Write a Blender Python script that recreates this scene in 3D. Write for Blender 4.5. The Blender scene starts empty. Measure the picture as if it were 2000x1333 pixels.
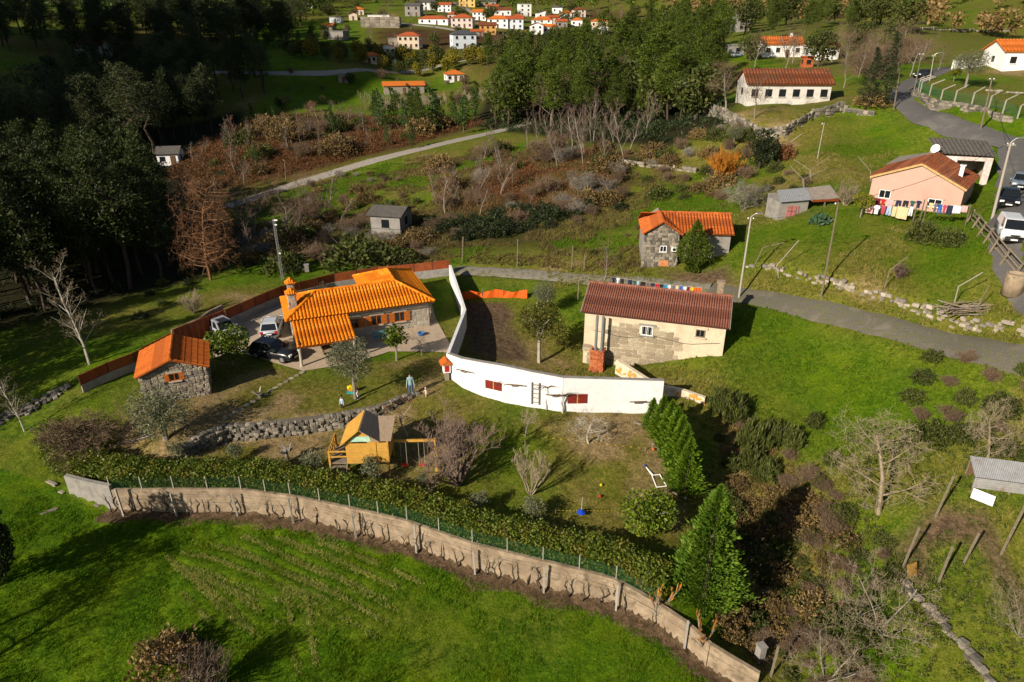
import bpy, bmesh, math, random
import numpy as np
from mathutils import Vector, Matrix
R = math.radians
scene = bpy.context.scene
col = scene.collection
random.seed(7)
rng = np.random.default_rng(7)

# ------------------------------------------------------------------ camera, sky, sun, exposure
CAM_H, PITCH, FPX = 28.0, R(25), 1333.3
cd = bpy.data.cameras.new('camera'); cam = bpy.data.objects.new('camera', cd); col.objects.link(cam)
cam.location = (0, 0, CAM_H); cam.rotation_euler = (R(90) - PITCH, 0, 0)
cd.sensor_width = 36; cd.lens = 24; cd.clip_start = 0.5; cd.clip_end = 6000
scene.camera = cam
SUN_AZ, SUN_EL = R(44), R(27)          # azimuth of the shadows, counted from +x; height of the sun
sdir = Vector((math.cos(SUN_EL) * math.cos(SUN_AZ), math.cos(SUN_EL) * math.sin(SUN_AZ), -math.sin(SUN_EL)))
world = bpy.data.worlds.new('World'); scene.world = world; world.use_nodes = True
wn = world.node_tree.nodes; wl = world.node_tree.links
bgn = wn['Background']; skyn = wn.new('ShaderNodeTexSky'); skyn.sky_type = 'NISHITA'; skyn.sun_disc = False
skyn.sun_elevation = SUN_EL; skyn.sun_rotation = math.atan2(-sdir.x, -sdir.y)
wl.new(skyn.outputs[0], bgn.inputs[0]); bgn.inputs[1].default_value = 0.05
sl = bpy.data.lights.new('sun', 'SUN'); sl.energy = 5.0; sl.angle = R(0.53); sl.color = (1.0, 0.88, 0.72)
sun = bpy.data.objects.new('sun', sl); col.objects.link(sun)
sun.rotation_euler = sdir.to_track_quat('-Z', 'Y').to_euler(); sun.location = (-60, -60, 80)
vs = scene.view_settings; scene.display_settings.display_device = 'sRGB'
vs.view_transform = 'Standard'; vs.look = 'None'; vs.exposure = 0.5; vs.gamma = 1; vs.use_curve_mapping = False
scene.cycles.use_denoising = True
scene.cycles.max_bounces = 5; scene.cycles.diffuse_bounces = 2; scene.cycles.glossy_bounces = 2
scene.cycles.transmission_bounces = 3; scene.cycles.transparent_max_bounces = 6
scene.cycles.use_adaptive_sampling = True

# ------------------------------------------------------------------ sight lines of the survey (pixel of the 2000 px photograph -> point)
cT, sT = math.cos(PITCH), math.sin(PITCH)
def sight(px, py):
    r = (px - 1000) / FPX; u = -(py - 666.5) / FPX
    return r, cT + u * sT, -sT + u * cT
def at_z(px, py, z):
    a, b, d = sight(px, py); t = (z - CAM_H) / d
    return Vector((a * t, b * t, z))
def at_y(px, py, y):
    a, b, d = sight(px, py); t = y / b
    return Vector((a * t, y, CAM_H + d * t))
def ppm(p):                                             # photograph pixels per metre at a point
    return FPX / (p[1] * cT + (CAM_H - p[2]) * sT)

# ------------------------------------------------------------------ mesh helpers
def link(o, parent=None):
    col.objects.link(o)
    if parent is not None: o.parent = parent
    return o
def empty(name, loc, rz=0.0):
    o = bpy.data.objects.new(name, None); o.location = loc; o.rotation_euler = (0, 0, rz); o.empty_display_size = .2
    return link(o)
def tag(o, label, cat, group=None, kind=None):
    if label: o['label'] = label
    if cat: o['category'] = cat
    if group: o['group'] = group
    if kind: o['kind'] = kind
    return o
def thing(name, label, cat, loc, rz=0.0, group=None):
    return tag(empty(name, loc, rz), label, cat, group, 'thing')
def copy_tree(o, parent=None):
    c = o.copy(); link(c, parent)
    for ch in o.children: copy_tree(ch, c)
    return c
class MB:
    def __init__(s): s.v = []; s.f = []; s.m = []
    def add(s, vs_, fs, mi=0):
        n = len(s.v); s.v.extend([tuple(p) for p in vs_])
        for f in fs: s.f.append([i + n for i in f]); s.m.append(mi)
        return s
    def box(s, c, d, rz=0.0, mi=0, M=None):
        hx, hy, hz = d[0] / 2, d[1] / 2, d[2] / 2
        p = [Vector((x, y, z)) for z in (-hz, hz) for (x, y) in ((-hx, -hy), (hx, -hy), (hx, hy), (-hx, hy))]
        if M is None: M = Matrix.Rotation(rz, 3, 'Z')
        c = Vector(c)
        return s.add([M @ q + c for q in p], [(3, 2, 1, 0), (4, 5, 6, 7), (0, 1, 5, 4), (1, 2, 6, 5), (2, 3, 7, 6), (3, 0, 4, 7)], mi)
    def bar(s, a, b, w, h=None, mi=0):                   # rectangular bar from a to b
        a, b = Vector(a), Vector(b); d = b - a
        q = d.to_track_quat('Z', 'Y').to_matrix()
        return s.box((a + b) / 2, (w, h or w, d.length), M=q, mi=mi)
    def slat(s, a, b, w, h, wdir, mi=0):                 # flat board from a to b, its width along wdir
        a, b = Vector(a), Vector(b); z = (b - a).normalized(); x = (Vector(wdir) - z * z.dot(Vector(wdir))).normalized(); y = z.cross(x)
        return s.box((a + b) / 2, (w, h, (b - a).length), M=Matrix((x, y, z)).transposed(), mi=mi)
    def tube(s, pts, rad, n=6, mi=0, cap=True):
        pts = [Vector(p) for p in pts]
        if not hasattr(rad, '__len__'): rad = [rad] * len(pts)
        base = len(s.v); prev = None
        for i, p in enumerate(pts):
            t = (pts[min(i + 1, len(pts) - 1)] - pts[max(i - 1, 0)])
            if t.length < 1e-9: t = Vector((0, 0, 1))
            t.normalize()
            if prev is None: x = t.orthogonal().normalized()
            else:
                x = prev - t * prev.dot(t)
                x = x.normalized() if x.length > 1e-6 else t.orthogonal().normalized()
            prev = x; y = t.cross(x)
            for k in range(n):
                a = 2 * math.pi * k / n
                s.v.append(tuple(p + (x * math.cos(a) + y * math.sin(a)) * rad[i]))
        for i in range(len(pts) - 1):
            for k in range(n):
                k2 = (k + 1) % n; b = base + i * n
                s.f.append([b + k, b + k2, b + n + k2, b + n + k]); s.m.append(mi)
        if cap:
            s.f.append([base + k for k in reversed(range(n))]); s.m.append(mi)
            e = base + (len(pts) - 1) * n; s.f.append([e + k for k in range(n)]); s.m.append(mi)
        return s
    def prism(s, poly, axis, lo, hi, mi=0):              # poly of 2-tuples extruded along axis 'x','y' or 'z'
        def pt(u, v, w): return {'x': (w, u, v), 'y': (u, w, v), 'z': (u, v, w)}[axis]
        n = len(poly); vs_ = [pt(u, v, lo) for u, v in poly] + [pt(u, v, hi) for u, v in poly]
        fs = [list(range(n))[::-1], list(range(n, 2 * n))] + [(i, (i + 1) % n, n + (i + 1) % n, n + i) for i in range(n)]
        return s.add(vs_, fs, mi)
    def lathe(s, prof, c=(0, 0, 0), n=12, mi=0):
        base = len(s.v)
        for r, z in prof:
            for k in range(n):
                a = 2 * math.pi * k / n; s.v.append((c[0] + r * math.cos(a), c[1] + r * math.sin(a), c[2] + z))
        for i in range(len(prof) - 1):
            for k in range(n):
                k2 = (k + 1) % n; b = base + i * n
                s.f.append([b + k, b + k2, b + n + k2, b + n + k]); s.m.append(mi)
        s.f.append([base + k for k in reversed(range(n))]); s.m.append(mi)
        e = base + (len(prof) - 1) * n; s.f.append([e + k for k in range(n)]); s.m.append(mi)
        return s
    def mesh(s, name, mats, smooth=False):
        me = bpy.data.meshes.new(name); me.from_pydata(s.v, [], s.f)
        for m in (mats if isinstance(mats, (list, tuple)) else [mats]): me.materials.append(m)
        if any(s.m): me.polygons.foreach_set('material_index', s.m)
        if smooth: me.polygons.foreach_set('use_smooth', [True] * len(me.polygons))
        me.update(); return me
    def build(s, name, mats, parent=None, smooth=False, origin=None):
        if origin is not None:
            ox, oy, oz = origin; s.v = [(a - ox, b - oy, c - oz) for a, b, c in s.v]
        o = bpy.data.objects.new(name, s.mesh(name, mats, smooth)); return link(o, parent)
def np_mesh(name, verts, quads, mat, parent=None, smooth=False):   # fast path: verts (n,3), quads (m,4) or (m,3)
    me = bpy.data.meshes.new(name); k = quads.shape[1]
    me.vertices.add(len(verts)); me.vertices.foreach_set('co', np.ascontiguousarray(verts, dtype=np.float32).ravel())
    me.loops.add(quads.size); me.loops.foreach_set('vertex_index', np.ascontiguousarray(quads, dtype=np.int32).ravel())
    me.polygons.add(len(quads)); me.polygons.foreach_set('loop_start', np.arange(0, quads.size, k, dtype=np.int32))
    me.polygons.foreach_set('loop_total', np.full(len(quads), k, dtype=np.int32))
    if smooth: me.polygons.foreach_set('use_smooth', np.ones(len(quads), dtype=bool))
    for m in (mat if isinstance(mat, (list, tuple)) else [mat]): me.materials.append(m)
    me.update(calc_edges=True); me.validate()
    return link(bpy.data.objects.new(name, me), parent)

# ------------------------------------------------------------------ materials
def new_mat(name):
    m = bpy.data.materials.new(name); m.use_nodes = True
    n = m.node_tree.nodes; return m, n, m.node_tree.links, n['Principled BSDF']
def mixc(n, l, fac, a, b, blend='MIX'):
    x = n.new('ShaderNodeMix'); x.data_type = 'RGBA'; x.blend_type = blend
    for sock, v in ((x.inputs[0], fac), (x.inputs[6], a), (x.inputs[7], b)):
        if hasattr(v, 'is_linked') or isinstance(v, bpy.types.NodeSocket): l.new(v, sock)
        elif isinstance(v, (int, float)): sock.default_value = v
        else: sock.default_value = (*v, 1) if len(v) == 3 else v
    return x.outputs[2]
def noise(n, l, scale, detail=3, rough=.6, coord='Object', dist=0.0, vec=None):
    if vec is None:
        tc = n.new('ShaderNodeTexCoord'); vec = tc.outputs[coord]
    t = n.new('ShaderNodeTexNoise'); t.inputs['Scale'].default_value = scale; t.inputs['Detail'].default_value = detail
    t.inputs['Roughness'].default_value = rough; t.inputs['Distortion'].default_value = dist
    l.new(vec, t.inputs['Vector']); return t.outputs['Fac']
def ramp(n, l, fac, lo, hi):
    r = n.new('ShaderNodeMapRange'); r.inputs[1].default_value = lo; r.inputs[2].default_value = hi; r.clamp = True
    l.new(fac, r.inputs[0]); return r.outputs[0]
def mat(name, c, rough=.8, var=.35, scale=3.0, c2=None, bump=0.0, bscale=None, metal=0.0, spec=.3, stain=None, stain_s=.6):
    """base colour broken up by two octaves of noise, optional second colour and stain colour"""
    m, n, l, b = new_mat(name)
    dark = tuple(x * (1 - var) for x in c); light = tuple(min(1, x * (1 + var * .5)) for x in c)
    f = noise(n, l, scale, 5, .65)
    o = mixc(n, l, ramp(n, l, f, .3, .7), dark, light)
    if c2: o = mixc(n, l, ramp(n, l, noise(n, l, scale * .35, 3, .6), .48, .62), o, c2)
    if stain: o = mixc(n, l, ramp(n, l, noise(n, l, stain_s, 6, .7, dist=.6), .52, .72), o, stain)
    l.new(o, b.inputs['Base Color']); b.inputs['Roughness'].default_value = rough; b.inputs['Metallic'].default_value = metal
    b.inputs['Specular IOR Level'].default_value = spec
    if bump:
        bp = n.new('ShaderNodeBump'); bp.inputs['Strength'].default_value = bump; bp.inputs['Distance'].default_value = .03
        l.new(noise(n, l, bscale or scale * 4, 4, .6), bp.inputs['Height']); l.new(bp.outputs[0], b.inputs['Normal'])
    return m
def leaf_mat(name, c, c2, trans=.25, rough=.6, spec=.25, obj_var=.25, tint=None):
    """leaves: each loose leaf its own shade between c and c2, whole plants differ a little"""
    m, n, l, b = new_mat(name)
    g = n.new('ShaderNodeNewGeometry'); oi = n.new('ShaderNodeObjectInfo')
    o = mixc(n, l, g.outputs['Random Per Island'], c, c2)
    hs = n.new('ShaderNodeHueSaturation'); l.new(o, hs.inputs['Color'])
    v = n.new('ShaderNodeMapRange'); v.inputs[3].default_value = 1 - obj_var; v.inputs[4].default_value = 1 + obj_var
    l.new(oi.outputs['Random'], v.inputs[0]); l.new(v.outputs[0], hs.inputs['Value'])
    o = hs.outputs[0]
    if tint: o = mixc(n, l, ramp(n, l, noise(n, l, .9, 3), .5, .68), o, tint)
    l.new(o, b.inputs['Base Color']); b.inputs['Roughness'].default_value = rough; b.inputs['Specular IOR Level'].default_value = spec
    if trans > 0:
        tr = n.new('ShaderNodeBsdfTranslucent'); l.new(o, tr.inputs['Color'])
        mx = n.new('ShaderNodeMixShader'); mx.inputs[0].default_value = trans
        l.new(b.outputs[0], mx.inputs[1]); l.new(tr.outputs[0], mx.inputs[2]); l.new(mx.outputs[0], n['Material Output'].inputs[0])
    return m

# ------------------------------------------------------------------ terrain: height field through surveyed spot heights, with steps at the retaining walls
def pl(pts): return [at_z(x, y, z) for x, y, z in pts]
# lines of the retaining walls: (pixel x, pixel y, ground height at the foot)
WALL_FIELD = pl([(120, 960, -2.6), (228, 990, -2.9), (350, 990, -3.0), (480, 992, -3.1), (575, 1006, -3.2), (690, 1032, -3.4), (800, 1060, -3.6),
                 (925, 1105, -3.8), (1060, 1137, -3.9), (1200, 1172, -4.2), (1280, 1206, -4.4), (1340, 1245, -4.7), (1385, 1285, -5.0), (1480, 1336, -5.4), (1560, 1400, -5.8)])
WALL_TERR = pl([(300, 925, -1.7), (360, 897, -1.5), (400, 876, -1.45), (447, 858, -1.4), (520, 852, -1.4), (600, 840, -1.25), (680, 824, -1.0), (740, 804, -.6), (795, 777, -.25), (818, 766, -.05)])
WALL_PATH = pl([(1448, 548, 3.4), (1500, 555, 3.7), (1580, 571, 4.2), (1650, 586, 4.6), (1720, 600, 5.0), (1800, 618, 5.4), (1880, 636, 5.8), (2010, 666, 6.3), (2150, 705, 6.6)])
WALL_SCHOOL = pl([(1372, 240, 10.5), (1420, 252, 11.5), (1480, 262, 12.2), (1530, 266, 12.4), (1580, 256, 12.6), (1640, 246, 13.2), (1705, 238, 14.4)])
WALL_ROADF = pl([(1905, 442, 9.6), (1930, 470, 9.4), (1955, 500, 9.2), (1985, 530, 9.1), (2010, 560, 8.9), (2100, 640, 8.5)])
WALL_ROADB = pl([(1779, 178, 17.7), (1786, 197, 17.0), (1803, 208, 16.6), (1824, 221, 16.1), (1850, 231, 15.7), (1882, 242, 15.3), (1914, 251, 15.0), (1970, 267, 14.6), (2040, 286, 14.1)])
STEPS = [(WALL_FIELD, [.6, 1.3, 1.35, 1.4, 1.4, 1.45, 1.5, 1.5, 1.5, 1.5, 1.5, 1.4, 1.1, .5, 0], 7.0, 1),
         (WALL_TERR, [.2, .9, 1.2, 1.25, 1.3, 1.25, 1.1, .75, .4, 0], 6.0, 1),
         (WALL_PATH, [.2, .6, .9, 1.0, 1.0, 1.1, 1.1, 1.1, .8], 7.0, 1),
         (WALL_SCHOOL, [1.2, 1.9, 1.9, 1.8, 1.6, 1.3, .5], 14.0, 1),
         (WALL_ROADF, [1.0, 1.3, 1.5, 1.6, 1.6, 1.2], 8.0, 1),
         (WALL_ROADB, [.5, 1.0, 1.2, 1.2, 1.2, 1.1, 1.0, .9, .9], 14.0, 1)]
def line_dist(X, Yy, line):
    """signed distance (+ on the left of the run), parameter along the line in vertices"""
    best = np.full(X.shape, 1e18); sg = np.zeros(X.shape); par = np.zeros(X.shape)
    for i in range(len(line) - 1):
        ax, ay = line[i][0], line[i][1]; dx, dy = line[i + 1][0] - ax, line[i + 1][1] - ay
        t0 = ((X - ax) * dx + (Yy - ay) * dy) / (dx * dx + dy * dy); t = np.clip(t0, 0, 1)
        ex, ey = X - ax - t * dx, Yy - ay - t * dy; d2 = ex * ex + ey * ey
        m = d2 < best; best = np.where(m, d2, best)
        sg = np.where(m, dx * (Yy - ay) - dy * (X - ax), sg); par = np.where(m, i + t, par)
    return np.sqrt(best) * np.sign(sg), par
def step_off(X, Yy):
    z = np.zeros(X.shape)
    for line, hs, fall, side in STEPS:
        d, par = line_dist(X, Yy, line); d = d * side
        h = np.interp(par, np.arange(len(hs)), hs)
        up = np.clip((d + .18) / .22, 0, 1)
        e = np.clip(np.minimum(par, len(hs) - 1 - par) * 3, 0, 1)
        z += h * e * up * np.exp(-(np.maximum(d, 0) / fall) ** 2)
    return z
SPOTS = [at_z(*q) for q in [
    # house plateau and upper lawn
    (600, 730, 0), (850, 660, 0), (420, 650, 0), (300, 800, 0), (880, 700, 0), (750, 700, 0), (500, 770, -.1), (700, 600, 0), (560, 600, .1), (640, 780, -.1), (810, 750, 0), (840, 590, .2), (880, 560, .3), (450, 820, -.2), (330, 870, -.4), (200, 850, -.7), (240, 790, -.3), (180, 740, 0),
    (860, 775, -.15), (920, 770, -.2), (1000, 805, -.5), (1100, 812, -.6), (1240, 815, -.8), (1150, 865, -1.1), (1000, 900, -1.5), (870, 860, -1.0), (740, 920, -1.7), (560, 890, -1.5), (450, 900, -1.5), (1250, 950, -2.0), (1100, 1000, -2.2), (900, 950, -1.8), (1330, 900, -1.7), (1300, 1030, -2.6), (330, 920, -1.7), (200, 900, -1.5), (1340, 1120, -3.2), (1370, 1000, -2.8),
    # field
    (0, 1000, -2.2), (100, 960, -2.4), (60, 900, -1.6), (300, 1050, -3.3), (300, 1150, -3.7), (100, 1250, -3.9), (0, 1150, -3.2), (600, 1100, -3.7), (600, 1250, -4.1), (900, 1200, -4.2), (900, 1320, -4.7), (1200, 1250, -4.7), (1350, 1330, -5.3), (0, 1330, -4.3),
    # gully and the slope right of the garden
    (1400, 800, -.6), (1450, 850, -1.4), (1410, 930, -2.6), (1480, 1010, -4.2), (1440, 1150, -5.2), (1560, 1210, -5.2), (1550, 950, -2.6), (1620, 1060, -3.6), (1700, 1000, -2.2), (1700, 1200, -4.2), (1900, 1200, -3.4), (1990, 1100, -2.0), (1800, 1300, -4.9), (1980, 1320, -4.6), (1600, 1320, -5.9), (1800, 1080, -2.4),
    (1500, 720, .8), (1560, 650, 2.5), (1440, 640, 2.6), (1420, 685, 1.7), (1320, 690, .6), (1700, 750, 1.8), (1650, 850, -.4), (1800, 800, 2.0), (1950, 760, 4.0), (1950, 900, 1.4), (1880, 980, -.3), (1850, 690, 4.4), (1600, 760, .6),
    # farm yard and kitchen garden behind the white wall
    (1140, 715, -1.2), (1050, 710, -.9), (1180, 720, -1.1), (960, 690, -.4), (940, 600, .2), (1020, 570, .8), (1110, 580, 1.4), (1250, 730, -.8),
    # lane
    (900, 530, .9), (1000, 532, 1.3), (1130, 545, 1.9), (1300, 558, 2.6), (1445, 575, 3.2), (1600, 605, 4.0), (1750, 640, 4.8), (1900, 675, 5.6), (2000, 700, 6.0),
    # meadow above the lane
    (900, 500, 1.2), (1000, 490, 1.8), (1150, 470, 3.0), (1260, 540, 3.2), (1400, 520, 4.2), (1340, 400, 5.5), (1480, 520, 5.4), (1600, 480, 7.6), (1750, 450, 9.2), (1650, 560, 5.9), (1850, 580, 7.2), (1800, 520, 7.9), (1960, 600, 7.6), (1500, 420, 7.6), (1550, 440, 8.0),
    (1700, 405, 10.0), (1850, 425, 9.9), (1900, 380, 10.6), (1800, 300, 12.2), (1600, 300, 11.6), (1700, 270, 12.8), (1500, 340, 8.8), (1420, 320, 8.4), (1640, 380, 9.8),
    # upper road
    (1960, 470, 11.0), (1985, 400, 11.6), (1990, 340, 12.6), (1995, 500, 10.6), (2000, 285, 14.4), (1900, 258, 15.3), (1830, 230, 16.3), (1770, 195, 17.4), (1765, 170, 17.9), (1840, 140, 19.2), (1950, 170, 17.6), (1900, 210, 16.6),
    (1540, 200, 15.6), (1430, 205, 15.0), (1650, 205, 16.0), (1480, 228, 14.4), (1600, 235, 14.4), (1560, 150, 17.5), (1600, 120, 18.2), (1985, 125, 20.5), (1850, 95, 22.0), (1980, 60, 25.0), (1700, 110, 19.5),
    # middle ground
    (800, 500, .4), (760, 455, .6), (620, 500, -.3), (500, 540, -.5), (350, 580, -.7), (150, 660, -.7), (50, 760, -1.0), (30, 860, -1.4), (480, 470, -1.2), (250, 540, -1.2), (30, 600, -1.2),
    (700, 370, 1.0), (850, 400, 1.5), (1000, 350, 5.2), (1100, 380, 4.5), (1200, 340, 6.5), (900, 440, 1.5), (1050, 440, 2.4), (1300, 300, 8.4), (1250, 250, 8.6), (1100, 270, 6.6), (950, 275, 4.6), (620, 345, -.2), (500, 385, -1.4), (800, 300, 2.8), (980, 255, 5.0),
    (500, 290, 3.5), (640, 250, 4.5), (800, 235, 5.2), (420, 330, .5), (330, 310, -1.0), (350, 250, .5), (450, 235, 1.5), (330, 420, -2.0),
    (620, 180, 6.0), (560, 195, 5.5), (850, 160, 7.5), (700, 135, 12.5), (600, 145, 11.5), (920, 130, 12.5), (1150, 160, 11.5), (1350, 230, 11.0), (1350, 150, 14.5), (1000, 180, 8.5),
    (40, 205, 4.0), (150, 250, 1.0), (30, 160, 10.5), (200, 180, 7.5), (420, 170, 8.5), (30, 420, -2.0), (150, 400, -2.2)]]
SPOTS += [at_y(*q) for q in [(170, 112, 280), (60, 110, 260), (400, 110, 290), (620, 105, 300), (850, 95, 350), (950, 90, 350), (760, 60, 390), (1100, 70, 400), (1200, 60, 420), (1000, 35, 470), (850, 30, 450), (700, 20, 480), (900, 5, 560),
    (200, 40, 360), (400, 40, 420), (50, 20, 400), (1150, 95, 330), (1400, 95, 230), (1450, 50, 330), (1600, 60, 260), (1750, 50, 290), (1250, 20, 520), (1500, 10, 470), (1850, 20, 380), (1980, 15, 340)]]
SPOTS += [Vector(q) for q in [(-25, 14, -4.6), (0, 10, -5.2), (22, 12, -6.3), (40, 15, -5.5), (-45, 20, -3.5), (-60, 45, -1.5), (62, 35, 3.0), (65, 60, 11.0), (75, 85, 14.5), (-80, 80, -1), (0, -20, -6), (-50, -20, -4), (50, -20, -6),
    (-600, 900, 110), (0, 1000, 95), (600, 900, 120), (-300, 650, 75), (300, 650, 80), (0, 1700, 230), (900, 1700, 260), (-900, 1700, 260), (-320, 320, 40), (330, 330, 48), (-160, 120, 2), (170, 150, 30), (700, 400, 120), (-700, 400, 90)]]
def warp(X, Yy):
    q = np.maximum(Yy, -35) + 60
    return X / q * 4, np.log(q) * 4
SX = np.array([p[0] for p in SPOTS]); SY = np.array([p[1] for p in SPOTS]); SZ = np.array([p[2] for p in SPOTS])
def fit():
    z = SZ - step_off(SX, SY); u, v = warp(SX, SY); n = len(u)
    r2 = (u[:, None] - u[None]) ** 2 + (v[:, None] - v[None]) ** 2
    K = .5 * r2 * np.log(r2 + 1e-9) + np.eye(n) * 6e-3
    A = np.zeros((n + 3, n + 3)); A[:n, :n] = K; A[:n, n] = 1; A[:n, n + 1] = u; A[:n, n + 2] = v; A[n:, :n] = A[:n, n:].T
    return np.linalg.solve(A, np.concatenate([z, [0, 0, 0]])), u, v
RW, RU, RV = fit()
def height_np(X, Yy):
    X = np.asarray(X, float); Yy = np.asarray(Yy, float); sh = X.shape; X = X.ravel(); Yy = Yy.ravel(); out = np.empty(X.shape)
    for i in range(0, len(X), 20000):
        x, y = X[i:i + 20000], Yy[i:i + 20000]; u, v = warp(x, y)
        r2 = (u[:, None] - RU[None]) ** 2 + (v[:, None] - RV[None]) ** 2
        out[i:i + 20000] = (.5 * r2 * np.log(r2 + 1e-9)) @ RW[:-3] + RW[-3] + RW[-2] * u + RW[-1] * v + step_off(x, y) + 168 * np.exp(-((x + 430) / 130) ** 2 - ((y + 20) / 170) ** 2)   # added mountain out of view on the left, raised to shade the far left
    return out.reshape(sh)
def hz(x, y): return float(height_np(np.array([x]), np.array([y]))[0])
TT = np.geomspace(18, 1600, 420)
def G(px, py):
    """the ground point on the sight line of a photograph pixel"""
    a, b, d = sight(px, py); z = CAM_H + d * TT; h = height_np(a * TT, b * TT); k = np.nonzero(z < h)[0]
    if len(k) == 0: t = 600.0
    else:
        k = k[0]; lo, hi = TT[max(k - 1, 0)], TT[k]
        for _ in range(2):
            s_ = np.linspace(lo, hi, 24); m = np.nonzero(CAM_H + d * s_ < height_np(a * s_, b * s_))[0]
            j = m[0] if len(m) else 23
            lo, hi = s_[max(j - 1, 0)], s_[j]
        t = hi
    x, y = a * t, b * t
    return Vector((x, y, hz(x, y)))
def tall(p, px, py):
    """height above p at which a sight line passes p's distance"""
    return at_y(px, py, p[1])[2] - p[2]
def GP(*pts): return [G(x, y) for x, y in pts]

# ------------------------------------------------------------------ ground sheet with its plant cover
def inside(X, Yy, poly):
    c = np.zeros(X.shape, bool); n = len(poly)
    for i in range(n):
        x1, y1 = poly[i][0], poly[i][1]; x2, y2 = poly[(i + 1) % n][0], poly[(i + 1) % n][1]
        if y1 == y2: continue
        c ^= ((y1 > Yy) != (y2 > Yy)) & (X < (x2 - x1) * (Yy - y1) / (y2 - y1) + x1)
    return c
def soft(X, Yy, poly, fe):
    d, _ = line_dist(X, Yy, list(poly) + [poly[0]]); d = np.abs(d)
    return np.clip(np.where(inside(X, Yy, poly), d, -d) / fe + .5, 0, 1)
def vnoise(X, Yy, s, seed=0):
    """cheap value noise for the cover maps"""
    g = np.random.default_rng(seed).random((64, 64)); x = X / s; y = Yy / s
    xi = np.floor(x).astype(int); yi = np.floor(y).astype(int); fx = x - xi; fy = y - yi
    fx = fx * fx * (3 - 2 * fx); fy = fy * fy * (3 - 2 * fy); w = lambda a, b: g[a % 64, b % 64]
    return (w(xi, yi) * (1 - fx) + w(xi + 1, yi) * fx) * (1 - fy) + (w(xi, yi + 1) * (1 - fx) + w(xi + 1, yi + 1) * fx) * fy
POLY = {k: GP(*v) for k, v in dict(
    slope=[(1440, 590), (1560, 600), (1760, 660), (1950, 720), (1900, 860), (1700, 880), (1540, 820), (1420, 760), (1230, 700), (1200, 730), (1050, 600), (1130, 560)],
    lawn=[(225, 880), (250, 790), (420, 700), (600, 727), (870, 690), (900, 765), (1100, 805), (1290, 800), (1350, 960), (1330, 1090), (1100, 1050), (900, 1000), (600, 930), (330, 935)],
    kitchen=[(908, 590), (985, 592), (1000, 615), (1028, 690), (1030, 705), (960, 704), (912, 690)],
    bracken=[(320, 335), (420, 258), (560, 222), (800, 225), (965, 240), (800, 288), (620, 333), (480, 368), (350, 380)],
    mound=[(840, 410), (920, 335), (1010, 300), (1130, 285), (1230, 300), (1230, 360), (1160, 400), (1080, 425), (950, 452)],
    woodleft=[(-200, 400), (330, 400), (500, 440), (480, 500), (330, 560), (120, 615), (-250, 700)],
    woodback=[(-300, 230), (250, 260), (470, 215), (500, 330), (330, 400), (-300, 410)],
    woodmid=[(925, 245), (960, 170), (1010, 100), (1200, 75), (1400, 60), (1430, 230), (1300, 290), (1180, 280), (1040, 262)],
    gully=[(1385, 790), (1440, 800), (1520, 850), (1600, 930), (1660, 1010), (1640, 1130), (1600, 1250), (1520, 1400), (1420, 1260), (1380, 1020)],
    hillbrown=[(720, 62), (800, 55), (920, 70), (900, 100), (820, 98), (740, 92)],
    scrub=[(560, 470), (720, 400), (830, 420), (1000, 430), (1200, 380), (1230, 440), (1100, 480), (800, 500), (600, 520)],
    yardstone=[(1290, 530), (1420, 520), (1440, 560), (1330, 556)],
    terraces=[(470, 62), (560, 40), (700, 40), (720, 75), (640, 110), (640, 145), (500, 145)], valleyfield=[(540, 155), (740, 150), (880, 140), (930, 160), (760, 190), (620, 212), (520, 215)],
    plots=[(1700, 1090), (1830, 960), (2100, 980), (2100, 1400), (1800, 1400)],
    toprightfield=[(1700, 60), (2050, 60), (2050, 125), (1900, 140), (1760, 120)]).items()}
STRIPES = [GP(*q) for q in [
    [(325, 1087), (397, 1154), (472, 1225)], [(355, 1080), (426, 1094), (497, 1122), (553, 1144), (617, 1165), (646, 1176)],
    [(479, 1048), (532, 1073), (575, 1098), (621, 1115), (700, 1144)], [(553, 1154), (567, 1200), (567, 1261), (585, 1318)],
    [(596, 1161), (603, 1197), (610, 1250), (617, 1303)], [(355, 1158), (408, 1215)], [(408, 1130), (507, 1176)], [(355, 1108), (443, 1179), (497, 1240)],
    [(540, 1050), (640, 1085), (777, 1150)], [(560, 1120), (650, 1160), (760, 1220)], [(430, 1068), (520, 1100), (600, 1140)], [(380, 1120), (440, 1150), (540, 1215), (600, 1250)], [(620, 1060), (760, 1110), (900, 1180)]]]
_base = list(STRIPES)
for s_ in _base[1:3] + _base[8:10]:                       # neighbouring passes of the mower
    for o_ in (-1.05, .95):
        STRIPES.append([p + Vector((-(s_[min(k + 1, len(s_) - 1)] - s_[max(k - 1, 0)]).to_2d().normalized().y, (s_[min(k + 1, len(s_) - 1)] - s_[max(k - 1, 0)]).to_2d().normalized().x, 0)) * o_ for k, p in enumerate(s_)])
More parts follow.
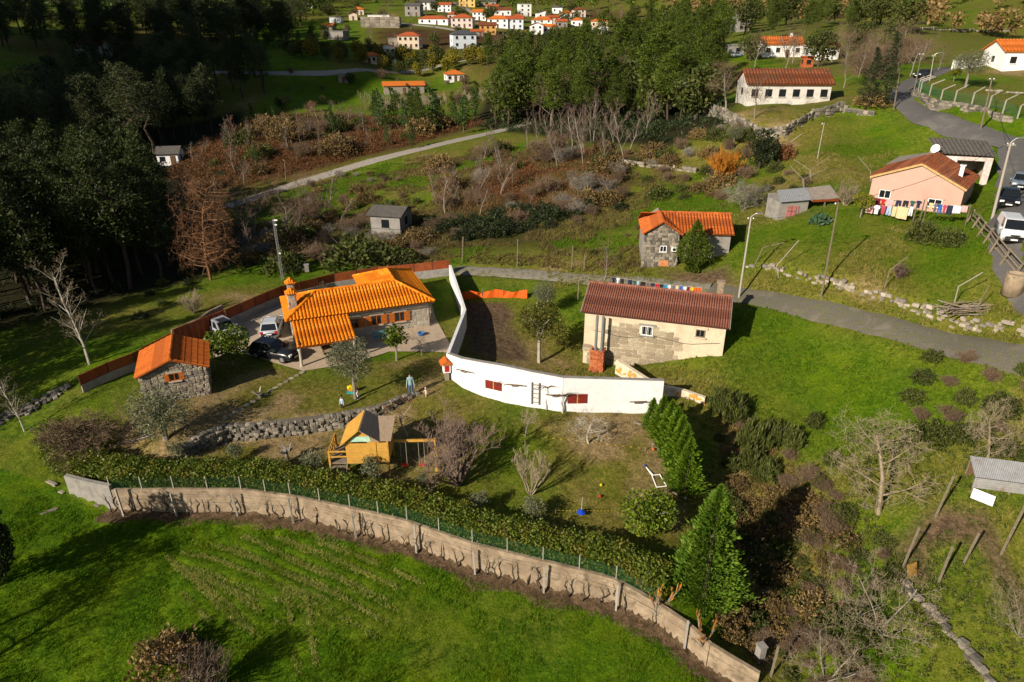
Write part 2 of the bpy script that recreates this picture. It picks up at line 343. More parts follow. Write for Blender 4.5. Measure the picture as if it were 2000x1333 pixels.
def cover(X, Yy):
    """dry grass, bare earth, bracken litter, wood floor: four maps between 0 and 1"""
    n1 = vnoise(X, Yy, 2.3, 1); n2 = vnoise(X, Yy, 6.5, 2); n3 = vnoise(X, Yy, .8, 3); n4 = vnoise(X, Yy, 30, 4)
    n5 = vnoise(X, Yy, 14, 6); slope = soft(X, Yy, POLY['slope'], 5); fieldm = np.clip(1 - (line_dist(X, Yy, WALL_FIELD)[0] + 1) / 2, 0, 1) * (Yy < 45)
    rough = (1 - slope * .75) * (1 - fieldm); dry = .12 * n2 + rough * np.clip(.75 * n5 + .45 * n2 + .35 * n1 - .42, 0, 1); soil = np.zeros(X.shape); brk = np.zeros(X.shape); wood = np.zeros(X.shape)
    near = Yy < 130
    lawn = soft(X, Yy, POLY['lawn'], 1.5)
    dry = dry * (1 - lawn) + lawn * np.clip(.66 + .8 * (n2 - .45) + .5 * (n1 - .5), 0, 1)
    for i, s_ in enumerate(STRIPES):
        d, _ = line_dist(X, Yy, s_); dry = np.maximum(dry, (.34 if i < 13 else .26) * np.exp(-(d / .2) ** 2) * (.5 + .6 * n3))
    fld, fpar = line_dist(X, Yy, WALL_FIELD)
    strip = (fld < .3) & (fld > -.9 - .9 * n1); soil = np.maximum(soil, np.where(strip & (fpar > .9) & (fpar < 13), np.clip(.95 - .5 * n3 * (fld < -1.1), 0, 1), 0))
    mid = np.exp(-(((X + 5) / 16) ** 2 + ((Yy - 29) / 6) ** 2)); dry = np.maximum(dry, mid * (.05 + .35 * n1) * (fld < -1))
    kt = soft(X, Yy, POLY['kitchen'], 1.6); soil = np.maximum(soil, kt * np.clip(.35 + 1.1 * n1, 0, 1)); dry = np.maximum(dry, kt * (.4 + .7 * n3))
    g = soft(X, Yy, POLY['gully'], 4); dry = np.maximum(dry, g * (.55 + .5 * n1)); brk = np.maximum(brk, g * np.clip(n2 * 1.4 - .8, 0, .5))
    brk = np.maximum(brk, soft(X, Yy, POLY['bracken'], 9) * np.clip(.15 + .9 * n5 + .5 * n2, 0, 1)); brk = np.maximum(brk, soft(X, Yy, POLY['mound'], 6) * np.clip(.25 + n2, 0, 1))
    dry = np.maximum(dry, soft(X, Yy, POLY['mound'], 9) * .8)
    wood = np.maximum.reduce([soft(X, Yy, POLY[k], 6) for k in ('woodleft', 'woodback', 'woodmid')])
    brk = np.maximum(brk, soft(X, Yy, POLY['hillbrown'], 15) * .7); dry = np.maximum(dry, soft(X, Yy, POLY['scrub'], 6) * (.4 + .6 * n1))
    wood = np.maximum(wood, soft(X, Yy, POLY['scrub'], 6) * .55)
    soil = np.maximum(soil, soft(X, Yy, POLY['yardstone'], 2) * .8); p = soft(X, Yy, POLY['plots'], 3); dry = np.maximum(dry, p * (.3 + .6 * n2)); soil = np.maximum(soil, p * np.clip(n1 * 2 - 1.05, 0, .8))
    far = np.clip((Yy - 200) / 150, 0, 1); terr = np.maximum(soft(X, Yy, POLY['terraces'], 12), soft(X, Yy, POLY['valleyfield'], 10)); dry = np.maximum(dry, far * n4 * .7); brk = np.maximum(brk, far * np.clip(vnoise(X, Yy, 55, 9) * 2 - .95, 0, .9)); brk = brk * (1 - terr); dry = dry * (1 - .8 * terr)
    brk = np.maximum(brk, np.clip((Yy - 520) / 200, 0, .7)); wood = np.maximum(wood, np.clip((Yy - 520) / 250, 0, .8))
    tr = soft(X, Yy, POLY['toprightfield'], 10); brk = brk * (1 - tr); dry = np.where(tr > .5, .35 + .4 * n2, dry)
    return dry, soil, brk, wood
def axis(segs, grow, end):
    a = []
    for lo, hi, st in segs: a += list(np.arange(lo, hi, st))
    x, st = segs[-1][1], segs[-1][2]
    while x < end: a.append(x); st *= grow; x += st
    return np.array(a + [end])
xs = axis([(0, 48, .3)], 1.07, 1500); xs = np.concatenate([-xs[:0:-1], xs])
ys = np.concatenate([axis([(-40, -38, 4), (-38, 18, 4)], 1, 18)[:-1], axis([(18, 42, .26), (42, 86, .4), (86, 130, .8)], 1.045, 1900)])
GX, GY = np.meshgrid(xs, ys); GZ = height_np(GX, GY)
cov = cover(GX, GY)
rough_ = (vnoise(GX, GY, 1.1, 21) - .5) * .10 + (vnoise(GX, GY, .55, 22) - .5) * .06; ny, nx = GX.shape
fld_d, fld_p = line_dist(GX, GY, WALL_FIELD)
rough_ += np.where((fld_d < -.25) & (fld_d > -1.6), (vnoise(GX, GY, .5, 5) - .45) * .22, 0)
for s_ in STRIPES:
    d, _ = line_dist(GX, GY, s_); rough_ -= .05 * np.exp(-(d / .3) ** 2) - .03 * np.exp(-((np.abs(d) - .5) / .2) ** 2)
lane = GP((1385, 566), (1445, 577), (1520, 590), (1600, 605), (1680, 625), (1760, 645), (1840, 664), (1920, 684), (2010, 706), (2140, 738))
tr_line = GP((886, 527), (950, 530), (1010, 533), (1080, 538), (1140, 545), (1230, 552), (1310, 558), (1385, 566))
road = GP((1850, 132), (1815, 145), (1780, 162), (1762, 178), (1762, 192), (1775, 206), (1796, 219), (1822, 232), (1852, 242), (1892, 255), (1930, 265), (1985, 282), (2090, 312))
road2 = GP((1990, 286), (1994, 330), (1998, 370), (2001, 410), (2008, 450), (2032, 500), (2078, 570))
pale = GP((440, 405), (500, 385), (560, 365), (620, 345), (700, 322), (780, 301), (860, 282), (930, 266), (985, 253), (1040, 238))
for ln_, hw_ in ((lane, 1.2), (tr_line, 1.3), (road, 2.1), (road2, 2.6), (pale, 1.5)):     # road beds cut a little into the ground
    d, _ = line_dist(GX, GY, ln_); rough_ -= .16 * np.clip((hw_ + .2 - np.abs(d)) / .4, 0, 1)
    rough_ = np.where(np.abs(d) < hw_ + .5, np.minimum(rough_, -.02), rough_)
verts = np.stack([GX.ravel(), GY.ravel(), (GZ + rough_).ravel()], 1)
idx = np.arange(nx * ny).reshape(ny, nx)
quads = np.stack([idx[:-1, :-1], idx[:-1, 1:], idx[1:, 1:], idx[1:, :-1]], -1).reshape(-1, 4)
def ground_mat():
    m, n, l, b = new_mat('meadow ground')
    at = n.new('ShaderNodeAttribute'); at.attribute_name = 'cover'; sep = n.new('ShaderNodeSeparateColor'); l.new(at.outputs['Color'], sep.inputs[0])
    dry, soil, brk, wood = sep.outputs[0], sep.outputs[1], sep.outputs[2], at.outputs['Alpha']
    tc = n.new('ShaderNodeTexCoord'); vec = tc.outputs['Object']
    nf = noise(n, l, 2.2, 6, .7, vec=vec); nm = noise(n, l, .35, 4, .6, vec=vec); nb = noise(n, l, .05, 4, .6, vec=vec)
    gcol = mixc(n, l, ramp(n, l, nf, .3, .7), (.024, .075, .0015), (.105, .205, .003))
    gcol = mixc(n, l, ramp(n, l, nm, .4, .7), gcol, (.135, .200, .004))
    gcol = mixc(n, l, ramp(n, l, nb, .45, .75), gcol, (.070, .120, .003))
    dcol = mixc(n, l, ramp(n, l, nf, .3, .7), (.080, .080, .009), (.24, .205, .045))
    tan = mixc(n, l, ramp(n, l, nf, .3, .7), (.17, .125, .055), (.38, .27, .135))
    scol = mixc(n, l, ramp(n, l, nf, .3, .7), (.045, .029, .016), (.20, .135, .080))
    bcol = mixc(n, l, ramp(n, l, nf, .3, .72), (.030, .017, .008), (.135, .062, .025))
    bcol = mixc(n, l, ramp(n, l, nm, .45, .7), bcol, (.075, .052, .022))
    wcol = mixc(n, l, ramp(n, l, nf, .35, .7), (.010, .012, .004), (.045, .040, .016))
    def brk_fac(f, k=.5):                        # break the edge of a map up with noise
        a = n.new('ShaderNodeMath'); a.operation = 'MULTIPLY_ADD'; l.new(nf, a.inputs[0]); a.inputs[1].default_value = k; l.new(f, a.inputs[2])
        return ramp(n, l, a.outputs[0], .25 + k * .25, .75 + k * .5)
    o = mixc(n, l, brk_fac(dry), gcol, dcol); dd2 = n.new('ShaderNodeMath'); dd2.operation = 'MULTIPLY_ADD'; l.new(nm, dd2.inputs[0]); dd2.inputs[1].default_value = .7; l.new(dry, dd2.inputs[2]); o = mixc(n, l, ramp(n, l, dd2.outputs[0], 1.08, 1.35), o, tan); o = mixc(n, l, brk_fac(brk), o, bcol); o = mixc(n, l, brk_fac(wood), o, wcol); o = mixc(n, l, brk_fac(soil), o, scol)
    fine = noise(n, l, 7.5, 5, .75, vec=vec); o = mixc(n, l, ramp(n, l, fine, .36, .60), mixc(n, l, 1.0, o, (.42, .46, .42), 'MULTIPLY'), mixc(n, l, 1.0, o, (1.12, 1.10, 1.10), 'MULTIPLY'))
    l.new(o, b.inputs['Base Color']); b.inputs['Roughness'].default_value = .95; b.inputs['Specular IOR Level'].default_value = .1
    bp = n.new('ShaderNodeBump'); bp.inputs['Strength'].default_value = .8; bp.inputs['Distance'].default_value = .25
    l.new(noise(n, l, 1.6, 8, .75, vec=vec), bp.inputs['Height']); l.new(bp.outputs[0], b.inputs['Normal'])
    return m
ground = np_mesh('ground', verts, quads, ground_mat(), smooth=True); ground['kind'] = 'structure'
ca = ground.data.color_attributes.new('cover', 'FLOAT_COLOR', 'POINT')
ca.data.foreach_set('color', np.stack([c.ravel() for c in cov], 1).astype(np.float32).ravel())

# ------------------------------------------------------------------ standing grass (too many blades to count)
def grass(name, label, pts, h, w, blades, material, lean=.5, seed=1):
    r = np.random.default_rng(seed); n = len(pts) * blades
    p = np.repeat(pts, blades, 0); sp = h[:, None].repeat(blades, 1).ravel() * r.uniform(.55, 1.1, n)
    p = p + np.stack([r.normal(0, .05, n), r.normal(0, .05, n), np.full(n, -.02)], 1)
    a = r.uniform(0, 2 * np.pi, n); ux, uy = np.cos(a), np.sin(a); la = r.uniform(0, 2 * np.pi, n); ll = r.uniform(0, lean, n) * sp
    ww = w * r.uniform(.6, 1.3, n)
    tip = p + np.stack([np.cos(la) * ll, np.sin(la) * ll, sp], 1)
    s1 = p + np.stack([ux * ww, uy * ww, 0 * ww], 1); s2 = p - np.stack([ux * ww, uy * ww, 0 * ww], 1)
    v = np.stack([s1, s2, tip], 1).reshape(-1, 3); f = np.arange(len(v)).reshape(-1, 3)
    o = np_mesh(name, v, f, material); return tag(o, label, 'grass', kind='stuff')
def scatter(x0, x1, y0, y1, n, seed):
    r = np.random.default_rng(seed); x = r.uniform(x0, x1, n); y = r.uniform(y0, y1, n); return x, y
def grass_mat(name, c, c2, dryc):
    m, n, l, b = new_mat(name); g = n.new('ShaderNodeNewGeometry')
    o = mixc(n, l, g.outputs['Random Per Island'], c, c2)
    o = mixc(n, l, ramp(n, l, noise(n, l, .5, 4, .6, vec=g.outputs['Position']), .45, .7), o, dryc)
    l.new(o, b.inputs['Base Color']); b.inputs['Roughness'].default_value = .7; b.inputs['Specular IOR Level'].default_value = .2
    tr = n.new('ShaderNodeBsdfTranslucent'); l.new(o, tr.inputs[0]); mx = n.new('ShaderNodeMixShader'); mx.inputs[0].default_value = .3
    l.new(b.outputs[0], mx.inputs[1]); l.new(tr.outputs[0], mx.inputs[2]); l.new(mx.outputs[0], n['Material Output'].inputs[0]); return m
M_FIELD = grass_mat('field grass', (.038, .125, .002), (.150, .285, .006), (.17, .23, .006))
M_DRYG = grass_mat('straw grass', (.18, .16, .035), (.42, .34, .11), (.14, .15, .02))
M_STRAW = grass_mat('mown straw', (.22, .26, .035), (.52, .50, .15), (.16, .22, .02))
M_TAWNY = grass_mat('tawny grass', (.10, .085, .025), (.23, .17, .065), (.085, .062, .026))
M_MEAD = grass_mat('meadow grass', (.035, .110, .003), (.135, .235, .008), (.14, .16, .012))
def grow():
    # rough pasture of the middle ground
    mp_ = GP((460, 400), (700, 330), (960, 285), (1120, 300), (1240, 330), (1380, 330), (1420, 420), (1240, 540), (900, 520), (700, 500), (500, 500)); x, y = scatter(-70, 50, 62, 150, 90000, 14); c = cover(x, y); z = height_np(x, y); n_ = vnoise(x, y, 2.6, 36) * .6 + vnoise(x, y, 7, 37) * .5
    k0 = inside(x, y, mp_) & (n_ > .42) & (np.abs(line_dist(x, y, tr_line)[0]) > 1.7) & (np.abs(line_dist(x, y, pale)[0]) > 2.0)
    k = k0 & (c[0] + .5 * c[2] < .42); grass('pasture_grass', 'rough green pasture grass around the mound', np.stack([x, y, z], 1)[k], np.random.default_rng(7).uniform(.2, .5, k.sum()), .04, 5, M_MEAD, .9, 7)
    k = k0 & ~(c[0] + .5 * c[2] < .42); grass('dry_pasture_grass', 'dry tawny grass and stalks around the mound', np.stack([x, y, z], 1)[k], np.random.default_rng(8).uniform(.25, .7, k.sum()), .035, 6, M_TAWNY, .8, 8)
    # hay field in front of the wall
    x, y = scatter(-34, 18, 20, 39, 60000, 11); d, par = line_dist(x, y, WALL_FIELD); k = (d < -1.1); x, y = x[k], y[k]
    cl = vnoise(x, y, .7, 31) * .6 + vnoise(x, y, 2.2, 32) * .5
    dr = cover(x, y)[0]; k = (cl > .38) & (rng.random(len(x)) > dr * .8); xx, yy, c2 = x[k], y[k], cl[k]
    grass('field_grass', 'lush green grass of the hay field below the concrete wall', np.stack([xx, yy, height_np(xx, yy)], 1), .10 + .22 * np.clip(c2 - .3, 0, 1), .016, 7, M_FIELD, .9, 1)
    k = (dr > .5); xx, yy = x[k], y[k]
    grass('straw_grass', 'pale straw-coloured grass in the tractor tracks of the field', np.stack([xx, yy, height_np(xx, yy)], 1), np.full(len(xx), .10), .016, 6, M_DRYG, 1.2, 2)
    xx, yy = [], []
    for i, s_ in enumerate(STRIPES):
        P_ = [Vector(p) for p in s_]; r = np.random.default_rng(i)
        for a, b in zip(P_[:-1], P_[1:]):
            n = int((b - a).to_2d().length * (46 if i < 13 else 22)); t = r.random(n); xx.append(a.x + (b.x - a.x) * t + r.normal(0, .09, n)); yy.append(a.y + (b.y - a.y) * t + r.normal(0, .09, n))
    xx, yy = np.concatenate(xx), np.concatenate(yy); k = (line_dist(xx, yy, WALL_FIELD)[0] < -1.3) & (vnoise(xx, yy, 1.6, 41) > .22); xx, yy = xx[k], yy[k]
    grass('mown_straw', 'fine pale lines of dry mown grass curving across the hay field', np.stack([xx, yy, height_np(xx, yy) + .03], 1), np.full(len(xx), .13), .018, 6, M_STRAW, 1.3, 9)
    # rough meadow right of the farmhouse, above the lane and around the wood
    x, y = scatter(4, 52, 24, 100, 70000, 12); z = height_np(x, y); c = cover(x, y)
    keep = (c[1] < .3) & (vnoise(x, y, 1.3, 33) * .6 + vnoise(x, y, 4, 34) * .5 > .46) & ~inside(x, y, POLY['lawn']) & ((line_dist(x, y, WALL_FIELD)[0] > 0) | (x > 10)) & ~inside(x, y, FARMFOOT) & ~inside(x, y, LANEFOOT) & ~inside(x, y, ROADFOOT)
    k = keep & (rng.random(len(x)) > c[0] * .7); grass('meadow_grass', 'rough green grass on the slope beside the farmhouse', np.stack([x, y, z], 1)[k], np.random.default_rng(3).uniform(.12, .34, k.sum()), .022, 6, M_MEAD, .9, 3)
    k = keep & (c[0] > .5); grass('dry_slope_grass', 'dry yellow grass tufts on the brown slope beside the cypress row', np.stack([x, y, z], 1)[k], np.random.default_rng(4).uniform(.15, .4, k.sum()), .022, 6, M_DRYG, .9, 4)
    # lawn
    x, y = scatter(-32, 14, 36, 62, 34000, 13); c = cover(x, y); k = inside(x, y, POLY['lawn']) & (vnoise(x, y, .9, 35) > .42); x, y, dr = x[k], y[k], c[0][k]; z = height_np(x, y); s_ = rng.random(len(x)) > dr
    grass('lawn_grass', 'short green tufts in the garden lawn', np.stack([x, y, z], 1)[s_], np.full(s_.sum(), .09), .014, 5, M_MEAD, .8, 5)
    grass('dry_lawn_grass', 'short dry tufts in the garden lawn', np.stack([x, y, z], 1)[~s_], np.full((~s_).sum(), .08), .014, 5, M_DRYG, .9, 6)

# ------------------------------------------------------------------ roads, lanes, yards: sheets draped just above the ground
def ribbon_pts(line, widths, step=1.2):
    P_ = [Vector(p) for p in line]; out = []
    for i in range(len(P_) - 1):
        n = max(1, int((P_[i + 1] - P_[i]).length / step))
        for k in range(n): out.append((P_[i].lerp(P_[i + 1], k / n), (widths[i] + (widths[i + 1] - widths[i]) * k / n) * (1 + .05 * math.sin(i * 3 + k * 1.7) + .04 * math.sin(k * 4.1 + i))))
    out.append((P_[-1], widths[-1])); 
    for _ in range(3): out = [out[0]] + [((out[i - 1][0] + out[i][0] * 2 + out[i + 1][0]) / 4, out[i][1]) for i in range(1, len(out) - 1)] + [out[-1]]
    L, Rr = [], []
    for i, (p, w) in enumerate(out):
        t = out[min(i + 1, len(out) - 1)][0] - out[max(i - 1, 0)][0]; t.z = 0; t.normalize(); nrm = Vector((-t.y, t.x, 0))
        L.append(p + nrm * w / 2); Rr.append(p - nrm * w / 2)
    return L, Rr
def drape(name, L, Rr, material, lift=.05, across=6):
    n = len(L); U = np.linspace(0, 1, across); l_ = np.array([p[:] for p in L]); r_ = np.array([p[:] for p in Rr])
    V = l_[:, None, :2] * (1 - U[None, :, None]) + r_[:, None, :2] * U[None, :, None]
    Z = height_np(V[..., 0], V[..., 1]) + lift; Z[:, 0] -= lift + .05; Z[:, -1] -= lift + .05
    vv = np.concatenate([V, Z[..., None]], -1).reshape(-1, 3); id_ = np.arange(n * across).reshape(n, across)
    q = np.stack([id_[:-1, :-1], id_[1:, :-1], id_[1:, 1:], id_[:-1, 1:]], -1).reshape(-1, 4)[:, ::-1]
    o = np_mesh(name, vv, q, material, smooth=True); o['kind'] = 'structure'; return o
M_ASPH = mat('worn asphalt', (.105, .100, .097), .9, .25, 6, stain=(.16, .15, .13), stain_s=.25, bump=.3, bscale=40)
M_LANE = mat('cobbled lane', (.120, .108, .088), .95, .45, 9, c2=(.10, .105, .05), stain=(.17, .15, .115), stain_s=.5, bump=.6, bscale=14)
M_TRACK = mat('gravel track', (.22, .20, .165), .95, .35, 4, c2=(.13, .125, .06), bump=.5, bscale=20)
M_PALE = mat('pale gravel road', (.30, .27, .23), .95, .25, 2, bump=.3, bscale=10)
laneL, laneR = ribbon_pts(lane, [2.2, 2.2, 2.25, 2.3, 2.35, 2.4, 2.5, 2.6, 2.6, 2.6], 1.0); drape('lane', laneL, laneR, M_LANE, .06)
LANEFOOT = laneL + laneR[::-1]
a_, b_ = ribbon_pts(tr_line, [2.4] * 8, 1.0); drape('track', a_, b_, M_TRACK, .06)
roadL, roadR = ribbon_pts(road, [3.7] * 13, 1.5); drape('road', roadL, roadR, M_ASPH, .06)
r2L, r2R = ribbon_pts(road2, [4.2, 4.2, 4.4, 4.4, 4.4, 4.2, 4.2], 1.2); drape('side_road', r2L, r2R, M_ASPH, .075)
ROADFOOT = r2L + r2R[::-1]
a_, b_ = ribbon_pts(pale, [3.4] * 10, 3); drape('gravel_road', a_, b_, M_PALE, .10)
for nm, pts, w in (('valley_road', [(420, 141), (500, 146), (560, 147), (640, 146), (760, 142), (830, 133), (890, 122), (960, 110)], 3.6), ('valley_road', [(-60, 206), (0, 204), (40, 203), (80, 196)], 4.0), ('village_road', [(760, 45), (790, 48), (850, 52), (900, 60), (930, 73)], 4.5), ('village_road', [(905, 100), (930, 96), (965, 88), (1010, 82)], 4.0), ('village_road', [(870, 3), (890, 6), (915, 20), (930, 28)], 5.0)):
    g_ = GP(*pts); a_, b_ = ribbon_pts(g_, [w] * len(g_), 6); drape(nm, a_, b_, M_PALE, .2)
def slab(name, poly, material, lift=.06, res=.5):
    """flat paved patch following the ground inside a polygon"""
    bm = bmesh.new(); vs_ = [bm.verts.new((p[0], p[1], 0)) for p in poly]; f = bm.faces.new(vs_)
    xs_ = [p[0] for p in poly]; ys_ = [p[1] for p in poly]
    for x in np.arange(min(xs_) + res, max(xs_), res): bmesh.ops.bisect_plane(bm, geom=bm.verts[:] + bm.edges[:] + bm.faces[:], plane_co=(x, 0, 0), plane_no=(1, 0, 0))
    for y in np.arange(min(ys_) + res, max(ys_), res): bmesh.ops.bisect_plane(bm, geom=bm.verts[:] + bm.edges[:] + bm.faces[:], plane_co=(0, y, 0), plane_no=(0, 1, 0))
    bm.verts.ensure_lookup_table(); h = height_np(np.array([v.co.x for v in bm.verts]), np.array([v.co.y for v in bm.verts]))
    for v, z in zip(bm.verts, h): v.co.z = z + lift
    bmesh.ops.recalc_face_normals(bm, faces=bm.faces[:])
    if sum(f.normal.z for f in bm.faces) < 0: bmesh.ops.reverse_faces(bm, faces=bm.faces[:])
    me = bpy.data.meshes.new(name); bm.to_mesh(me); bm.free(); me.materials.append(material)
    o = link(bpy.data.objects.new(name, me)); o['kind'] = 'structure'; return o
M_YARD = mat('yard gravel', (.42, .33, .235), .95, .25, 5, stain=(.29, .23, .165), stain_s=.5, bump=.4, bscale=25)
slab('yard', GP((405, 655), (440, 628), (560, 585), (620, 640), (840, 585), (852, 625), (884, 682), (876, 690), (760, 688), (690, 712), (592, 726), (470, 690), (420, 700)), M_YARD)

# ------------------------------------------------------------------ materials of the buildings
def tile_mat(name, c, c2, var=.22, moss=None):
    m, n, l, b = new_mat(name); g = n.new('ShaderNodeNewGeometry'); oi = n.new('ShaderNodeObjectInfo'); tc = n.new('ShaderNodeTexCoord')
    o = mixc(n, l, oi.outputs['Random'], c, c2); o = mixc(n, l, ramp(n, l, g.outputs['Random Per Island'], .55, 1.0), o, tuple(x * .62 for x in c)); o = mixc(n, l, ramp(n, l, g.outputs['Random Per Island'], .30, .0), o, tuple(min(1, x * 1.12 + .02) for x in c2))
    f = noise(n, l, 3.0, 5, .7, vec=g.outputs['Position']); o = mixc(n, l, ramp(n, l, f, .35, .75), o, tuple(x * (1 - var) for x in c))
    f2 = noise(n, l, 11, 3, .6, vec=g.outputs['Position']); o = mixc(n, l, ramp(n, l, f2, .58, .75), o, tuple(min(1, x * 1.15) for x in c2))
    if moss: o = mixc(n, l, ramp(n, l, noise(n, l, .9, 6, .75, vec=g.outputs['Position'], dist=.5), .5, .66), o, moss)
    l.new(o, b.inputs['Base Color']); b.inputs['Roughness'].default_value = .75; b.inputs['Specular IOR Level'].default_value = .25
    return m
T_ORANGE = tile_mat('orange clay tile', (.72, .190, .004), (.82, .285, .006), .22)
T_ORANGE2 = tile_mat('aged orange clay tile', (.46, .105, .018), (.60, .16, .025), .35, moss=(.30, .085, .03))
T_BROWN = tile_mat('brown red concrete tile', (.225, .085, .055), (.28, .11, .072), .25)
T_RUST = tile_mat('old mossy red tile', (.185, .052, .020), (.27, .082, .030), .45, moss=(.085, .055, .032))
T_SHED = tile_mat('shed clay tile', (.50, .115, .016), (.66, .175, .018), .25)
M_DECK = mat('roof deck', (.30, .070, .010), .9, .3, 5)
M_DECKB = mat('brown roof deck', (.10, .038, .026), .9, .3, 5)
M_STONE = [mat('granite %d' % i, c, .92, .35, 7, stain=(c[0] * .5, c[1] * .5, c[2] * .45), stain_s=2.5, bump=.6, bscale=18) for i, c in enumerate([(.30, .265, .215), (.24, .21, .17), (.36, .315, .25), (.20, .18, .15), (.29, .245, .18)])]
M_DSTONE = [mat('weathered stone %d' % i, c, .95, .4, 7, stain=(.075, .08, .045), stain_s=2.0, bump=.7, bscale=16) for i, c in enumerate([(.20, .18, .145), (.145, .13, .105), (.27, .24, .19), (.11, .10, .085)])]
M_MORTAR = mat('lime mortar', (.24, .205, .155), .95, .3, 9, bump=.5, bscale=30)
M_HSTONE = [mat('house stone %d' % i, c, .92, .22, 9, bump=.4, bscale=20) for i, c in enumerate([(.40, .355, .285), (.36, .315, .25), (.44, .39, .32), (.33, .30, .25)])]
M_PLASTER = mat('cream render', (.60, .50, .36), .95, .16, 1.6, stain=(.42, .35, .25), stain_s=.55, bump=.2, bscale=20)
M_PINK = mat('pink render', (.52, .325, .262), .95, .06, 1.2, stain=(.45, .28, .225), stain_s=.3)
M_WHITE = mat('white limewash', (.72, .72, .73), .9, .07, 1.5, stain=(.56, .55, .52), stain_s=1.1, bump=.25, bscale=9)
M_WHITEP = mat('white paint', (.80, .80, .79), .5, .04, 3)
M_CONC = mat('concrete', (.33, .255, .175), .95, .35, 2.2, c2=(.24, .18, .12), stain=(.105, .08, .05), stain_s=1.3, bump=.5, bscale=18)
M_CONCG = mat('grey concrete', (.27, .255, .235), .95, .22, 2.2, stain=(.16, .15, .135), stain_s=.8, bump=.4, bscale=18)
M_WOODO = mat('orange varnished shutter', (.44, .125, .018), .55, .25, 6)
M_WOODR = mat('dark red shutter', (.19, .022, .014), .55, .25, 6)
M_WOODG = mat('grey weathered wood', (.22, .18, .13), .9, .35, 6, bump=.4)
M_WOODB = mat('brown wood', (.13, .075, .04), .85, .35, 6)
M_WOODY = mat('yellow pine board', (.55, .30, .055), .7, .22, 4)
M_GLASS = mat('dark window glass', (.012, .015, .018), .08, .1, 1, spec=.6)
M_DARK = mat('dark interior', (.012, .011, .010), .95, .1, 1)
M_RUSTF = mat('rust red sheet metal', (.235, .050, .012), .65, .3, 1.4, stain=(.13, .030, .010), stain_s=.7)
M_ZINC = mat('corrugated zinc', (.36, .37, .38), .5, .18, 2.5, stain=(.27, .25, .22), stain_s=.8, metal=.3)
M_ASB = mat('grey fibre cement', (.26, .225, .19), .95, .25, 2, stain=(.15, .13, .11), stain_s=.7)
M_ASBD = mat('dark fibre cement', (.105, .095, .085), .95, .3, 2, stain=(.055, .05, .045), stain_s=.7)
M_BRICK = [mat('red brick %d' % i, c, .9, .3, 8, stain=(.20, .16, .13), stain_s=5) for i, c in enumerate([(.42, .105, .032), (.34, .085, .03), (.48, .15, .05)])]
M_STEEL = mat('galvanised steel', (.34, .35, .36), .45, .15, 4, metal=.6)
M_POLE = mat('pole wood', (.17, .135, .10), .9, .3, 5)
M_CPOLE = mat('pole concrete', (.36, .33, .29), .9, .15, 5)
M_BLACK = mat('black plastic', (.012, .012, .013), .6, .1, 3)
M_TARP = mat('orange netting', (.62, .10, .008), .8, .3, 5)
M_ROPE = mat('pale rope', (.5, .47, .40), .9, .1, 5)
def flat(name, c, rough=.7): return mat(name, c, rough, .12, 5)

# ------------------------------------------------------------------ roof of tile columns
def tile_strip(w, length, tile=.42, rise=.8):
    """one column of overlapping barrel tiles lying along +y from 0 to length, w wide"""
    mb = MB(); n = max(1, int(round(length / tile))); t = length / n; r = w * .43; ang = [0, 45, 90, 135, 180]; rings = []
    for j in range(n):
        for v, lift, k in ((j * t, .028, 1.0), ((j + 1) * t, .0, .88)):
            rings.append([(r * k * math.cos(R(a)), v, r * k * rise * math.sin(R(a)) + lift * math.sin(R(a))) for a in ang])
    for j in range(n):                                    # every tile a loose piece with its own front lip
        b = len(mb.v); lo, up = rings[2 * j], rings[2 * j + 1]; mb.v.extend(lo); mb.v.extend(up); mb.v.extend([(x * .92, y + .004, max(0, z - .03)) for x, y, z in lo])
        for k in range(4): mb.f.append([b + k, b + 5 + k, b + 6 + k, b + 1 + k]); mb.m.append(0); mb.f.append([b + 10 + k, b + k, b + 1 + k, b + 11 + k]); mb.m.append(0)
    return mb
_strips = {}
def tile_plane(roof, poly, w, tmat, tile=.42, name='tile_column'):
    """poly: 3D points counter-clockwise seen from outside, poly[0]->poly[1] is the eave"""
    A, B = Vector(poly[0]), Vector(poly[1]); U = (B - A).normalized(); N = U.cross(Vector(poly[2]) - A).normalized(); V = N.cross(U)
    q = [((Vector(p) - A).dot(U), (Vector(p) - A).dot(V)) for p in poly]
    def span(u):
        vs_ = []
        for i in range(len(q)):
            (u1, v1), (u2, v2) = q[i], q[(i + 1) % len(q)]
            if (u1 - u) * (u2 - u) <= 0 and abs(u1 - u2) > 1e-6: vs_.append(v1 + (v2 - v1) * (u - u1) / (u2 - u1))
        return (min(vs_), max(vs_)) if len(vs_) > 1 else (0, 0)
    u0, u1 = min(a for a, b in q), max(a for a, b in q); n = int(round((u1 - u0) / w)); ww = (u1 - u0) / n
    M = Matrix((U, V, N)).transposed().to_4x4(); jit = random.Random(int(u1 * 100))
    for k in range(n):
        u = u0 + (k + .5) * ww; lo, hi = span(u); ln = hi - lo
        if ln < .12: continue
        key = (round(ww, 2), round(ln, 1), tile, tmat.name)
        if key not in _strips: _strips[key] = tile_strip(ww, max(.1, round(ln, 1)), tile).mesh('tile_column', tmat)
        o = bpy.data.objects.new(name, _strips[key]); link(o, roof)
        M.translation = A + U * u + V * (lo - .03) + N * (.012 + jit.uniform(0, .012)); o.matrix_local = M.copy()
def ridge_caps(roof, a, b, tmat, r=.13, name='ridge_tile'):
    a, b = Vector(a), Vector(b); n = max(1, int((b - a).length / .45)); mb = MB()
    for i in range(n):
        p, q = a.lerp(b, i / n), a.lerp(b, (i + 1.08) / n); mb.tube([p, q], [r * 1.08, r * .92], 8)
    return mb.build(name, tmat, roof)
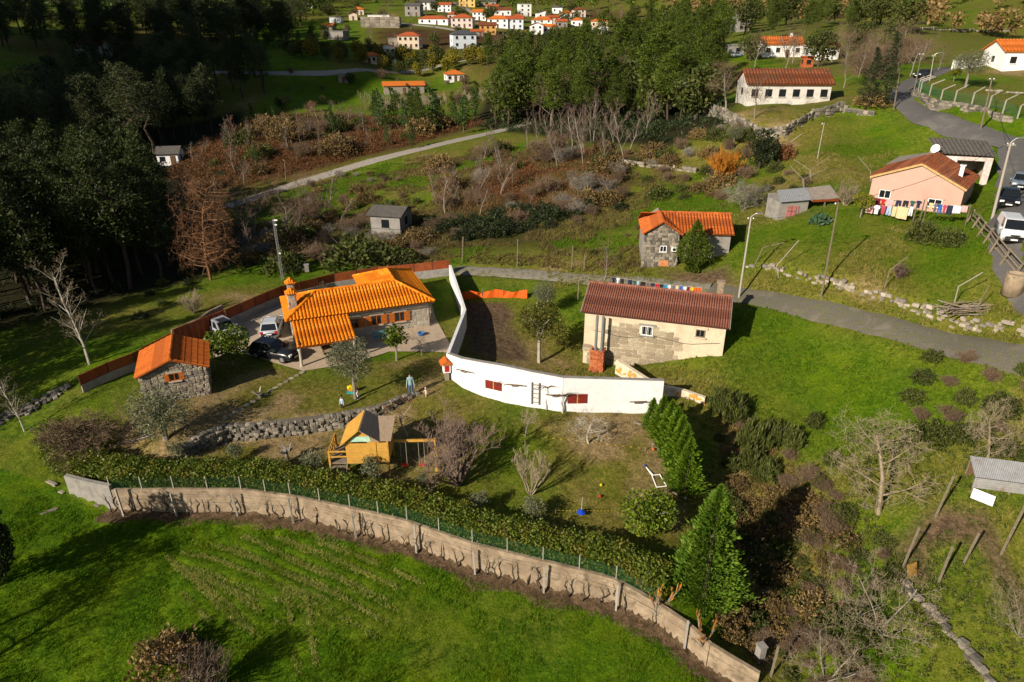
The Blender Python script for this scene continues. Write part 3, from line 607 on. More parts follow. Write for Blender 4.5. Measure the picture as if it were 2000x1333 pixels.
def deck(name, planes, parent, m, th=.10):
    mb = MB()
    for poly in planes:
        p = [Vector(x) for x in poly]; N = (p[1] - p[0]).cross(p[2] - p[0]).normalized(); k = len(p)
        mb.add(p + [x - N * th for x in p], [list(range(k)), list(range(k, 2 * k))[::-1]] + [(i, k + i, k + (i + 1) % k, (i + 1) % k) for i in range(k)])
    return mb.build(name, m, parent)

# ------------------------------------------------------------------ stones laid one by one
def stone_mesh(seed, m):
    bm = bmesh.new(); bmesh.ops.create_cube(bm, size=1.0); r = random.Random(seed)
    bmesh.ops.bevel(bm, geom=bm.edges[:], offset=.16, segments=1, affect='EDGES')
    for v in bm.verts: v.co += Vector((r.uniform(-.07, .07), r.uniform(-.09, .09), r.uniform(-.07, .07)))
    me = bpy.data.meshes.new('stone'); bm.to_mesh(me); bm.free(); me.materials.append(m); return me
ST_G = [stone_mesh(i, M_STONE[i % 5]) for i in range(10)]
ST_D = [stone_mesh(20 + i, M_DSTONE[i % 4]) for i in range(8)]
ST_H = [stone_mesh(40 + i, M_HSTONE[i % 4]) for i in range(8)]
def lay(parent, origin, U, keep, W, z0, z1, ch, cw, depth, meshes, seed=0, name='stone', rough=.05, limit=290):
    """courses of stones on a vertical face: origin + U*u, heights z0..z1; keep(u, z) says where stone stands"""
    r = random.Random(seed); U = Vector(U).normalized(); N = Vector((U.y, -U.x, 0)); z = z0; cnt = 0; ang = math.atan2(U.y, U.x)
    while z < z1 - .02:
        h = ch * r.uniform(.75, 1.3); u = -r.uniform(0, cw) * .5
        while u < W:
            w = cw * r.uniform(.55, 1.5); cu, cz = u + w / 2, z + h / 2
            if 0 <= cu <= W and keep(cu, cz) and cnt < limit:
                o = bpy.data.objects.new(name, r.choice(meshes)); link(o, parent); cnt += 1
                o.location = Vector(origin) + U * cu + Vector((0, 0, cz)) + N * r.uniform(-.02, rough)
                o.scale = (min(w, W - cu + w / 2) * 1.02, depth * r.uniform(.9, 1.15), h * 1.02)
                o.rotation_euler = (r.uniform(-.05, .05), r.uniform(-.10, .10), ang + r.uniform(-.05, .05))
            u += w
        z += h
    return cnt

# ------------------------------------------------------------------ windows and doors (local frame: face along u, outward -v)
def window(parent, u, z, w, h, v, fm, shutters=None, sm=None, grille=False, name='window', open_=.95, lintel=None):
    p = MB(); p.box((u, v + .03, z), (w, .05, h)); wn_ = p.build(name, M_GLASS, parent)
    f = MB(); t = .07
    for dx, dz, ww, hh in ((-w / 2, 0, t, h + t), (w / 2, 0, t, h + t), (0, -h / 2, w, t), (0, h / 2, w, t), (0, 0, t * .7, h)): f.box((u + dx, v - .02, z + dz), (ww, .07 if dx or dz else .06, hh))
    f.build('frame', fm, wn_)
    if shutters:
        for sg in (-1, 1):
            s_ = MB(); cx = u + sg * (w / 2 + shutters / 2 + .02); s_.box((cx, v - .05, z), (shutters, .045, h + .06))
            for k in range(3): s_.box((cx, v - .085, z + (k - 1) * h * .36), (shutters * .82, .03, h * .26))
            s_.build('shutter', sm, wn_)
    si = MB(); si.box((u, v - .08, z - h / 2 - .08), (w + .3, .2, .09)); si.build('sill', lintel or M_HSTONE[0], wn_)
    if lintel: li = MB(); li.box((u, v - .03, z + h / 2 + .13), (w + .5, .1, .18)); li.build('lintel', lintel, wn_)
    if grille:
        g_ = MB()
        for k in range(4): g_.box((u - w / 2 + (k + .5) * w / 4, v - .07, z), (.02, .02, h))
        g_.build('grille', M_WHITEP, wn_)
    return wn_

# ------------------------------------------------------------------ main stone house with hipped orange roof
hA = at_z(558, 629, 2.8); main = thing('stone_house', 'long low stone house with bright orange hipped roof and orange shutters', 'house', (hA.x, hA.y, 0), R(21.2))
E_, RZ, D_ = 2.8, 4.22, 6.4
pf = [(0, 0, E_), (14.3, 0, E_), (11.1, 3.2, RZ), (3.2, 3.2, RZ)]
planes = [pf, [(0, D_, E_), (0, 0, E_), (3.2, 3.2, RZ)], [(7.9, D_, E_), (0, D_, E_), (3.2, 3.2, RZ), (11.1, 3.2, RZ)],
          [(7.9, 10.3, E_), (7.9, 6.4, E_), (11.1, 3.2, RZ), (11.1, 7.1, RZ)], [(14.3, 10.3, E_), (7.9, 10.3, E_), (11.1, 7.1, RZ)], [(14.3, 0, E_), (14.3, 10.3, E_), (11.1, 7.1, RZ), (11.1, 3.2, RZ)]]
rf = deck('roof', planes, main, M_DECK)
for p_ in planes: tile_plane(rf, p_, .325, T_ORANGE)
for a, b in (((0, 0, E_), (3.2, 3.2, RZ)), ((14.3, 0, E_), (11.1, 3.2, RZ)), ((3.2, 3.2, RZ), (11.1, 3.2, RZ)), ((0, D_, E_), (3.2, 3.2, RZ)), ((11.1, 3.2, RZ), (11.1, 7.1, RZ)), ((11.1, 7.1, RZ), (7.9, 10.3, E_)), ((11.1, 7.1, RZ), (14.3, 10.3, E_))):
    ridge_caps(rf, Vector(a) + Vector((0, 0, .09)), Vector(b) + Vector((0, 0, .11)), T_ORANGE)
w_ = MB(); w_.box((7.15, 3.2, 1.2), (13.3, 5.6, 3.2)); w_.box((11.1, 7.85, 1.2), (5.5, 4.1, 3.2)); hw = w_.build('wall', mat('house mortar', (.37, .325, .26), .95, .2, 9, bump=.4, bscale=30), main)
wins = [(10.75, 1.55, .95, .95), (8.45, 1.55, .95, .95), (6.2, 1.5, .95, .95)]
def clear_of(ws, pad=.12): return lambda u, z: not any(abs(u - a) < c / 2 + pad and abs(z - b) < d / 2 + pad for a, b, c, d in ws)
ko = clear_of(wins, .22); lay(hw, (0, .42, 0), (1, 0, 0), lambda u, z: .55 < u < 13.75 and ko(u, z), 14, .0, 2.7, .34, .46, .10, ST_H, 5, 'stone', .004)
for i, (a, b, c, d) in enumerate(wins): window(main, a, b, c, d, .36, M_WOODO, .55, M_WOODO, lintel=M_HSTONE[2])
ea = MB(); ea.box((9.9, .30, 2.58), (8.0, .10, .26)); ea.build('eave_board', M_CONCG, main)
gt = MB(); gt.tube([(5.9, -.06, 2.72), (14.2, -.06, 2.70)], .06, 6); gt.tube([(13.75, .25, 2.65), (13.75, .25, .05)], .05, 6); gt.build('gutter', mat('brown gutter', (.07, .045, .03), .5), main)
# porch
PF = [(.5, -4.4, 1.96), (5.75, -4.4, 1.96), (5.75, -.02, 2.72), (.5, -.02, 2.72)]
pr = deck('porch_roof', [PF], main, M_DECK, .08); tile_plane(pr, PF, .325, T_ORANGE)
for x, y in ((.7, -4.25), (5.5, -4.25)):
    c_ = MB(); c_.lathe([(.17, -.3), (.17, .12), (.13, .14), (.12, 1.74), (.17, 1.77), (.17, 1.84)], (x, y, 0), 10); c_.build('column', M_HSTONE[2], main)
pb = MB(); pb.box((3.1, -4.25, 1.87), (5.1, .16, .14)); pb.box((.7, -2.1, 2.2), (.12, 4.2, .14)); pb.build('porch_beam', M_WOODB, main)
def stone_chimney(x, y, z0, z1, s=.72):
    c_ = MB(); c_.box((x, y, (z0 + z1) / 2), (s, s, z1 - z0)); ch = c_.build('chimney', M_HSTONE[2], main)
    lay(ch, (x - s / 2, y - s / 2, 0), (1, 0, 0), lambda u, z: True, s, z0 + .25, z1 - .05, .24, .3, .10, ST_H, int(y * 10), 'stone', .01)
    lay(ch, (x - s / 2, y + s / 2, 0), (0, -1, 0), lambda u, z: True, s, z0 + .25, z1 - .05, .24, .3, .10, ST_H, int(y * 20), 'stone', .01)
    k = s / 2 + .16; t = (x, y, z1 + .48); p4 = [(x - k, y - k, z1), (x + k, y - k, z1), (x + k, y + k, z1), (x - k, y + k, z1)]
    pls = [[p4[i], p4[(i + 1) % 4], t] for i in range(4)]; cp = deck('chimney_cap', pls, main, T_ORANGE, .05)
    for q in pls: tile_plane(cp, q, .2, T_ORANGE, .3, 'cap_tile')
stone_chimney(.95, 2.35, 2.9, 4.75); stone_chimney(1.1, 5.3, 2.9, 4.75, .62)
# low wall at the back seen between the roofs
bw = MB(); bw.box((6.4, 9.6, .9), (2.6, .3, 1.8)); bw.build('yard_wall', M_CONCG, main)

# ------------------------------------------------------------------ small stone shed
sA = at_z(263, 740, 2.6); shed = thing('stone_shed', 'small square rubble stone shed with orange gabled roof beside the driveway', 'shed', (sA.x, sA.y, -.35), R(22))
z0 = .35; pL = [(0, 5.3, 2.6 + z0), (0, 0, 2.6 + z0), (2.72, 0, 3.72 + z0), (2.72, 5.3, 3.72 + z0)]; pR = [(5.42, 0, 2.6 + z0), (5.42, 5.3, 2.6 + z0), (2.72, 5.3, 3.72 + z0), (2.72, 0, 3.72 + z0)]
sr = deck('roof', [pL, pR], shed, M_DECK, .09)
for p_ in (pL, pR): tile_plane(sr, p_, .24, T_SHED, .45)
ridge_caps(sr, (2.72, -.02, 3.80 + z0), (2.72, 5.3, 3.80 + z0), T_SHED, .12)
def gable_h(u, W, e, a): return e + (a - e) * (1 - abs(u - W / 2) / (W / 2))
g_ = MB(); g_.prism([(.35, -.3), (5.1, -.3), (5.1, 2.52 + z0), (2.72, 3.55 + z0), (.35, 2.52 + z0)], 'y', .42, 4.95); sw = g_.build('wall', M_MORTAR, shed)
sk = clear_of([(2.75, 2.05 + z0, .9, .8)], .1)
lay(sw, (.3, .42, 0), (1, 0, 0), lambda u, z: sk(u + .3, z) and z < gable_h(u + .3, 5.42, 2.5 + z0, 3.55 + z0) - .05, 4.85, -.15, 3.95, .24, .36, .22, ST_G, 11, 'stone', .05)
lay(sw, (5.06, .42, 0), (0, 1, 0), lambda u, z: True, 4.5, -.15, 2.7, .40, .55, .2, ST_G, 12, 'stone', .04)
lay(sw, (.37, 4.9, 0), (0, -1, 0), lambda u, z: True, 4.5, -.15, 2.7, .40, .55, .2, ST_G, 13, 'stone', .04)
window(shed, 2.75, 2.05 + z0, .72, .62, .36, M_WOODO, .36, M_WOODO, lintel=M_HSTONE[2])

# ------------------------------------------------------------------ farmhouse with brown roof
fA = at_z(1134, 609, 4.2); FZ = -1.3; farm = thing('farmhouse', 'cream rendered farmhouse with brown red tiled roof and patch of bare granite', 'house', (fA.x, fA.y, FZ), R(-17))
def fz(z): return z - FZ
pF = [(0, 0, fz(4.2)), (13.05, 0, fz(4.2)), (13.05, 3.7, fz(5.75)), (0, 3.7, fz(5.75))]; pB = [(13.05, 7.4, fz(4.2)), (0, 7.4, fz(4.2)), (0, 3.7, fz(5.75)), (13.05, 3.7, fz(5.75))]
fr = deck('roof', [pF, pB], farm, M_DECKB, .12)
tile_plane(fr, pF, .215, T_BROWN, .36); tile_plane(fr, pB, .43, T_BROWN, .36)
ridge_caps(fr, (-.02, 3.7, fz(5.80)), (13.07, 3.7, fz(5.80)), T_BROWN, .12)
vb = MB()
for x in (0.0, 13.05): vb.bar((x, -.03, fz(4.16)), (x, 3.7, fz(5.72)), .05, .16); vb.bar((x, 7.43, fz(4.16)), (x, 3.7, fz(5.72)), .05, .16)
vb.build('verge_board', M_CONCG, farm)
w_ = MB(); w_.prism([(.35, -.6), (7.05, -.6), (7.05, fz(4.25)), (3.7, fz(5.6)), (.35, fz(4.25))], 'x', .35, 12.75); fw = w_.build('wall', M_PLASTER, farm)
fwins = [(6.05, fz(2.95), 1.0, .85), (10.65, fz(3.3), .72, .66)]; fk = clear_of(fwins, .06)
def patch(u, z):
    zz = z + FZ
    top = 3.55 - ((u - 5.6) / 3.4) ** 2 * 1.0 if 2.7 < u < 8.9 else -9
    low = 1.55 if 6.5 < u < 8.9 else (-9)
    return u > .5 and ((zz < top and fk(u, z) and zz > low - 3) or (zz < .75 - .05 * u and u < 4.6 and zz > -1.6) or (zz < 1.0 and 4 < u < 7.5))
lay(fw, (0, .36, 0), (1, 0, 0), patch, 12.5, 0, fz(3.9), .40, .72, .10, [stone_mesh(60 + i, mat('wall granite %d' % i, c, .95, .3, 5, stain=(.17, .15, .10), stain_s=1.5, bump=.4)) for i, c in enumerate([(.36, .30, .21), (.31, .255, .175), (.40, .34, .24), (.28, .23, .16)])], 31, 'stone', .012)
window(farm, *fwins[0], .32, M_WHITEP, grille=True, lintel=M_CONCG); window(farm, *fwins[1], .32, M_WOODG, lintel=M_PLASTER)
# chimney at the back right
c_ = MB(); c_.box((11.9, 5.0, fz(5.7)), (.55, .55, 1.7)); c_.box((11.9, 5.0, fz(6.6)), (.75, .75, .12)); c_.build('chimney', M_CONC, farm)
cb = MB(); pts = []
for k in range(15):
    u = 1.2 + k * .8; pts.append((u, .30, fz(1.95 + .45 * abs(((k % 7) - 3.5) / 3.5) + (k / 15) * .2)))
cb.tube(pts, .022, 4); cb.build('cable', M_BLACK, farm)
# brick smoke stack with two pipes against the farmhouse
bk = thing('brick_stove', 'red brick outdoor stove with two tall grey flue pipes against farmhouse wall', 'stove', fA + Vector((0, 0, 0)), R(-17)); bk.location = (fA.x, fA.y, FZ - .05)
b0 = MB(); b0.box((1.9, -.55, 1.05), (1.10, .85, 2.2)); core = b0.build('core', M_MORTAR, bk)
bmesh_b = [stone_mesh(80 + i, M_BRICK[i % 3]) for i in range(6)]
lay(core, (1.30, -.98, 0), (1, 0, 0), lambda u, z: True, 1.2, .0, 2.2, .20, .32, .12, bmesh_b, 3, 'brick', .02)
lay(core, (2.46, -.98, 0), (0, 1, 0), lambda u, z: True, .9, .0, 2.2, .20, .32, .12, bmesh_b, 4, 'brick', .02)
lay(core, (1.34, -.12, 0), (0, -1, 0), lambda u, z: True, .9, .0, 2.2, .20, .32, .12, bmesh_b, 5, 'brick', .02)
for x in (1.65, 2.2):
    p_ = MB(); p_.tube([(x, -.55, 2.0), (x, -.55, 5.55)], .13, 10); p_.build('flue_pipe', M_STEEL, bk)

# ------------------------------------------------------------------ stone house with orange cross gable behind the lane
oA = at_z(1254, 455, 7.3); OZ = 3.0; oh = thing('rubble_house', 'two storey rubble stone house with orange cross gabled roof behind green cypress', 'house', (oA.x, oA.y, OZ), R(-6))
e, a = 7.3 - OZ, 8.75 - OZ; W = 4.3; mid_ = W / 2
q1 = [(W - .2, .2, e), (9.9, .2, e), (9.9, 3.4, a), (mid_, 3.4, a)]; q1 = [(mid_, .2, e), (9.9, .2, e), (9.9, 3.4, a), (mid_, 3.4, a)]
q2 = [(9.9, 6.6, e), (0, 6.6, e), (0, 3.4, a), (9.9, 3.4, a)]
q3 = [(0, 5.4, e), (0, -.5, e), (mid_, -.5, a), (mid_, 4.4, a)]; q4 = [(W, -.5, e), (W, .6, e), (mid_, 3.4, a), (mid_, -.5, a)]
q4 = [(W, -.5, e), (W, .3, e), (mid_ + .1, 3.4, a - .02), (mid_, -.5, a)]
orf = deck('roof', [q1, q2, q3, q4], oh, M_DECK, .1)
tile_plane(orf, [(W, .2, e), (9.9, .2, e), (9.9, 3.4, a), (mid_, 3.4, a)], .33, T_ORANGE2); tile_plane(orf, q3, .33, T_ORANGE2); tile_plane(orf, q4, .33, T_ORANGE2)
ridge_caps(orf, (mid_, -.5, a + .06), (mid_, 3.4, a + .06), T_ORANGE2); ridge_caps(orf, (mid_, 3.4, a + .06), (9.9, 3.4, a + .06), T_ORANGE2)
w_ = MB(); w_.prism([(.3, -.8), (W - .3, -.8), (W - .3, e - .1), (mid_, a - .18), (.3, e - .1)], 'y', -.1, 6.3); w_.box((6.6, 3.5, (e - 1) / 2 - .1), (6.0, 5.6, e + .8)); ow = w_.build('wall', M_CONCG, oh)
okp = clear_of([(2.4, 2.6, .8, .75), (2.6, .35, 1.1, 2.0)], .05)
lay(ow, (.3, -.1, 0), (1, 0, 0), lambda u, z: okp(u + .3, z) and z < gable_h(u + .3, W, e - .1, a - .2), W - .6, -.3, a - .2, .27, .34, .16, ST_D + ST_G[:3], 71, 'stone', .04)
window(oh, 2.4, 2.6, .7, .65, -.16, M_WHITEP)
dr = MB(); dr.box((2.6, -.17, .35), (1.0, .08, 1.9)); dd = dr.build('door', mat('orange door', (.55, .22, .09), .7), oh); hd = MB(); hd.box((2.95, -.23, .35), (.05, .05, .12)); hd.build('handle', M_STEEL, dd)
ac = MB(); ac.box((3.55, -.32, 2.65), (.62, .28, .5)); acu = ac.build('air_conditioner', M_WHITEP, oh); fn = MB(); fn.lathe([(.18, 0), (.18, .02)], (0, 0, 0), 12)
fo = fn.build('fan', M_DARK, acu); fo.location = (3.55, -.46, 2.65); fo.rotation_euler = (R(90), 0, 0)

# ------------------------------------------------------------------ pink gabled house, sheds behind it
kA = at_z(1700, 346, 12.8); KZ = 9.7; ph = thing('pink_house', 'pink rendered gabled house with old mossy red tiles beside the upper road', 'house', (kA.x, kA.y, KZ), R(-39))
kW, kR, eL, eR, ap, dp = 8.9, 4.6, 12.85 - KZ, 12.65 - KZ, 14.75 - KZ, 8.2
qL = [(-.05, dp, eL), (-.05, 0, eL), (kR, 0, ap), (kR, dp, ap)]; qR = [(kW + .2, 0, eR), (kW + .2, dp, eR), (kR, dp, ap), (kR, 0, ap)]
kr = deck('roof', [qL, qR], ph, M_DECKB, .12); tile_plane(kr, qL, .3, T_RUST, .4); tile_plane(kr, qR, .58, T_RUST, .34); ridge_caps(kr, (kR, 0, ap + .06), (kR, dp, ap + .06), T_RUST, .14)
vb = MB(); vb.bar((-.05, .03, eL - .08), (kR, .03, ap - .08), .1, .2); vb.bar((kW + .2, .03, eR - .08), (kR, .03, ap - .08), .1, .2); vb.build('verge_board', mat('ochre verge', (.50, .34, .14), .8), ph)
w_ = MB(); w_.prism([(.2, -1), (kW, -1), (kW, eR - .05), (kR, ap - .2), (.2, eL - .12)], 'y', .25, dp - .2); w_.build('wall', M_PINK, ph)
window(ph, 1.75, 1.45, 1.1, .85, .2, M_WHITEP, lintel=M_PINK); window(ph, 6.6, 1.2, 1.25, .8, .2, M_WHITEP, lintel=M_PINK)
c_ = MB(); c_.box((7.9, 3.3, ap - 1.1), (.38, .38, 1.6)); c_.box((7.9, 3.3, ap - .25), (.55, .55, .1)); c_.build('chimney', M_WHITEP, ph)
def corr_sheet(mb, a, b, c, d, wave=.18, amp=.03, mi=0):
    """corrugated sheet a-b (low edge) to d-c (high edge), ribs running a->d"""
    a, b, c, d = map(Vector, (a, b, c, d)); n = max(4, int((b - a).length / (wave / 4))); N = (b - a).cross(d - a).normalized(); base = len(mb.v)
    for i in range(n + 1):
        o_ = N * amp * math.sin(i * math.pi / 2); mb.v.append(tuple(a.lerp(b, i / n) + o_)); mb.v.append(tuple(d.lerp(c, i / n) + o_))
    for i in range(n): mb.f.append([base + 2 * i, base + 2 * i + 2, base + 2 * i + 3, base + 2 * i + 1]); mb.m.append(mi)
gr = thing('grey_lean_to', 'lean-to with pale grey sheet roof joined behind the pink house', 'shed', (kA.x, kA.y, KZ), R(-39))
m_ = MB(); corr_sheet(m_, (-.4, 8.0, 3.2), (4.6, 8.0, 4.6), (4.9, 14.0, 4.7), (-.1, 14.0, 3.4), .3, .02); m_.build('roof', M_ASB, gr)
m_ = MB(); m_.prism([(0, 8.2), (4.5, 8.2), (4.7, 13.8), (.2, 13.8)], 'z', -1.5, 3.3); m_.build('wall', M_CONCG, gr)
dish = thing('satellite_dish', 'white round dish on the grey sheet roof behind pink house', 'dish', (kA.x, kA.y, KZ), R(-39))
m_ = MB(); m_.tube([(4.3, 8.8, 4.0), (4.3, 8.8, 5.4)], .04, 6); m_.build('mast', M_STEEL, dish); m_ = MB(); m_.lathe([(.05, 0), (.3, .05), (.5, .16), (.48, .18), (.28, .08)], (0, 0, 0), 14); d_ = m_.build('bowl', M_WHITEP, dish); d_.location = (4.3, 8.7, 5.4); d_.rotation_euler = (R(70), 0, R(-20))
dk = thing('garage', 'garage with dark corrugated roof and pale pink wall behind the pink house', 'garage', (48.3, 79.2, 11.7), R(-19))
m_ = MB(); corr_sheet(m_, (.0, 0, 2.9), (5.9, 0, 2.8), (5.9, 5.2, 3.8), (-.3, 5.2, 3.9), .42, .05); m_.build('roof', M_ASBD, dk)
m_ = MB(); m_.box((1.2, .35, .9), (2.0, .2, 3.4)); m_.box((5.3, .35, .9), (.7, .2, 3.4)); m_.box((3.6, .35, 2.4), (2.8, .2, .4)); m_.box((.3, 2.7, 1.0), (.2, 4.5, 3.4)); m_.box((5.55, 2.7, .9), (.2, 4.5, 3.4)); m_.box((2.9, 4.9, 1.2), (5.2, .2, 3.8)); m_.build('wall', mat('pale pink wall', (.66, .52, .48), .9), dk)
m_ = MB()
for k in range(7): m_.box((.55 + k * .24, .22, 1.1), (.16, .05, 2.8))
m_.build('panel', M_WHITEP, dk)

# tool shed with patched metal roof left of the pink house
tA = G(1520, 432); ts = thing('tool_shed', 'patched tin roofed shed with pink door beside the washing lines', 'shed', tA, R(8))
m_ = MB(); corr_sheet(m_, (-.3, -.3, 2.2), (3.4, -.3, 2.35), (4.6, 3.0, 3.0), (.9, 3.0, 2.8), .2, .025); m_.build('roof', M_ZINC, ts)
m_ = MB(); corr_sheet(m_, (3.3, -.5, 2.25), (6.6, -.5, 2.5), (7.4, 3.0, 3.2), (4.4, 3.0, 2.95), .2, .025); m_.build('roof_sheet', M_ASB, ts)
m_ = MB(); m_.box((5.0, -.5, 2.28), (3.2, .06, .25)); m_.build('fascia', M_RUSTF, ts)
m_ = MB(); m_.box((1.6, .1, .95), (3.4, .15, 2.5)); m_.box((3.25, 1.5, .95), (.15, 2.8, 2.6)); m_.box((-.05, 1.5, .9), (.15, 2.8, 2.4)); m_.box((1.6, 2.9, 1), (3.4, .15, 3)); m_.build('wall', M_CONCG, ts)
m_ = MB(); m_.box((1.35, -.02, .8), (1.1, .08, 1.75)); m_.box((2.15, -.02, .8), (.1, .06, 1.7)); dd = m_.build('door', mat('faded pink door', (.42, .16, .15), .8), ts)
m_ = MB(); m_.box((1.35, -.075, .8), (.05, .03, 1.7)); m_.box((1.35, -.075, 1.1), (1.0, .03, .05)); m_.box((1.35, -.075, .4), (1.0, .03, .05)); m_.build('batten', M_WOODB, dd)
for x in (6.4, 5.0): m_ = MB(); m_.bar((x, -.4, -.3), (x, -.4, 2.4), .12); m_.build('post', M_POLE, ts)

# ------------------------------------------------------------------ plants
def rnd_dirs(r, n):
    v = r.normal(size=(n, 3)); return v / np.linalg.norm(v, axis=1)[:, None]
def leaf_quads(c, size, r, axis=None, aspect=2.2, spread=.6):
    """loose diamond leaves at centres c; axis: preferred long direction"""
    n = len(c); d = rnd_dirs(r, n)
    if axis is not None: d = axis + d * spread; d /= np.linalg.norm(d, axis=1)[:, None] + 1e-9
    o = np.cross(d, rnd_dirs(r, n)); o /= np.linalg.norm(o, axis=1)[:, None] + 1e-9
    s_ = (size * r.uniform(.6, 1.35, n))[:, None]
    v = np.stack([c - d * s_ * .5, c + o * s_ / aspect * .5, c + d * s_ * .5, c - o * s_ / aspect * .5], 1).reshape(-1, 3)
    return v, np.arange(n * 4).reshape(-1, 4)
def data(o):                                      # take the mesh of a throw-away object
    me = o.data; bpy.data.objects.remove(o); return me
B_PINE = mat('pine bark', (.075, .052, .038), .95, .4, 5); B_GREY = mat('grey bark', (.23, .205, .17), .95, .35, 5)
B_PALE = mat('pale bark', (.42, .385, .32), .9, .3, 4, stain=(.20, .18, .14), stain_s=3); B_DARK = mat('dark bark', (.085, .065, .048), .95, .4, 5)
B_BROWN = mat('brown twig', (.17, .115, .072), .9, .3, 4); B_MAUVE = mat('mauve twig', (.165, .115, .088), .9, .3, 4); B_TAN = mat('tan twig', (.28, .225, .15), .9, .3, 4); B_RUST = mat('rusty twig', (.20, .10, .048), .9, .35, 4)
B_BIRCH = mat('birch bark', (.25, .215, .17), .9, .35, 4)
B_ORNG = mat('orange willow twig', (.44, .175, .018), .8, .3, 4)
L_PINE = leaf_mat('pine needles', (.022, .050, .004), (.105, .142, .011), .2); L_PINE2 = leaf_mat('young pine needles', (.020, .060, .012), (.070, .130, .022), .2)
L_EUCA = leaf_mat('eucalyptus leaf', (.026, .046, .014), (.085, .098, .028), .2); L_OLIVE = leaf_mat('olive leaf', (.075, .090, .045), (.215, .225, .125), .2, obj_var=.12)
L_CITR = leaf_mat('citrus leaf', (.030, .070, .005), (.150, .190, .012), .25, .55, .25); L_ORAN = leaf_mat('orange tree leaf', (.040, .062, .008), (.140, .115, .016), .2, .5, .35)
L_CYPR = leaf_mat('cypress spray', (.045, .105, .005), (.165, .265, .012), .25); L_CYPB = leaf_mat('big cypress spray', (.040, .095, .007), (.135, .215, .018), .25); L_CYPD = leaf_mat('garden cypress spray', (.045, .080, .008), (.130, .175, .014), .2)
L_HEDGE = leaf_mat('laurel hedge leaf', (.055, .105, .010), (.235, .285, .030), .3, .5, .3, tint=(.19, .17, .026)); L_SHRUB = leaf_mat('shrub leaf', (.035, .055, .010), (.105, .115, .024), .2); L_BROOM = leaf_mat('broom sprig', (.045, .066, .012), (.135, .155, .034), .2)
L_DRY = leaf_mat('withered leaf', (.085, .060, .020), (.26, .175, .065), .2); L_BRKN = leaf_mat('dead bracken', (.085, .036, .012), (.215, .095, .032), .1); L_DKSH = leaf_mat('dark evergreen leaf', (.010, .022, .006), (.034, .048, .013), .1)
L_MIMO = leaf_mat('mimosa blossom', (.05, .08, .010), (.34, .25, .012), .2, tint=(.05, .075, .012)); L_YEL = leaf_mat('lemon leaf', (.08, .12, .008), (.30, .27, .02), .2); L_FIR = leaf_mat('fir needles', (.014, .028, .010), (.045, .058, .020), .1)
KIND = {}
def kind(name, trunk, crown, h): KIND[name] = (trunk, crown, h)
def pine(seed, h=16, cb=.42, rad=3.0, leafm=L_PINE, size=.42, nb=46, per=42, lean=.3, conic=.8, expo=1.5):
    r = np.random.default_rng(seed); rr = random.Random(seed); t = MB()
    bend = [(rr.uniform(-lean, lean) * k, rr.uniform(-lean, lean) * k, h * k / 6) for k in range(7)]
    t.tube(bend, [h * .016 * (1 - .13 * k) for k in range(7)], 6)
    cs, ax = [], []
    for i in range(nb):
        f = cb + (1 - cb) * (i + rr.random()) / nb; prof = (1 - ((f - cb) / (1 - cb)) ** expo * conic) * min(1, .45 + (f - cb) / (1 - cb) * 3)
        a = i * 2.4 + rr.uniform(-.4, .4); L = rad * prof * rr.uniform(.55, 1.1); k = f * 6; i0 = int(min(5, k)); b0 = Vector(bend[i0]).lerp(Vector(bend[i0 + 1]), k - i0)
        tip = b0 + Vector((math.cos(a) * L, math.sin(a) * L, L * rr.uniform(.05, .45))); t.tube([b0, tip], [h * .004, h * .0015], 3, cap=False)
        m = int(per * (.6 + prof)); c0 = np.array(b0.lerp(tip, .8)); s_ = .22 + .30 * L / rad
        q = r.normal(size=(m, 3)) * np.array([s_, s_, s_ * .72]) * (rad / 3) + c0; cs.append(q)
        o = q - c0 + np.array([0, 0, .25]); ax.append(o / (np.linalg.norm(o, axis=1)[:, None] + 1e-6))
    v, f_ = leaf_quads(np.concatenate(cs), size, r, np.concatenate(ax), 3.0, .7)
    return t.mesh('trunk', B_PINE), data(np_mesh('crown', v, f_, leafm))
L_PINE_SHADED = leaf_mat('pine needles with painted shade', (.009, .020, .003), (.044, .062, .009), .12)  # darker copy of the pine needles, shade of the left woods painted in
for i in range(6): kind('pineshade%d' % i, *pine(150 + i, 16, .24 + .06 * (i % 3), 3.2 + .3 * (i % 3), L_PINE_SHADED, .42, 54 + 4 * i, 60), 16)
for i in range(6): kind('pine%d' % i, *pine(100 + i, 16, .24 + .06 * (i % 3), 3.0 + .3 * (i % 3), nb=54 + 4 * i, per=60), 16)
for i in range(3): kind('youngpine%d' % i, *pine(120 + i, 6, .12, 1.25, L_PINE2, .30, 34, 30, .08, .95), 6)
for i in range(4): kind('euca%d' % i, *pine(130 + i, 19, .34, 4.2, L_EUCA, .46, 52, 44, .5, .55), 19)
for i in range(2): kind('fir%d' % i, *pine(140 + i, 13, .10, 2.6, L_FIR, .38, 70, 40, .1, .97), 13)
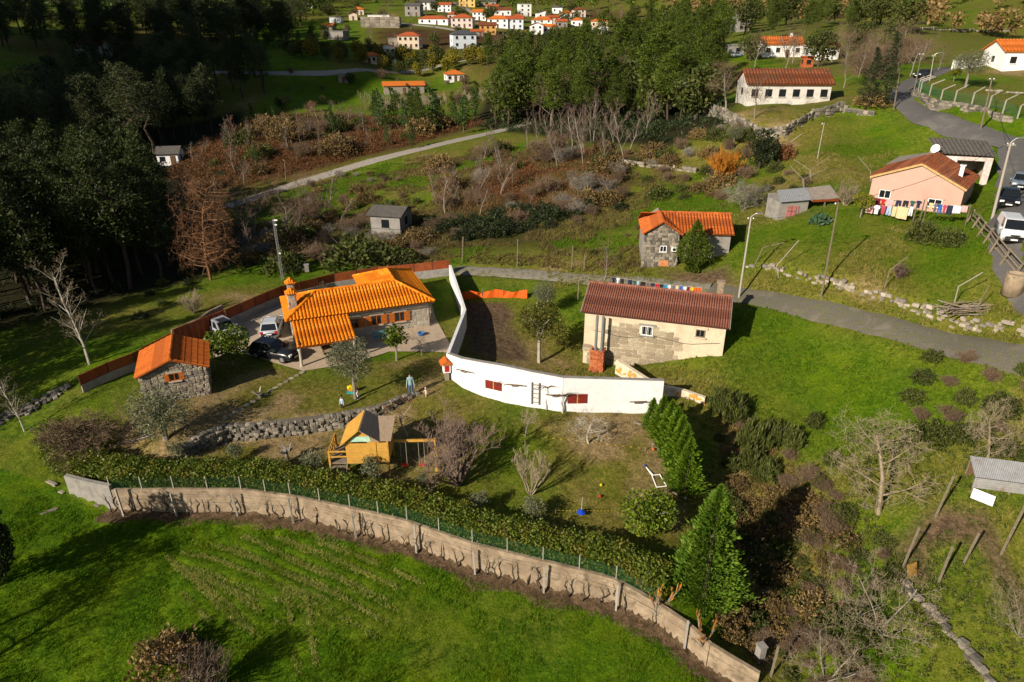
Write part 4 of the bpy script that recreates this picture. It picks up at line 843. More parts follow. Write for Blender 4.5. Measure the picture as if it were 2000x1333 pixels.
def round_tree(seed, h=4.0, rx=1.6, rz=1.4, zc=None, leafm=L_CITR, size=.17, n=2600, trunkm=B_GREY, lobes=9, tr=.09, hollow=.55, aspect=1.8):
    r = np.random.default_rng(seed); zc = zc or h - rz
    t = MB(); t.tube([(0, 0, -.1), (.04, .03, zc * .5), (0, .05, zc)], [tr * 1.2, tr, tr * .7], 7)
    for k in range(6):
        a = k * 1.05 + r.uniform(-.3, .3); t.tube([(0, .03, zc * .55), (math.cos(a) * rx * .35, math.sin(a) * rx * .35, zc), (math.cos(a) * rx * .7, math.sin(a) * rx * .7, zc + rz * .4)], [tr * .6, tr * .4, tr * .15], 4)
    ld = rnd_dirs(r, lobes); lr = r.uniform(.4, .62, lobes); w = r.integers(0, lobes, n)
    d = rnd_dirs(r, n); rad = hollow + (1 - hollow) * r.random(n) ** .5
    c = ld[w] * (1 - lr[w])[:, None] * .95 + d * (lr[w] * rad)[:, None]; c = c * np.array([rx, rx, rz]) * 1.05
    out = c / (np.linalg.norm(c, axis=1)[:, None] + 1e-6); c[:, 2] += zc
    v, f = leaf_quads(c, size, r, out * .6 + np.array([0, 0, .15]), aspect, 1.0)
    return t.mesh('trunk', trunkm), data(np_mesh('crown', v, f, leafm))
kind('citrus', *round_tree(200, 3.3, 1.75, 1.35, None, L_CITR, .22, 2600, hollow=.8, lobes=14), 3.3)
kind('citrus2', *round_tree(201, 3.0, 1.7, 1.25, None, L_CITR, .20, 2600, hollow=.8, lobes=16), 3.0)
kind('loquat', *round_tree(202, 3.2, 1.15, 1.25, None, L_CITR, .26, 800, lobes=10, hollow=.4), 3.2)
kind('orange', *round_tree(203, 5.0, 1.95, 1.65, None, L_ORAN, .17, 4000, B_PALE, 14, .12, .6), 5.0)
kind('olive_big', *round_tree(204, 4.3, 2.1, 1.9, None, L_OLIVE, .20, 5200, B_GREY, 18, .16, .35, 3.6), 4.3)
kind('olive_mid', *round_tree(205, 4.8, 1.7, 1.75, None, L_OLIVE, .19, 4200, B_GREY, 15, .10, .35, 3.6), 4.8)
for i in range(3): kind('olive_small%d' % i, *round_tree(206 + i, 1.7, .85, .75, None, L_OLIVE, .17, 1000, B_GREY, 9, .05, .2, 3.4), 1.7)
kind('dark_round', *round_tree(212, 5.2, 2.3, 2.5, 2.6, L_DKSH, .26, 4200, B_DARK, 14, .12, .75), 5.2)
kind('lemon', *round_tree(213, 3.4, 1.5, 1.2, None, L_YEL, .22, 1500, B_GREY, 9, .08, .5), 3.4)
for i in range(3): kind('farbroad%d' % i, *round_tree(215 + i, 7, 3.0, 2.9, 3.6, L_SHRUB, .5, 1300, B_DARK, 12, .15, .6), 7)
for i in range(2): kind('mimosa%d' % i, *round_tree(220 + i, 8, 3.2, 3.2, 4.2, L_MIMO, .6, 1300, B_DARK, 14, .15, .6), 8)
def cypress(seed, h=5.0, rad=1.3, leafm=L_CYPR, n=4500, size=.30, tear=False, mid=.35, shag=.0):
    r = np.random.default_rng(seed); t = MB(); t.tube([(0, 0, -.1), (0, 0, h * .9)], [.12 * h / 5, .02], 6)
    z = r.random(n) ** 1.25; a = r.uniform(0, 2 * np.pi, n)
    prof = (np.clip(z / mid, .45, 1) * (1 - np.clip((z - mid) / (1 - mid), 0, 1) ** 1.5)) if tear else (np.clip(z / .12, .7, 1) * (1 - z) ** .8)
    lump = .80 + .26 * np.sin(a * 5 + z * 17 + 2 * np.sin(a * 2)) * np.sin(a * 3 - z * 29) + .13 * np.sin(a * 2 + z * 9 + seed) + .12 * r.normal(size=n) + shag * (np.sin(z * 46 + 2.2 * np.sin(a * 3 + seed) + a) - .2) * np.sin(a * 4 + z * 7); rr_ = rad * prof * lump * (.62 + .38 * r.random(n) ** .4)
    c = np.stack([np.cos(a) * rr_, np.sin(a) * rr_, .1 + z * h * .97], 1); ax = np.stack([np.cos(a), np.sin(a), np.full(n, .75 if not tear else 1.6)], 1); ax /= np.linalg.norm(ax, axis=1)[:, None]
    v, f = leaf_quads(c, size, r, ax, 2.6, .35); return t.mesh('trunk', B_DARK), data(np_mesh('crown', v, f, leafm))
for i in range(3): kind('leyland%d' % i, *cypress(230 + i, 3.6, 1.15, L_CYPR, 5200, .19, False, .35, .3), 3.6)
kind('bigcypress', *cypress(234, 7.2, 2.7, L_CYPB, 17000, .26, False, .35, .34), 7.2)
kind('tearcypress', *cypress(235, 6.0, 2.0, L_CYPD, 6500, .26, True, .30), 6.0)
def bare(seed, h=6, tr=.11, lv=4, nb=5, spread=.75, up=.25, first=.28, shrink=.62, twig=.016, tm=B_GREY, wm=B_BROWN, stems=1, curve=.25, tw=3, nb2=3):
    """leafless tree: recursive limbs; the last levels become the crown of twigs"""
    r = random.Random(seed); T, C = MB(), MB()
    def grow_(p, d, L, rad, lev):
        n = 4 if lev < 2 else 3; pts = [p]; q = p; dd = d
        for k in range(n):
            dd = (dd + Vector((r.uniform(-curve, curve), r.uniform(-curve, curve), r.uniform(-curve * .4, curve * .6) + up * .12))).normalized(); q = q + dd * (L / n); pts.append(q)
        rads = [max(twig * .5, rad * (1 - .55 * k / n)) for k in range(n + 1)]
        (T if lev < 2 else C).tube(pts, rads, 6 if lev == 0 else (4 if lev == 1 else 3), cap=False)
        if lev >= lv: return
        m = nb if lev == 0 else (nb2 if lev < lv - 1 else tw)
        for k in range(m):
            f = first + (1 - first) * (k + r.random()) / m if lev == 0 else r.uniform(.25, 1.0)
            x = f * n; i0 = min(n - 1, int(x)); b = pts[i0].lerp(pts[i0 + 1], x - i0); ax = (pts[i0 + 1] - pts[i0]).normalized()
            o = ax.orthogonal().normalized(); o = Matrix.Rotation(k * 2.4 + r.uniform(-.5, .5), 3, ax) @ o
            nd = (ax * (1 - spread) + o * spread + Vector((0, 0, up))).normalized()
            grow_(b, nd, L * shrink * r.uniform(.7, 1.15) * (1.05 - .35 * f if lev == 0 else 1), max(twig, rad * (.40 if lev == 0 else .45) * (1 - .4 * f)), lev + 1)
    for s_ in range(stems):
        a = s_ * 2 * math.pi / stems + r.uniform(-.4, .4); tilt = 0 if stems == 1 else r.uniform(.25, .8)
        grow_(Vector((0, 0, -.15)), Vector((math.cos(a) * tilt, math.sin(a) * tilt, 1)).normalized(), h * (.68 if stems == 1 else .55), tr * (1 if stems == 1 else .55), 0)
    return T.mesh('trunk', tm), C.mesh('crown', wm)
for i in range(3): kind('bare%d' % i, *bare(300 + i, 9, .15, 4, 7, .7, .22, tm=B_GREY, wm=B_BROWN, twig=.014, tw=4, nb2=5), 9)
for i in range(3): kind('birch%d' % i, *bare(310 + i, 9, .085, 4, 14, .5, .35, .2, .38, .012, B_BIRCH, B_MAUVE, tw=4, nb2=5), 9)
for i in range(2): kind('rustbare%d' % i, *bare(345 + i, 9, .11, 4, 12, .6, .28, .2, .42, .013, B_BIRCH, B_RUST, tw=4, nb2=5), 9)
kind('lichen', *bare(320, 6, .11, 4, 12, .72, .10, .22, .56, .0085, B_TAN, B_TAN, tw=5, nb2=5, curve=.32), 6)
kind('lichen2', *bare(321, 5, .08, 4, 6, .62, .25, .25, .58, .0065, B_GREY, B_TAN, stems=4, tw=4, nb2=4), 5)
kind('fruit', *bare(322, 2.7, .075, 4, 6, .8, .12, .5, .66, .0075, B_PALE, B_PALE, tw=4, nb2=4), 2.7)
kind('fruit2', *bare(323, 2.9, .06, 4, 6, .68, .25, .4, .6, .007, B_GREY, B_TAN, tw=4, nb2=4), 2.9)
kind('fruit3', *bare(324, 2.6, .06, 4, 6, .75, .18, .45, .6, .007, B_PALE, B_RUST, tw=4, nb2=4), 2.6)
kind('fig', *bare(325, 4.2, .14, 4, 4, .5, .28, .2, .6, .0085, B_MAUVE, B_MAUVE, stems=10, tw=4, nb2=4), 4.2)
kind('multistem', *bare(326, 4.0, .10, 4, 5, .4, .42, .25, .52, .008, B_TAN, B_TAN, stems=6, tw=4, nb2=4), 4.0)
kind('larch', *bare(327, 14, .18, 3, 62, .85, -.02, .16, .42, .012, B_RUST, B_RUST, curve=.2, tw=6, nb2=9), 14)
kind('tallbare', *bare(341, 11, .12, 4, 20, .6, .25, .18, .38, .0095, B_PALE, B_TAN, curve=.16, tw=4, nb2=5), 11)
kind('scrubtwig', *bare(329, 2.6, .07, 4, 4, .6, .25, .15, .66, .009, B_BROWN, B_BROWN, stems=14, tw=4, nb2=3), 2.6)
kind('willow', *bare(330, 4.6, .12, 3, 6, .40, .40, .1, .62, .018, B_ORNG, B_ORNG, stems=22, tw=5, nb2=3), 4.6)
kind('tantwig', *bare(331, 2.6, .06, 3, 5, .4, .4, .1, .6, .010, B_TAN, B_TAN, stems=14, tw=3, nb2=3), 2.6)
kind('mauvetwig', *bare(332, 2.6, .06, 3, 6, .5, .4, .1, .6, .010, B_MAUVE, B_MAUVE, stems=18, tw=4, nb2=3), 2.6)
kind('greytwig', *bare(333, 4.0, .09, 4, 6, .62, .2, .2, .6, .010, B_GREY, B_GREY, stems=6, tw=4, nb2=4), 4.0)
kind('yellowshoot', *bare(334, 2.4, .09, 2, 6, .25, .6, .35, .55, .020, B_GREY, B_ORNG, stems=3, tw=4), 2.4)
def bush(seed, h, rad, leafm, n, size, wm=B_DARK, aspect=2.2, up=.6):
    r = np.random.default_rng(seed); t = MB()
    for k in range(7):
        a = k * .9; t.tube([(0, 0, -.1), (math.cos(a) * rad * .3, math.sin(a) * rad * .3, h * .4), (math.cos(a) * rad * .6, math.sin(a) * rad * .6, h * .75)], [.035, .025, .01], 4)
    d = rnd_dirs(r, n); d[:, 2] = np.abs(d[:, 2]); lump = .75 + .25 * np.sin(d[:, 0] * 6 + seed) * np.cos(d[:, 1] * 7 + d[:, 2] * 5)
    c = d * (lump * (.55 + .45 * r.random(n) ** .4))[:, None] * np.array([rad, rad, h]); v, f = leaf_quads(c, size, r, d * .5 + np.array([0, 0, up]), aspect, .8)
    return t.mesh('trunk', wm), data(np_mesh('crown', v, f, leafm))
for i in range(3): kind('bush%d' % i, *bush(400 + i, 1.6, 1.4, L_SHRUB, 1500, .19), 1.6)
for i in range(2): kind('broom%d' % i, *bush(410 + i, 1.7, 1.1, L_BROOM, 2200, .34, B_DARK, 7, 1.4), 1.7)
for i in range(2): kind('drybush%d' % i, *bush(420 + i, 1.4, 1.4, L_DRY, 1500, .16), 1.4)
for i in range(2): kind('darkbush%d' % i, *bush(430 + i, 2.0, 1.7, L_DKSH, 1600, .22), 2.0)
kind('redbush', *bush(440, 2.4, 1.4, L_BRKN, 1500, .2), 2.4)
kind('fern', *bush(441, .9, .9, leaf_mat('blue green leaf', (.03, .075, .035), (.09, .16, .09), .2), 160, .5, B_DARK, 3, .5), .9)
PLANT = {'pine': 'pine_tree', 'youngpine': 'young_pine', 'euca': 'eucalyptus_tree', 'fir': 'fir_tree', 'citrus': 'citrus_tree', 'loquat': 'loquat_tree', 'orange': 'orange_tree', 'olive': 'olive_tree', 'leyland': 'conifer', 'bigcypress': 'conifer', 'tearcypress': 'cypress_tree', 'birch': 'birch_tree', 'mimosa': 'mimosa_tree', 'fruit': 'fruit_tree', 'fig': 'fig_tree', 'larch': 'larch_tree', 'willow': 'willow_shrub', 'lemon': 'lemon_tree'}
def plant(kd, p, h, label, group=None, rot=None, wide=1.0, cat=None, name=None):
    T, C, h0 = KIND[kd]
    base = next((PLANT[k] for k in sorted(PLANT, key=len, reverse=True) if kd.startswith(k)), None)
    if base is None: base = 'bramble_bush' if 'darkbush' in kd else 'withered_bush' if 'drybush' in kd else 'twiggy_shrub' if 'twig' in kd else 'green_bush' if 'bush' in kd else 'shrub' if any(k in kd for k in ('broom', 'shoot', 'fern')) else 'bare_tree' if any(k in kd for k in ('bare', 'lichen', 'multi')) else 'broadleaf_tree'
    o = thing(name or base, label, cat or ('tree' if 'tree' in base or base in ('conifer', 'young_pine') else 'shrub'), p, rot if rot is not None else random.uniform(0, 6.28), group)
    s_ = h / h0; o.scale = (s_ * wide, s_ * wide, s_)
    for n_, me in (('trunk', T), ('crown', C)): link(bpy.data.objects.new(n_, me), o)
    return o
def plant_px(kd, px, py, ytop, label, group=None, wide=1.0, rot=None, sink=0.0, name=None):
    p = G(px, py); h = tall(p, px, ytop); p.z -= sink; return plant(kd, p, max(.4, h + sink), label, group, rot, wide, name=name)

# single plants of the garden and its surroundings
for a in [('olive_big', 325, 858, 752, 'big grey green olive tree in front of the stone shed', None, 1.12), ('olive_mid', 694, 778, 655, 'tall grey olive tree in front of the orange porch', None, 1.0),
    ('citrus', 455, 714, 636, 'dense round citrus tree between stone shed and parked cars'), ('loquat', 775, 704, 634, 'loose leafy green tree beside the blue bench'),
    ('orange', 1053, 708, 588, 'round orange tree with pale trunk in kitchen garden', None, .95), ('olive_mid', 1062, 622, 545, 'grey olive tree behind the orange tree in kitchen garden', None, .9),
    ('citrus2', 1260, 1046, 962, 'round yellow green citrus tree beside the cypress row'), ('fruit', 1150, 866, 798, 'pale leafless fruit tree with wide crown before the white wall', None, 1.3),
    ('fruit2', 1025, 852, 782, 'thin grey fruit tree in front of the wall ladder'), ('fruit3', 797, 852, 768, 'small reddish fruit tree behind the wooden playhouse', None, 1.1),
    ('fig', 897, 946, 806, 'big spreading mauve fig tree without leaves on lower lawn', None, 1.25), ('multistem', 1036, 966, 850, 'slender many stemmed bare tree on the lower lawn', None, .9),
    ('mauvetwig', 890, 862, 800, 'dense dark mauve thicket shrub behind the big fig tree', None, 1.0), ('fruit2', 825, 694, 640, 'little bare tree at the edge of the house yard', None, .9),
    ('olive_small0', 350, 900, 862, 'small olive bush at the end of terrace wall'), ('olive_small1', 463, 900, 866, 'small olive bush on the grass below the terrace wall bend'), ('olive_small2', 614, 922, 876, 'small olive bush left of the playhouse steps'),
    ('olive_small0', 728, 946, 892, 'pale young olive in front of the playhouse legs', None, .8), ('olive_small1', 936, 998, 958, 'small olive in front of the big fig tree', None, .95), ('olive_small2', 1044, 1016, 968, 'round silvery olive bush behind the hedge', None, .95), ('olive_small1', 826, 952, 924, 'tiny olive beside the red swing', None, .8),
    ('bigcypress', 1374, 1172, 945, 'large feathery conifer at the corner of the hedge', None, .80), ('tearcypress', 1352, 530, 428, 'drop shaped green cypress in front of rubble house', None, 1.05),
    ('birch0', 1180, 548, 448, 'pale twiggy birch beside the rubble house', None, 1.2), ('willow', 1412, 356, 278, 'glowing orange willow shrub on the slope below the school', None, 1.2),
    ('dark_round', 1482, 332, 246, 'dark round evergreen tree beside the orange willow', None, .95), ('redbush', 1533, 312, 270, 'reddish brown bush beside the dark evergreen'), ('greytwig', 1450, 412, 328, 'grey leafless tree left of the tool shed', None, 1.1), ('olive_mid', 1432, 290, 240, 'grey leaved tree behind the orange willow', None, 1.0),
    ('tallbare', 175, 712, 452, 'tall slender leafless tree beside the left fence', None, 1.0), ('tallbare', 48, 842, 672, 'leafless tree beside the stony path at left edge', None, .9), ('larch', 412, 548, 268, 'tall rusty leafless larch in front of the dark wood', None, .85),
    ('scrubtwig', 170, 893, 790, 'big brown twiggy shrub at the corner of the hedge', None, 1.3), ('tantwig', 380, 612, 556, 'tan twiggy bush behind the rusty gate', None, 1.1), ('mauvetwig', 628, 572, 540, 'dark mauve bush behind the house chimney', None, .8),
    ('dark_round', -12, 1150, 960, 'dark evergreen shrub cut by the left edge of the field', None, .55), ('mauvetwig', 412, 1345, 1245, 'purple brown twiggy shrub at the bottom of the field'), ('drybush0', 330, 1296, 1242, 'withered brown bush on the mound in the field', None, 1.1),
    ('yellowshoot', 1282, 1200, 1105, 'bare shrub with yellow shoots at the concrete wall', None, 1.0), ('yellowshoot', 1376, 1262, 1180, 'bare shrub with orange shoots at the broken end of the wall', None, .9),
    ('lichen', 1716, 1004, 800, 'wide lichen covered bare tree on the right slope', None, 1.2), ('lichen2', 1712, 1230, 1075, 'small bare tree with several stems above the field path', None, 1.2), ('lichen2', 1612, 1335, 1215, 'tangled bare tree at the bottom of the gully', None, 1.2), ('lichen', 1925, 905, 760, 'bare tree behind the zinc shed', None, .8), ('lichen2', 1990, 1240, 1110, 'bare tree at the lower right corner', None, .9),
    ('bare0', 1418, 216, 102, 'spreading bare tree left of the school', None, 1.1), ('bare1', 1474, 232, 138, 'pale bare tree in front of the school', None, 1.0), ('bare2', 1648, 172, 92, 'bare tree behind the right end of the school', None, .9), ('fir0', 1690, 212, 92, 'dark fir beside the road bend'), ('fir1', 1722, 212, 66, 'taller dark fir beside the road bend'), ('drybush1', 1700, 206, 172, 'autumn brown bush below the two firs', None, 1.3),
    ('olive_mid', 1885, 172, 92, 'big grey olive tree beside the white garage', None, 1.3), ('lemon', 1862, 160, 128, 'yellow lemon tree near the white road wall'), ('lemon', 1680, 425, 372, 'yellow green lemon tree left of the pink house', None, .9), ('tantwig', 1650, 402, 340, 'brown twiggy shrub behind the tool shed', None, 1.2),
    ('fern', 1602, 438, 415, 'blue green agave like plant before the tool shed', None, 1.1), ('bush0', 1800, 470, 420, 'green bush below the washing lines', None, .8), ('bush1', 1855, 478, 440, 'dull green bush at the foot of the road fence', None, 1.1),
    ('bush2', 560, 530, 482, 'olive green bush beside the metal mast', None, 1.2), ('bush0', 700, 520, 455, 'leafy thicket bush behind the house roof', None, 1.6), ('bush1', 780, 518, 478, 'thorny green bush right of the grey hut', None, 1.5),
    ('birch1', 945, 312, 222, 'white stemmed birch beside the gravel road'), ('birch2', 893, 400, 290, 'bushy mauve birch on the brown mound', None, 1.3), ('birch0', 935, 395, 330, 'young birch on the brown mound', None, 1.1), ('greytwig', 1140, 372, 318, 'grey brush tree at the edge of the brown mound', None, 1.4),
    ('scrubtwig', 720, 440, 408, 'brown scrub bush behind the grey hut', None, 1.5), ('scrubtwig', 600, 440, 372, 'dense brown brush left of the bright meadow', None, 1.6), ('bare1', 560, 470, 368, 'low bare tree beside the larch', None, 1.2), ('bare2', 500, 470, 372, 'bare tree right behind the larch', None, 1.1)]:
    plant_px(*a)
for i, (x, y, yt) in enumerate([(1272, 838, 778), (1290, 856, 772), (1304, 876, 782), (1315, 896, 796), (1324, 916, 812), (1332, 938, 832), (1338, 962, 856)]):
    plant_px('leyland%d' % (i % 3), x, y, yt, '%s of the bright green cypress row from the white wall' % ['first', 'second', 'third', 'fourth', 'fifth', 'sixth', 'seventh'][i], 'bright green cypress row', 1.05)
for i, (x, y, yt) in enumerate([(1408, 800, 752), (1430, 815, 762), (1470, 870, 812), (1508, 860, 815), (1545, 868, 828), (1590, 830, 800), (1620, 905, 876), (1500, 930, 890), (1462, 908, 868)]):
    plant_px('broom%d' % (i % 2), x, y, yt, 'dark upright broom shrub on the slope right of the cypress row', 'broom shrubs on the slope', 1.0, name='broom_shrub')
for p_, h_, kd_, lb_ in (((-31.6, 27.0), 7.2, 'euca0', 'broad dark evergreen beyond the left edge of the field'), ((-33, 22.5), 9.5, 'lichen', 'tall bare tree beyond the lower left corner'), ((-14, 19), 8.0, 'lichen2', 'bare tree standing below the bottom edge of the field'), ((-4, 17), 7.0, 'lichen', 'bare tree below the bottom centre of the field')):
    plant(kd_, (*p_, hz(*p_)), h_, lb_)
# groups of alike trees; positions are drawn inside the ground they cover
def ordinal(i):
    a = ['first', 'second', 'third', 'fourth', 'fifth', 'sixth', 'seventh', 'eighth', 'ninth', 'tenth', 'eleventh', 'twelfth', 'thirteenth', 'fourteenth', 'fifteenth', 'sixteenth', 'seventeenth', 'eighteenth', 'nineteenth']
    return a[i] if i < 19 else ('twentieth' if i == 19 else 'twenty-' + a[i - 20] if i < 29 else 'thirtieth' if i == 29 else 'thirty-' + a[i - 30])
def fill(poly, kinds, hs, label, group, n, gap, seed, wide=(.85, 1.2)):
    r = random.Random(seed); P_ = [G(*q) if len(q) == 2 else Vector(q) for q in poly]; X0, X1 = min(p.x for p in P_), max(p.x for p in P_); Y0, Y1 = min(p.y for p in P_), max(p.y for p in P_); got = []
    for _ in range(n * 60):
        if len(got) >= n: break
        x, y = r.uniform(X0, X1), r.uniform(Y0, Y1)
        if not inside(np.array([x]), np.array([y]), P_)[0] or any((x - a) ** 2 + (y - b) ** 2 < gap * gap for a, b in got): continue
        got.append((x, y))
    got.sort(key=lambda g: g[0] / g[1]); zs = height_np(np.array([g[0] for g in got]), np.array([g[1] for g in got]))
    for i, ((x, y), z) in enumerate(zip(got, zs)): plant(r.choice(kinds), (x, y, z - .1), r.uniform(*hs), label + (', %s from the left' % ordinal(i) if len(got) <= 36 else ''), group, wide=r.uniform(*wide))
PN = ['pine%d' % i for i in range(6)]; PD = ['pineshade%d' % i for i in range(6)]; EU = ['euca%d' % i for i in range(4)]; BI = ['birch%d' % i for i in range(3)]; BA = ['bare%d' % i for i in range(3)]; BU = ['bush%d' % i for i in range(3)]; FB = ['farbroad%d' % i for i in range(3)]
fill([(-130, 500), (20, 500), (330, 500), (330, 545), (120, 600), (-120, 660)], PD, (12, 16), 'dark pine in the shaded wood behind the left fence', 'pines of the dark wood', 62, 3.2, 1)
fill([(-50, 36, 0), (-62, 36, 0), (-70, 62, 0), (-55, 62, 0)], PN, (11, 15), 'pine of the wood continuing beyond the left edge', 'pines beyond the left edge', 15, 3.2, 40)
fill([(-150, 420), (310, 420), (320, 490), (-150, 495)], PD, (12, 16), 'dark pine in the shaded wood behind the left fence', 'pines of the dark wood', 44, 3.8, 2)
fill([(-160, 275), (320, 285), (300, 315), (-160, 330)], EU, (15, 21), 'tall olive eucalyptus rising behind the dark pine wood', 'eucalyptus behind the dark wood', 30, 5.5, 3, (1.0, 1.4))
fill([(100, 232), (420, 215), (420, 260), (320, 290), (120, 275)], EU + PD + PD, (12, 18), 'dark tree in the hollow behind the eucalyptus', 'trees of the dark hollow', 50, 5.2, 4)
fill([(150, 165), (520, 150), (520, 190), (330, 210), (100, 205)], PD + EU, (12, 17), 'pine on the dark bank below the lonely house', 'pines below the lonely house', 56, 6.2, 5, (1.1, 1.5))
fill([(940, 248), (1000, 195), (1100, 150), (1200, 130), (1390, 130), (1400, 215), (1300, 240), (1180, 252), (1060, 250)], PN, (9.5, 18.5), 'green pine in the wood between valley and school', 'pines of the middle wood', 98, 4.8, 6, (.85, 1.4))
fill([(960, 240), (1060, 200), (1200, 160), (1390, 150), (1400, 230), (1180, 258)], FB + BA, (8, 14), 'broad or leafless tree mixed into the middle pine wood', 'mixed trees in the pine wood', 18, 9, 41)
fill([(1130, 120), (1400, 95), (1420, 125), (1180, 128)], PN, (12, 17), 'green pine in the wood between valley and school', 'pines of the middle wood', 26, 8.0, 7)
fill([(710, 245), (950, 222), (900, 250), (760, 262)], ['youngpine0', 'youngpine1', 'youngpine2'] + PN[:2], (6, 10), 'young pine above the gravel road at the edge of bracken hill', 'young pines above the gravel road', 22, 4.0, 8)
for i, (x, y, yt) in enumerate([(443, 294, 252), (502, 322, 278), (650, 262, 205), (536, 240, 208), (492, 228, 200), (520, 232, 205), (905, 262, 190), (757, 285, 240), (805, 292, 240), (640, 255, 215)]):
    plant_px('youngpine%d' % (i % 3), x, y, yt, 'lone young pine standing in the rusty bracken', 'lone pines in the bracken', .9)
fill([(1020, 285), (1260, 262), (1290, 300), (1200, 330), (1080, 335)], BI, (8, 12), 'thin leafless birch below the middle pine wood', 'birches below the pine wood', 17, 3.6, 9)
fill([(840, 380), (960, 330), (1010, 350), (960, 420), (860, 420)], BI + ['rustbare0', 'rustbare1'], (5, 9), 'bare birch among dry grass on the mound', 'birches on the mound', 15, 3.2, 10)
fill([(330, 400), (480, 362), (620, 402), (720, 440), (620, 478), (440, 500)], ['rustbare0', 'rustbare1', 'bare1', 'birch2'], (6, 10), 'tall leafless tree with rusty twigs between larch and gravel road', 'rusty trees beside the larch', 20, 3.2, 42)
fill([(340, 335), (440, 275), (600, 240), (760, 245), (600, 320), (450, 360)], ['rustbare0', 'rustbare1', 'birch0'], (5, 8), 'slender rusty tree rising above the bracken', 'slender trees above the bracken', 24, 4.5, 43)
fill([(250, 640), (300, 560), (470, 505), (490, 520), (330, 590)], ['bush0', 'darkbush0'], (.8, 1.5), 'low dark bush in the shade behind the rusty fence', 'bushes behind the fence', 9, 3, 11)
fill([(420, 480), (520, 440), (700, 445), (860, 470), (860, 500), (650, 505), (450, 520)], ['scrubtwig', 'bush1', 'drybush0', 'greytwig'], (1.6, 3.2), 'tangled brown scrub between the house and the gravel road', 'brown scrub behind the house', 34, 2.4, 12, (1, 1.5))
fill([(830, 440), (960, 425), (1080, 415), (1190, 385), (1215, 410), (1100, 445), (900, 470)], ['darkbush0', 'darkbush1', 'scrubtwig'], (1.4, 2.6), 'dark bramble in the hedge line below the mound', 'brambles below the mound', 30, 1.9, 13, (1, 1.5))
fill([(1100, 400), (1215, 350), (1220, 390), (1130, 420)], ['scrubtwig', 'drybush1', 'greytwig'], (1.5, 3), 'brown brush at the corner of the meadow', 'brush at the meadow corner', 9, 2.4, 14)
fill([(1560, 930), (1640, 960), (1670, 1050), (1640, 1120), (1560, 1060), (1520, 960)], ['drybush0', 'drybush1', 'scrubtwig', 'bush2'], (.9, 1.8), 'brown bramble tangle on the slope below the lichen tree', 'brambles on the right slope', 26, 1.1, 15, (1, 1.4))
fill([(1420, 1000), (1500, 980), (1560, 1080), (1530, 1230), (1470, 1290), (1400, 1240)], ['bush0', 'bush2', 'drybush0', 'drybush1'], (.7, 1.4), 'green bush in the shaded gully below the big conifer', 'bushes of the gully', 26, 1.1, 16, (.9, 1.3))
fill([(1660, 1090), (1720, 1050), (1780, 1120), (1700, 1200), (1640, 1180)], ['bush0', 'scrubtwig'], (.6, 1.2), 'low bush beside the sloping field path', 'bushes by the field path', 9, 1.2, 17)
fill([(1820, 700), (2010, 730), (2010, 880), (1900, 900), (1760, 820)], ['bush0', 'bush1', 'broom0', 'scrubtwig'], (.7, 1.6), 'olive green bush on the slope above the zinc shed', 'bushes above the zinc shed', 26, 1.6, 18, (1, 1.4))
fill([(1380, 280), (1440, 255), (1520, 265), (1540, 330), (1470, 360), (1390, 340)], ['drybush1', 'scrubtwig', 'bush1'], (1.4, 2.6), 'brown bush among the trees below the school wall', 'bushes below the school', 14, 2.6, 19)
fill([(1500, 360), (1560, 330), (1600, 370), (1540, 400), (1480, 390)], ['bush1', 'scrubtwig', 'bush2'], (.8, 1.5), 'bush among the old vine posts above the tool shed', 'bushes among vine posts', 10, 1.8, 20)
fill([(1660, 165), (1700, 120), (1800, 118), (1860, 135), (1790, 155)], BA + ['scrubtwig'], (5, 8), 'bare tree in the grey copse behind the road bend', 'bare copse behind the road', 14, 4.5, 21)
fill([(1440, 120), (1720, 95), (1760, 108), (1640, 128), (1480, 135)], BA + FB, (7, 11), 'leafless tree of the wood behind the school houses', 'trees behind the school', 26, 7, 22)
fill([(560, 118), (950, 128), (940, 112), (620, 100)], ['mimosa0', 'mimosa1'] + FB[:1], (5, 8), 'yellow flowering mimosa below the village', 'mimosas below the village', 44, 5.5, 23)
fill([(930, 150), (1150, 128), (1140, 100), (1000, 105)], PN + FB, (8, 13), 'tree on the slope between village and pine wood', 'trees below the village', 30, 8, 24)
fill([(620, 62), (1250, 60), (1220, 85), (960, 90), (640, 90)], FB + BA, (4, 7), 'garden tree among the village houses', 'village trees', 34, 11, 25)
fill([(620, 22), (1250, 15), (1250, 50), (640, 52)], FB + BA, (5, 9), 'tree on the hillside above the village', 'hillside trees above the village', 40, 14, 26)
fill([(0, 60), (600, 40), (560, 95), (300, 130), (0, 100)], PD + EU, (13, 20), 'dark tree on the shaded hill above the lonely house', 'trees of the shaded hill', 90, 9, 27, (1.1, 1.6))
fill([(380, 95), (620, 85), (610, 110), (420, 140)], FB + PN, (6, 10), 'tree along the terraces left of the village', 'trees by the terraces', 20, 9, 28)
fill([(1250, 60), (1500, 45), (1800, 60), (1740, 85), (1300, 100)], PN + FB, (9, 15), 'tree on the wooded hill above the school', 'trees of the hill above the school', 60, 9, 29)

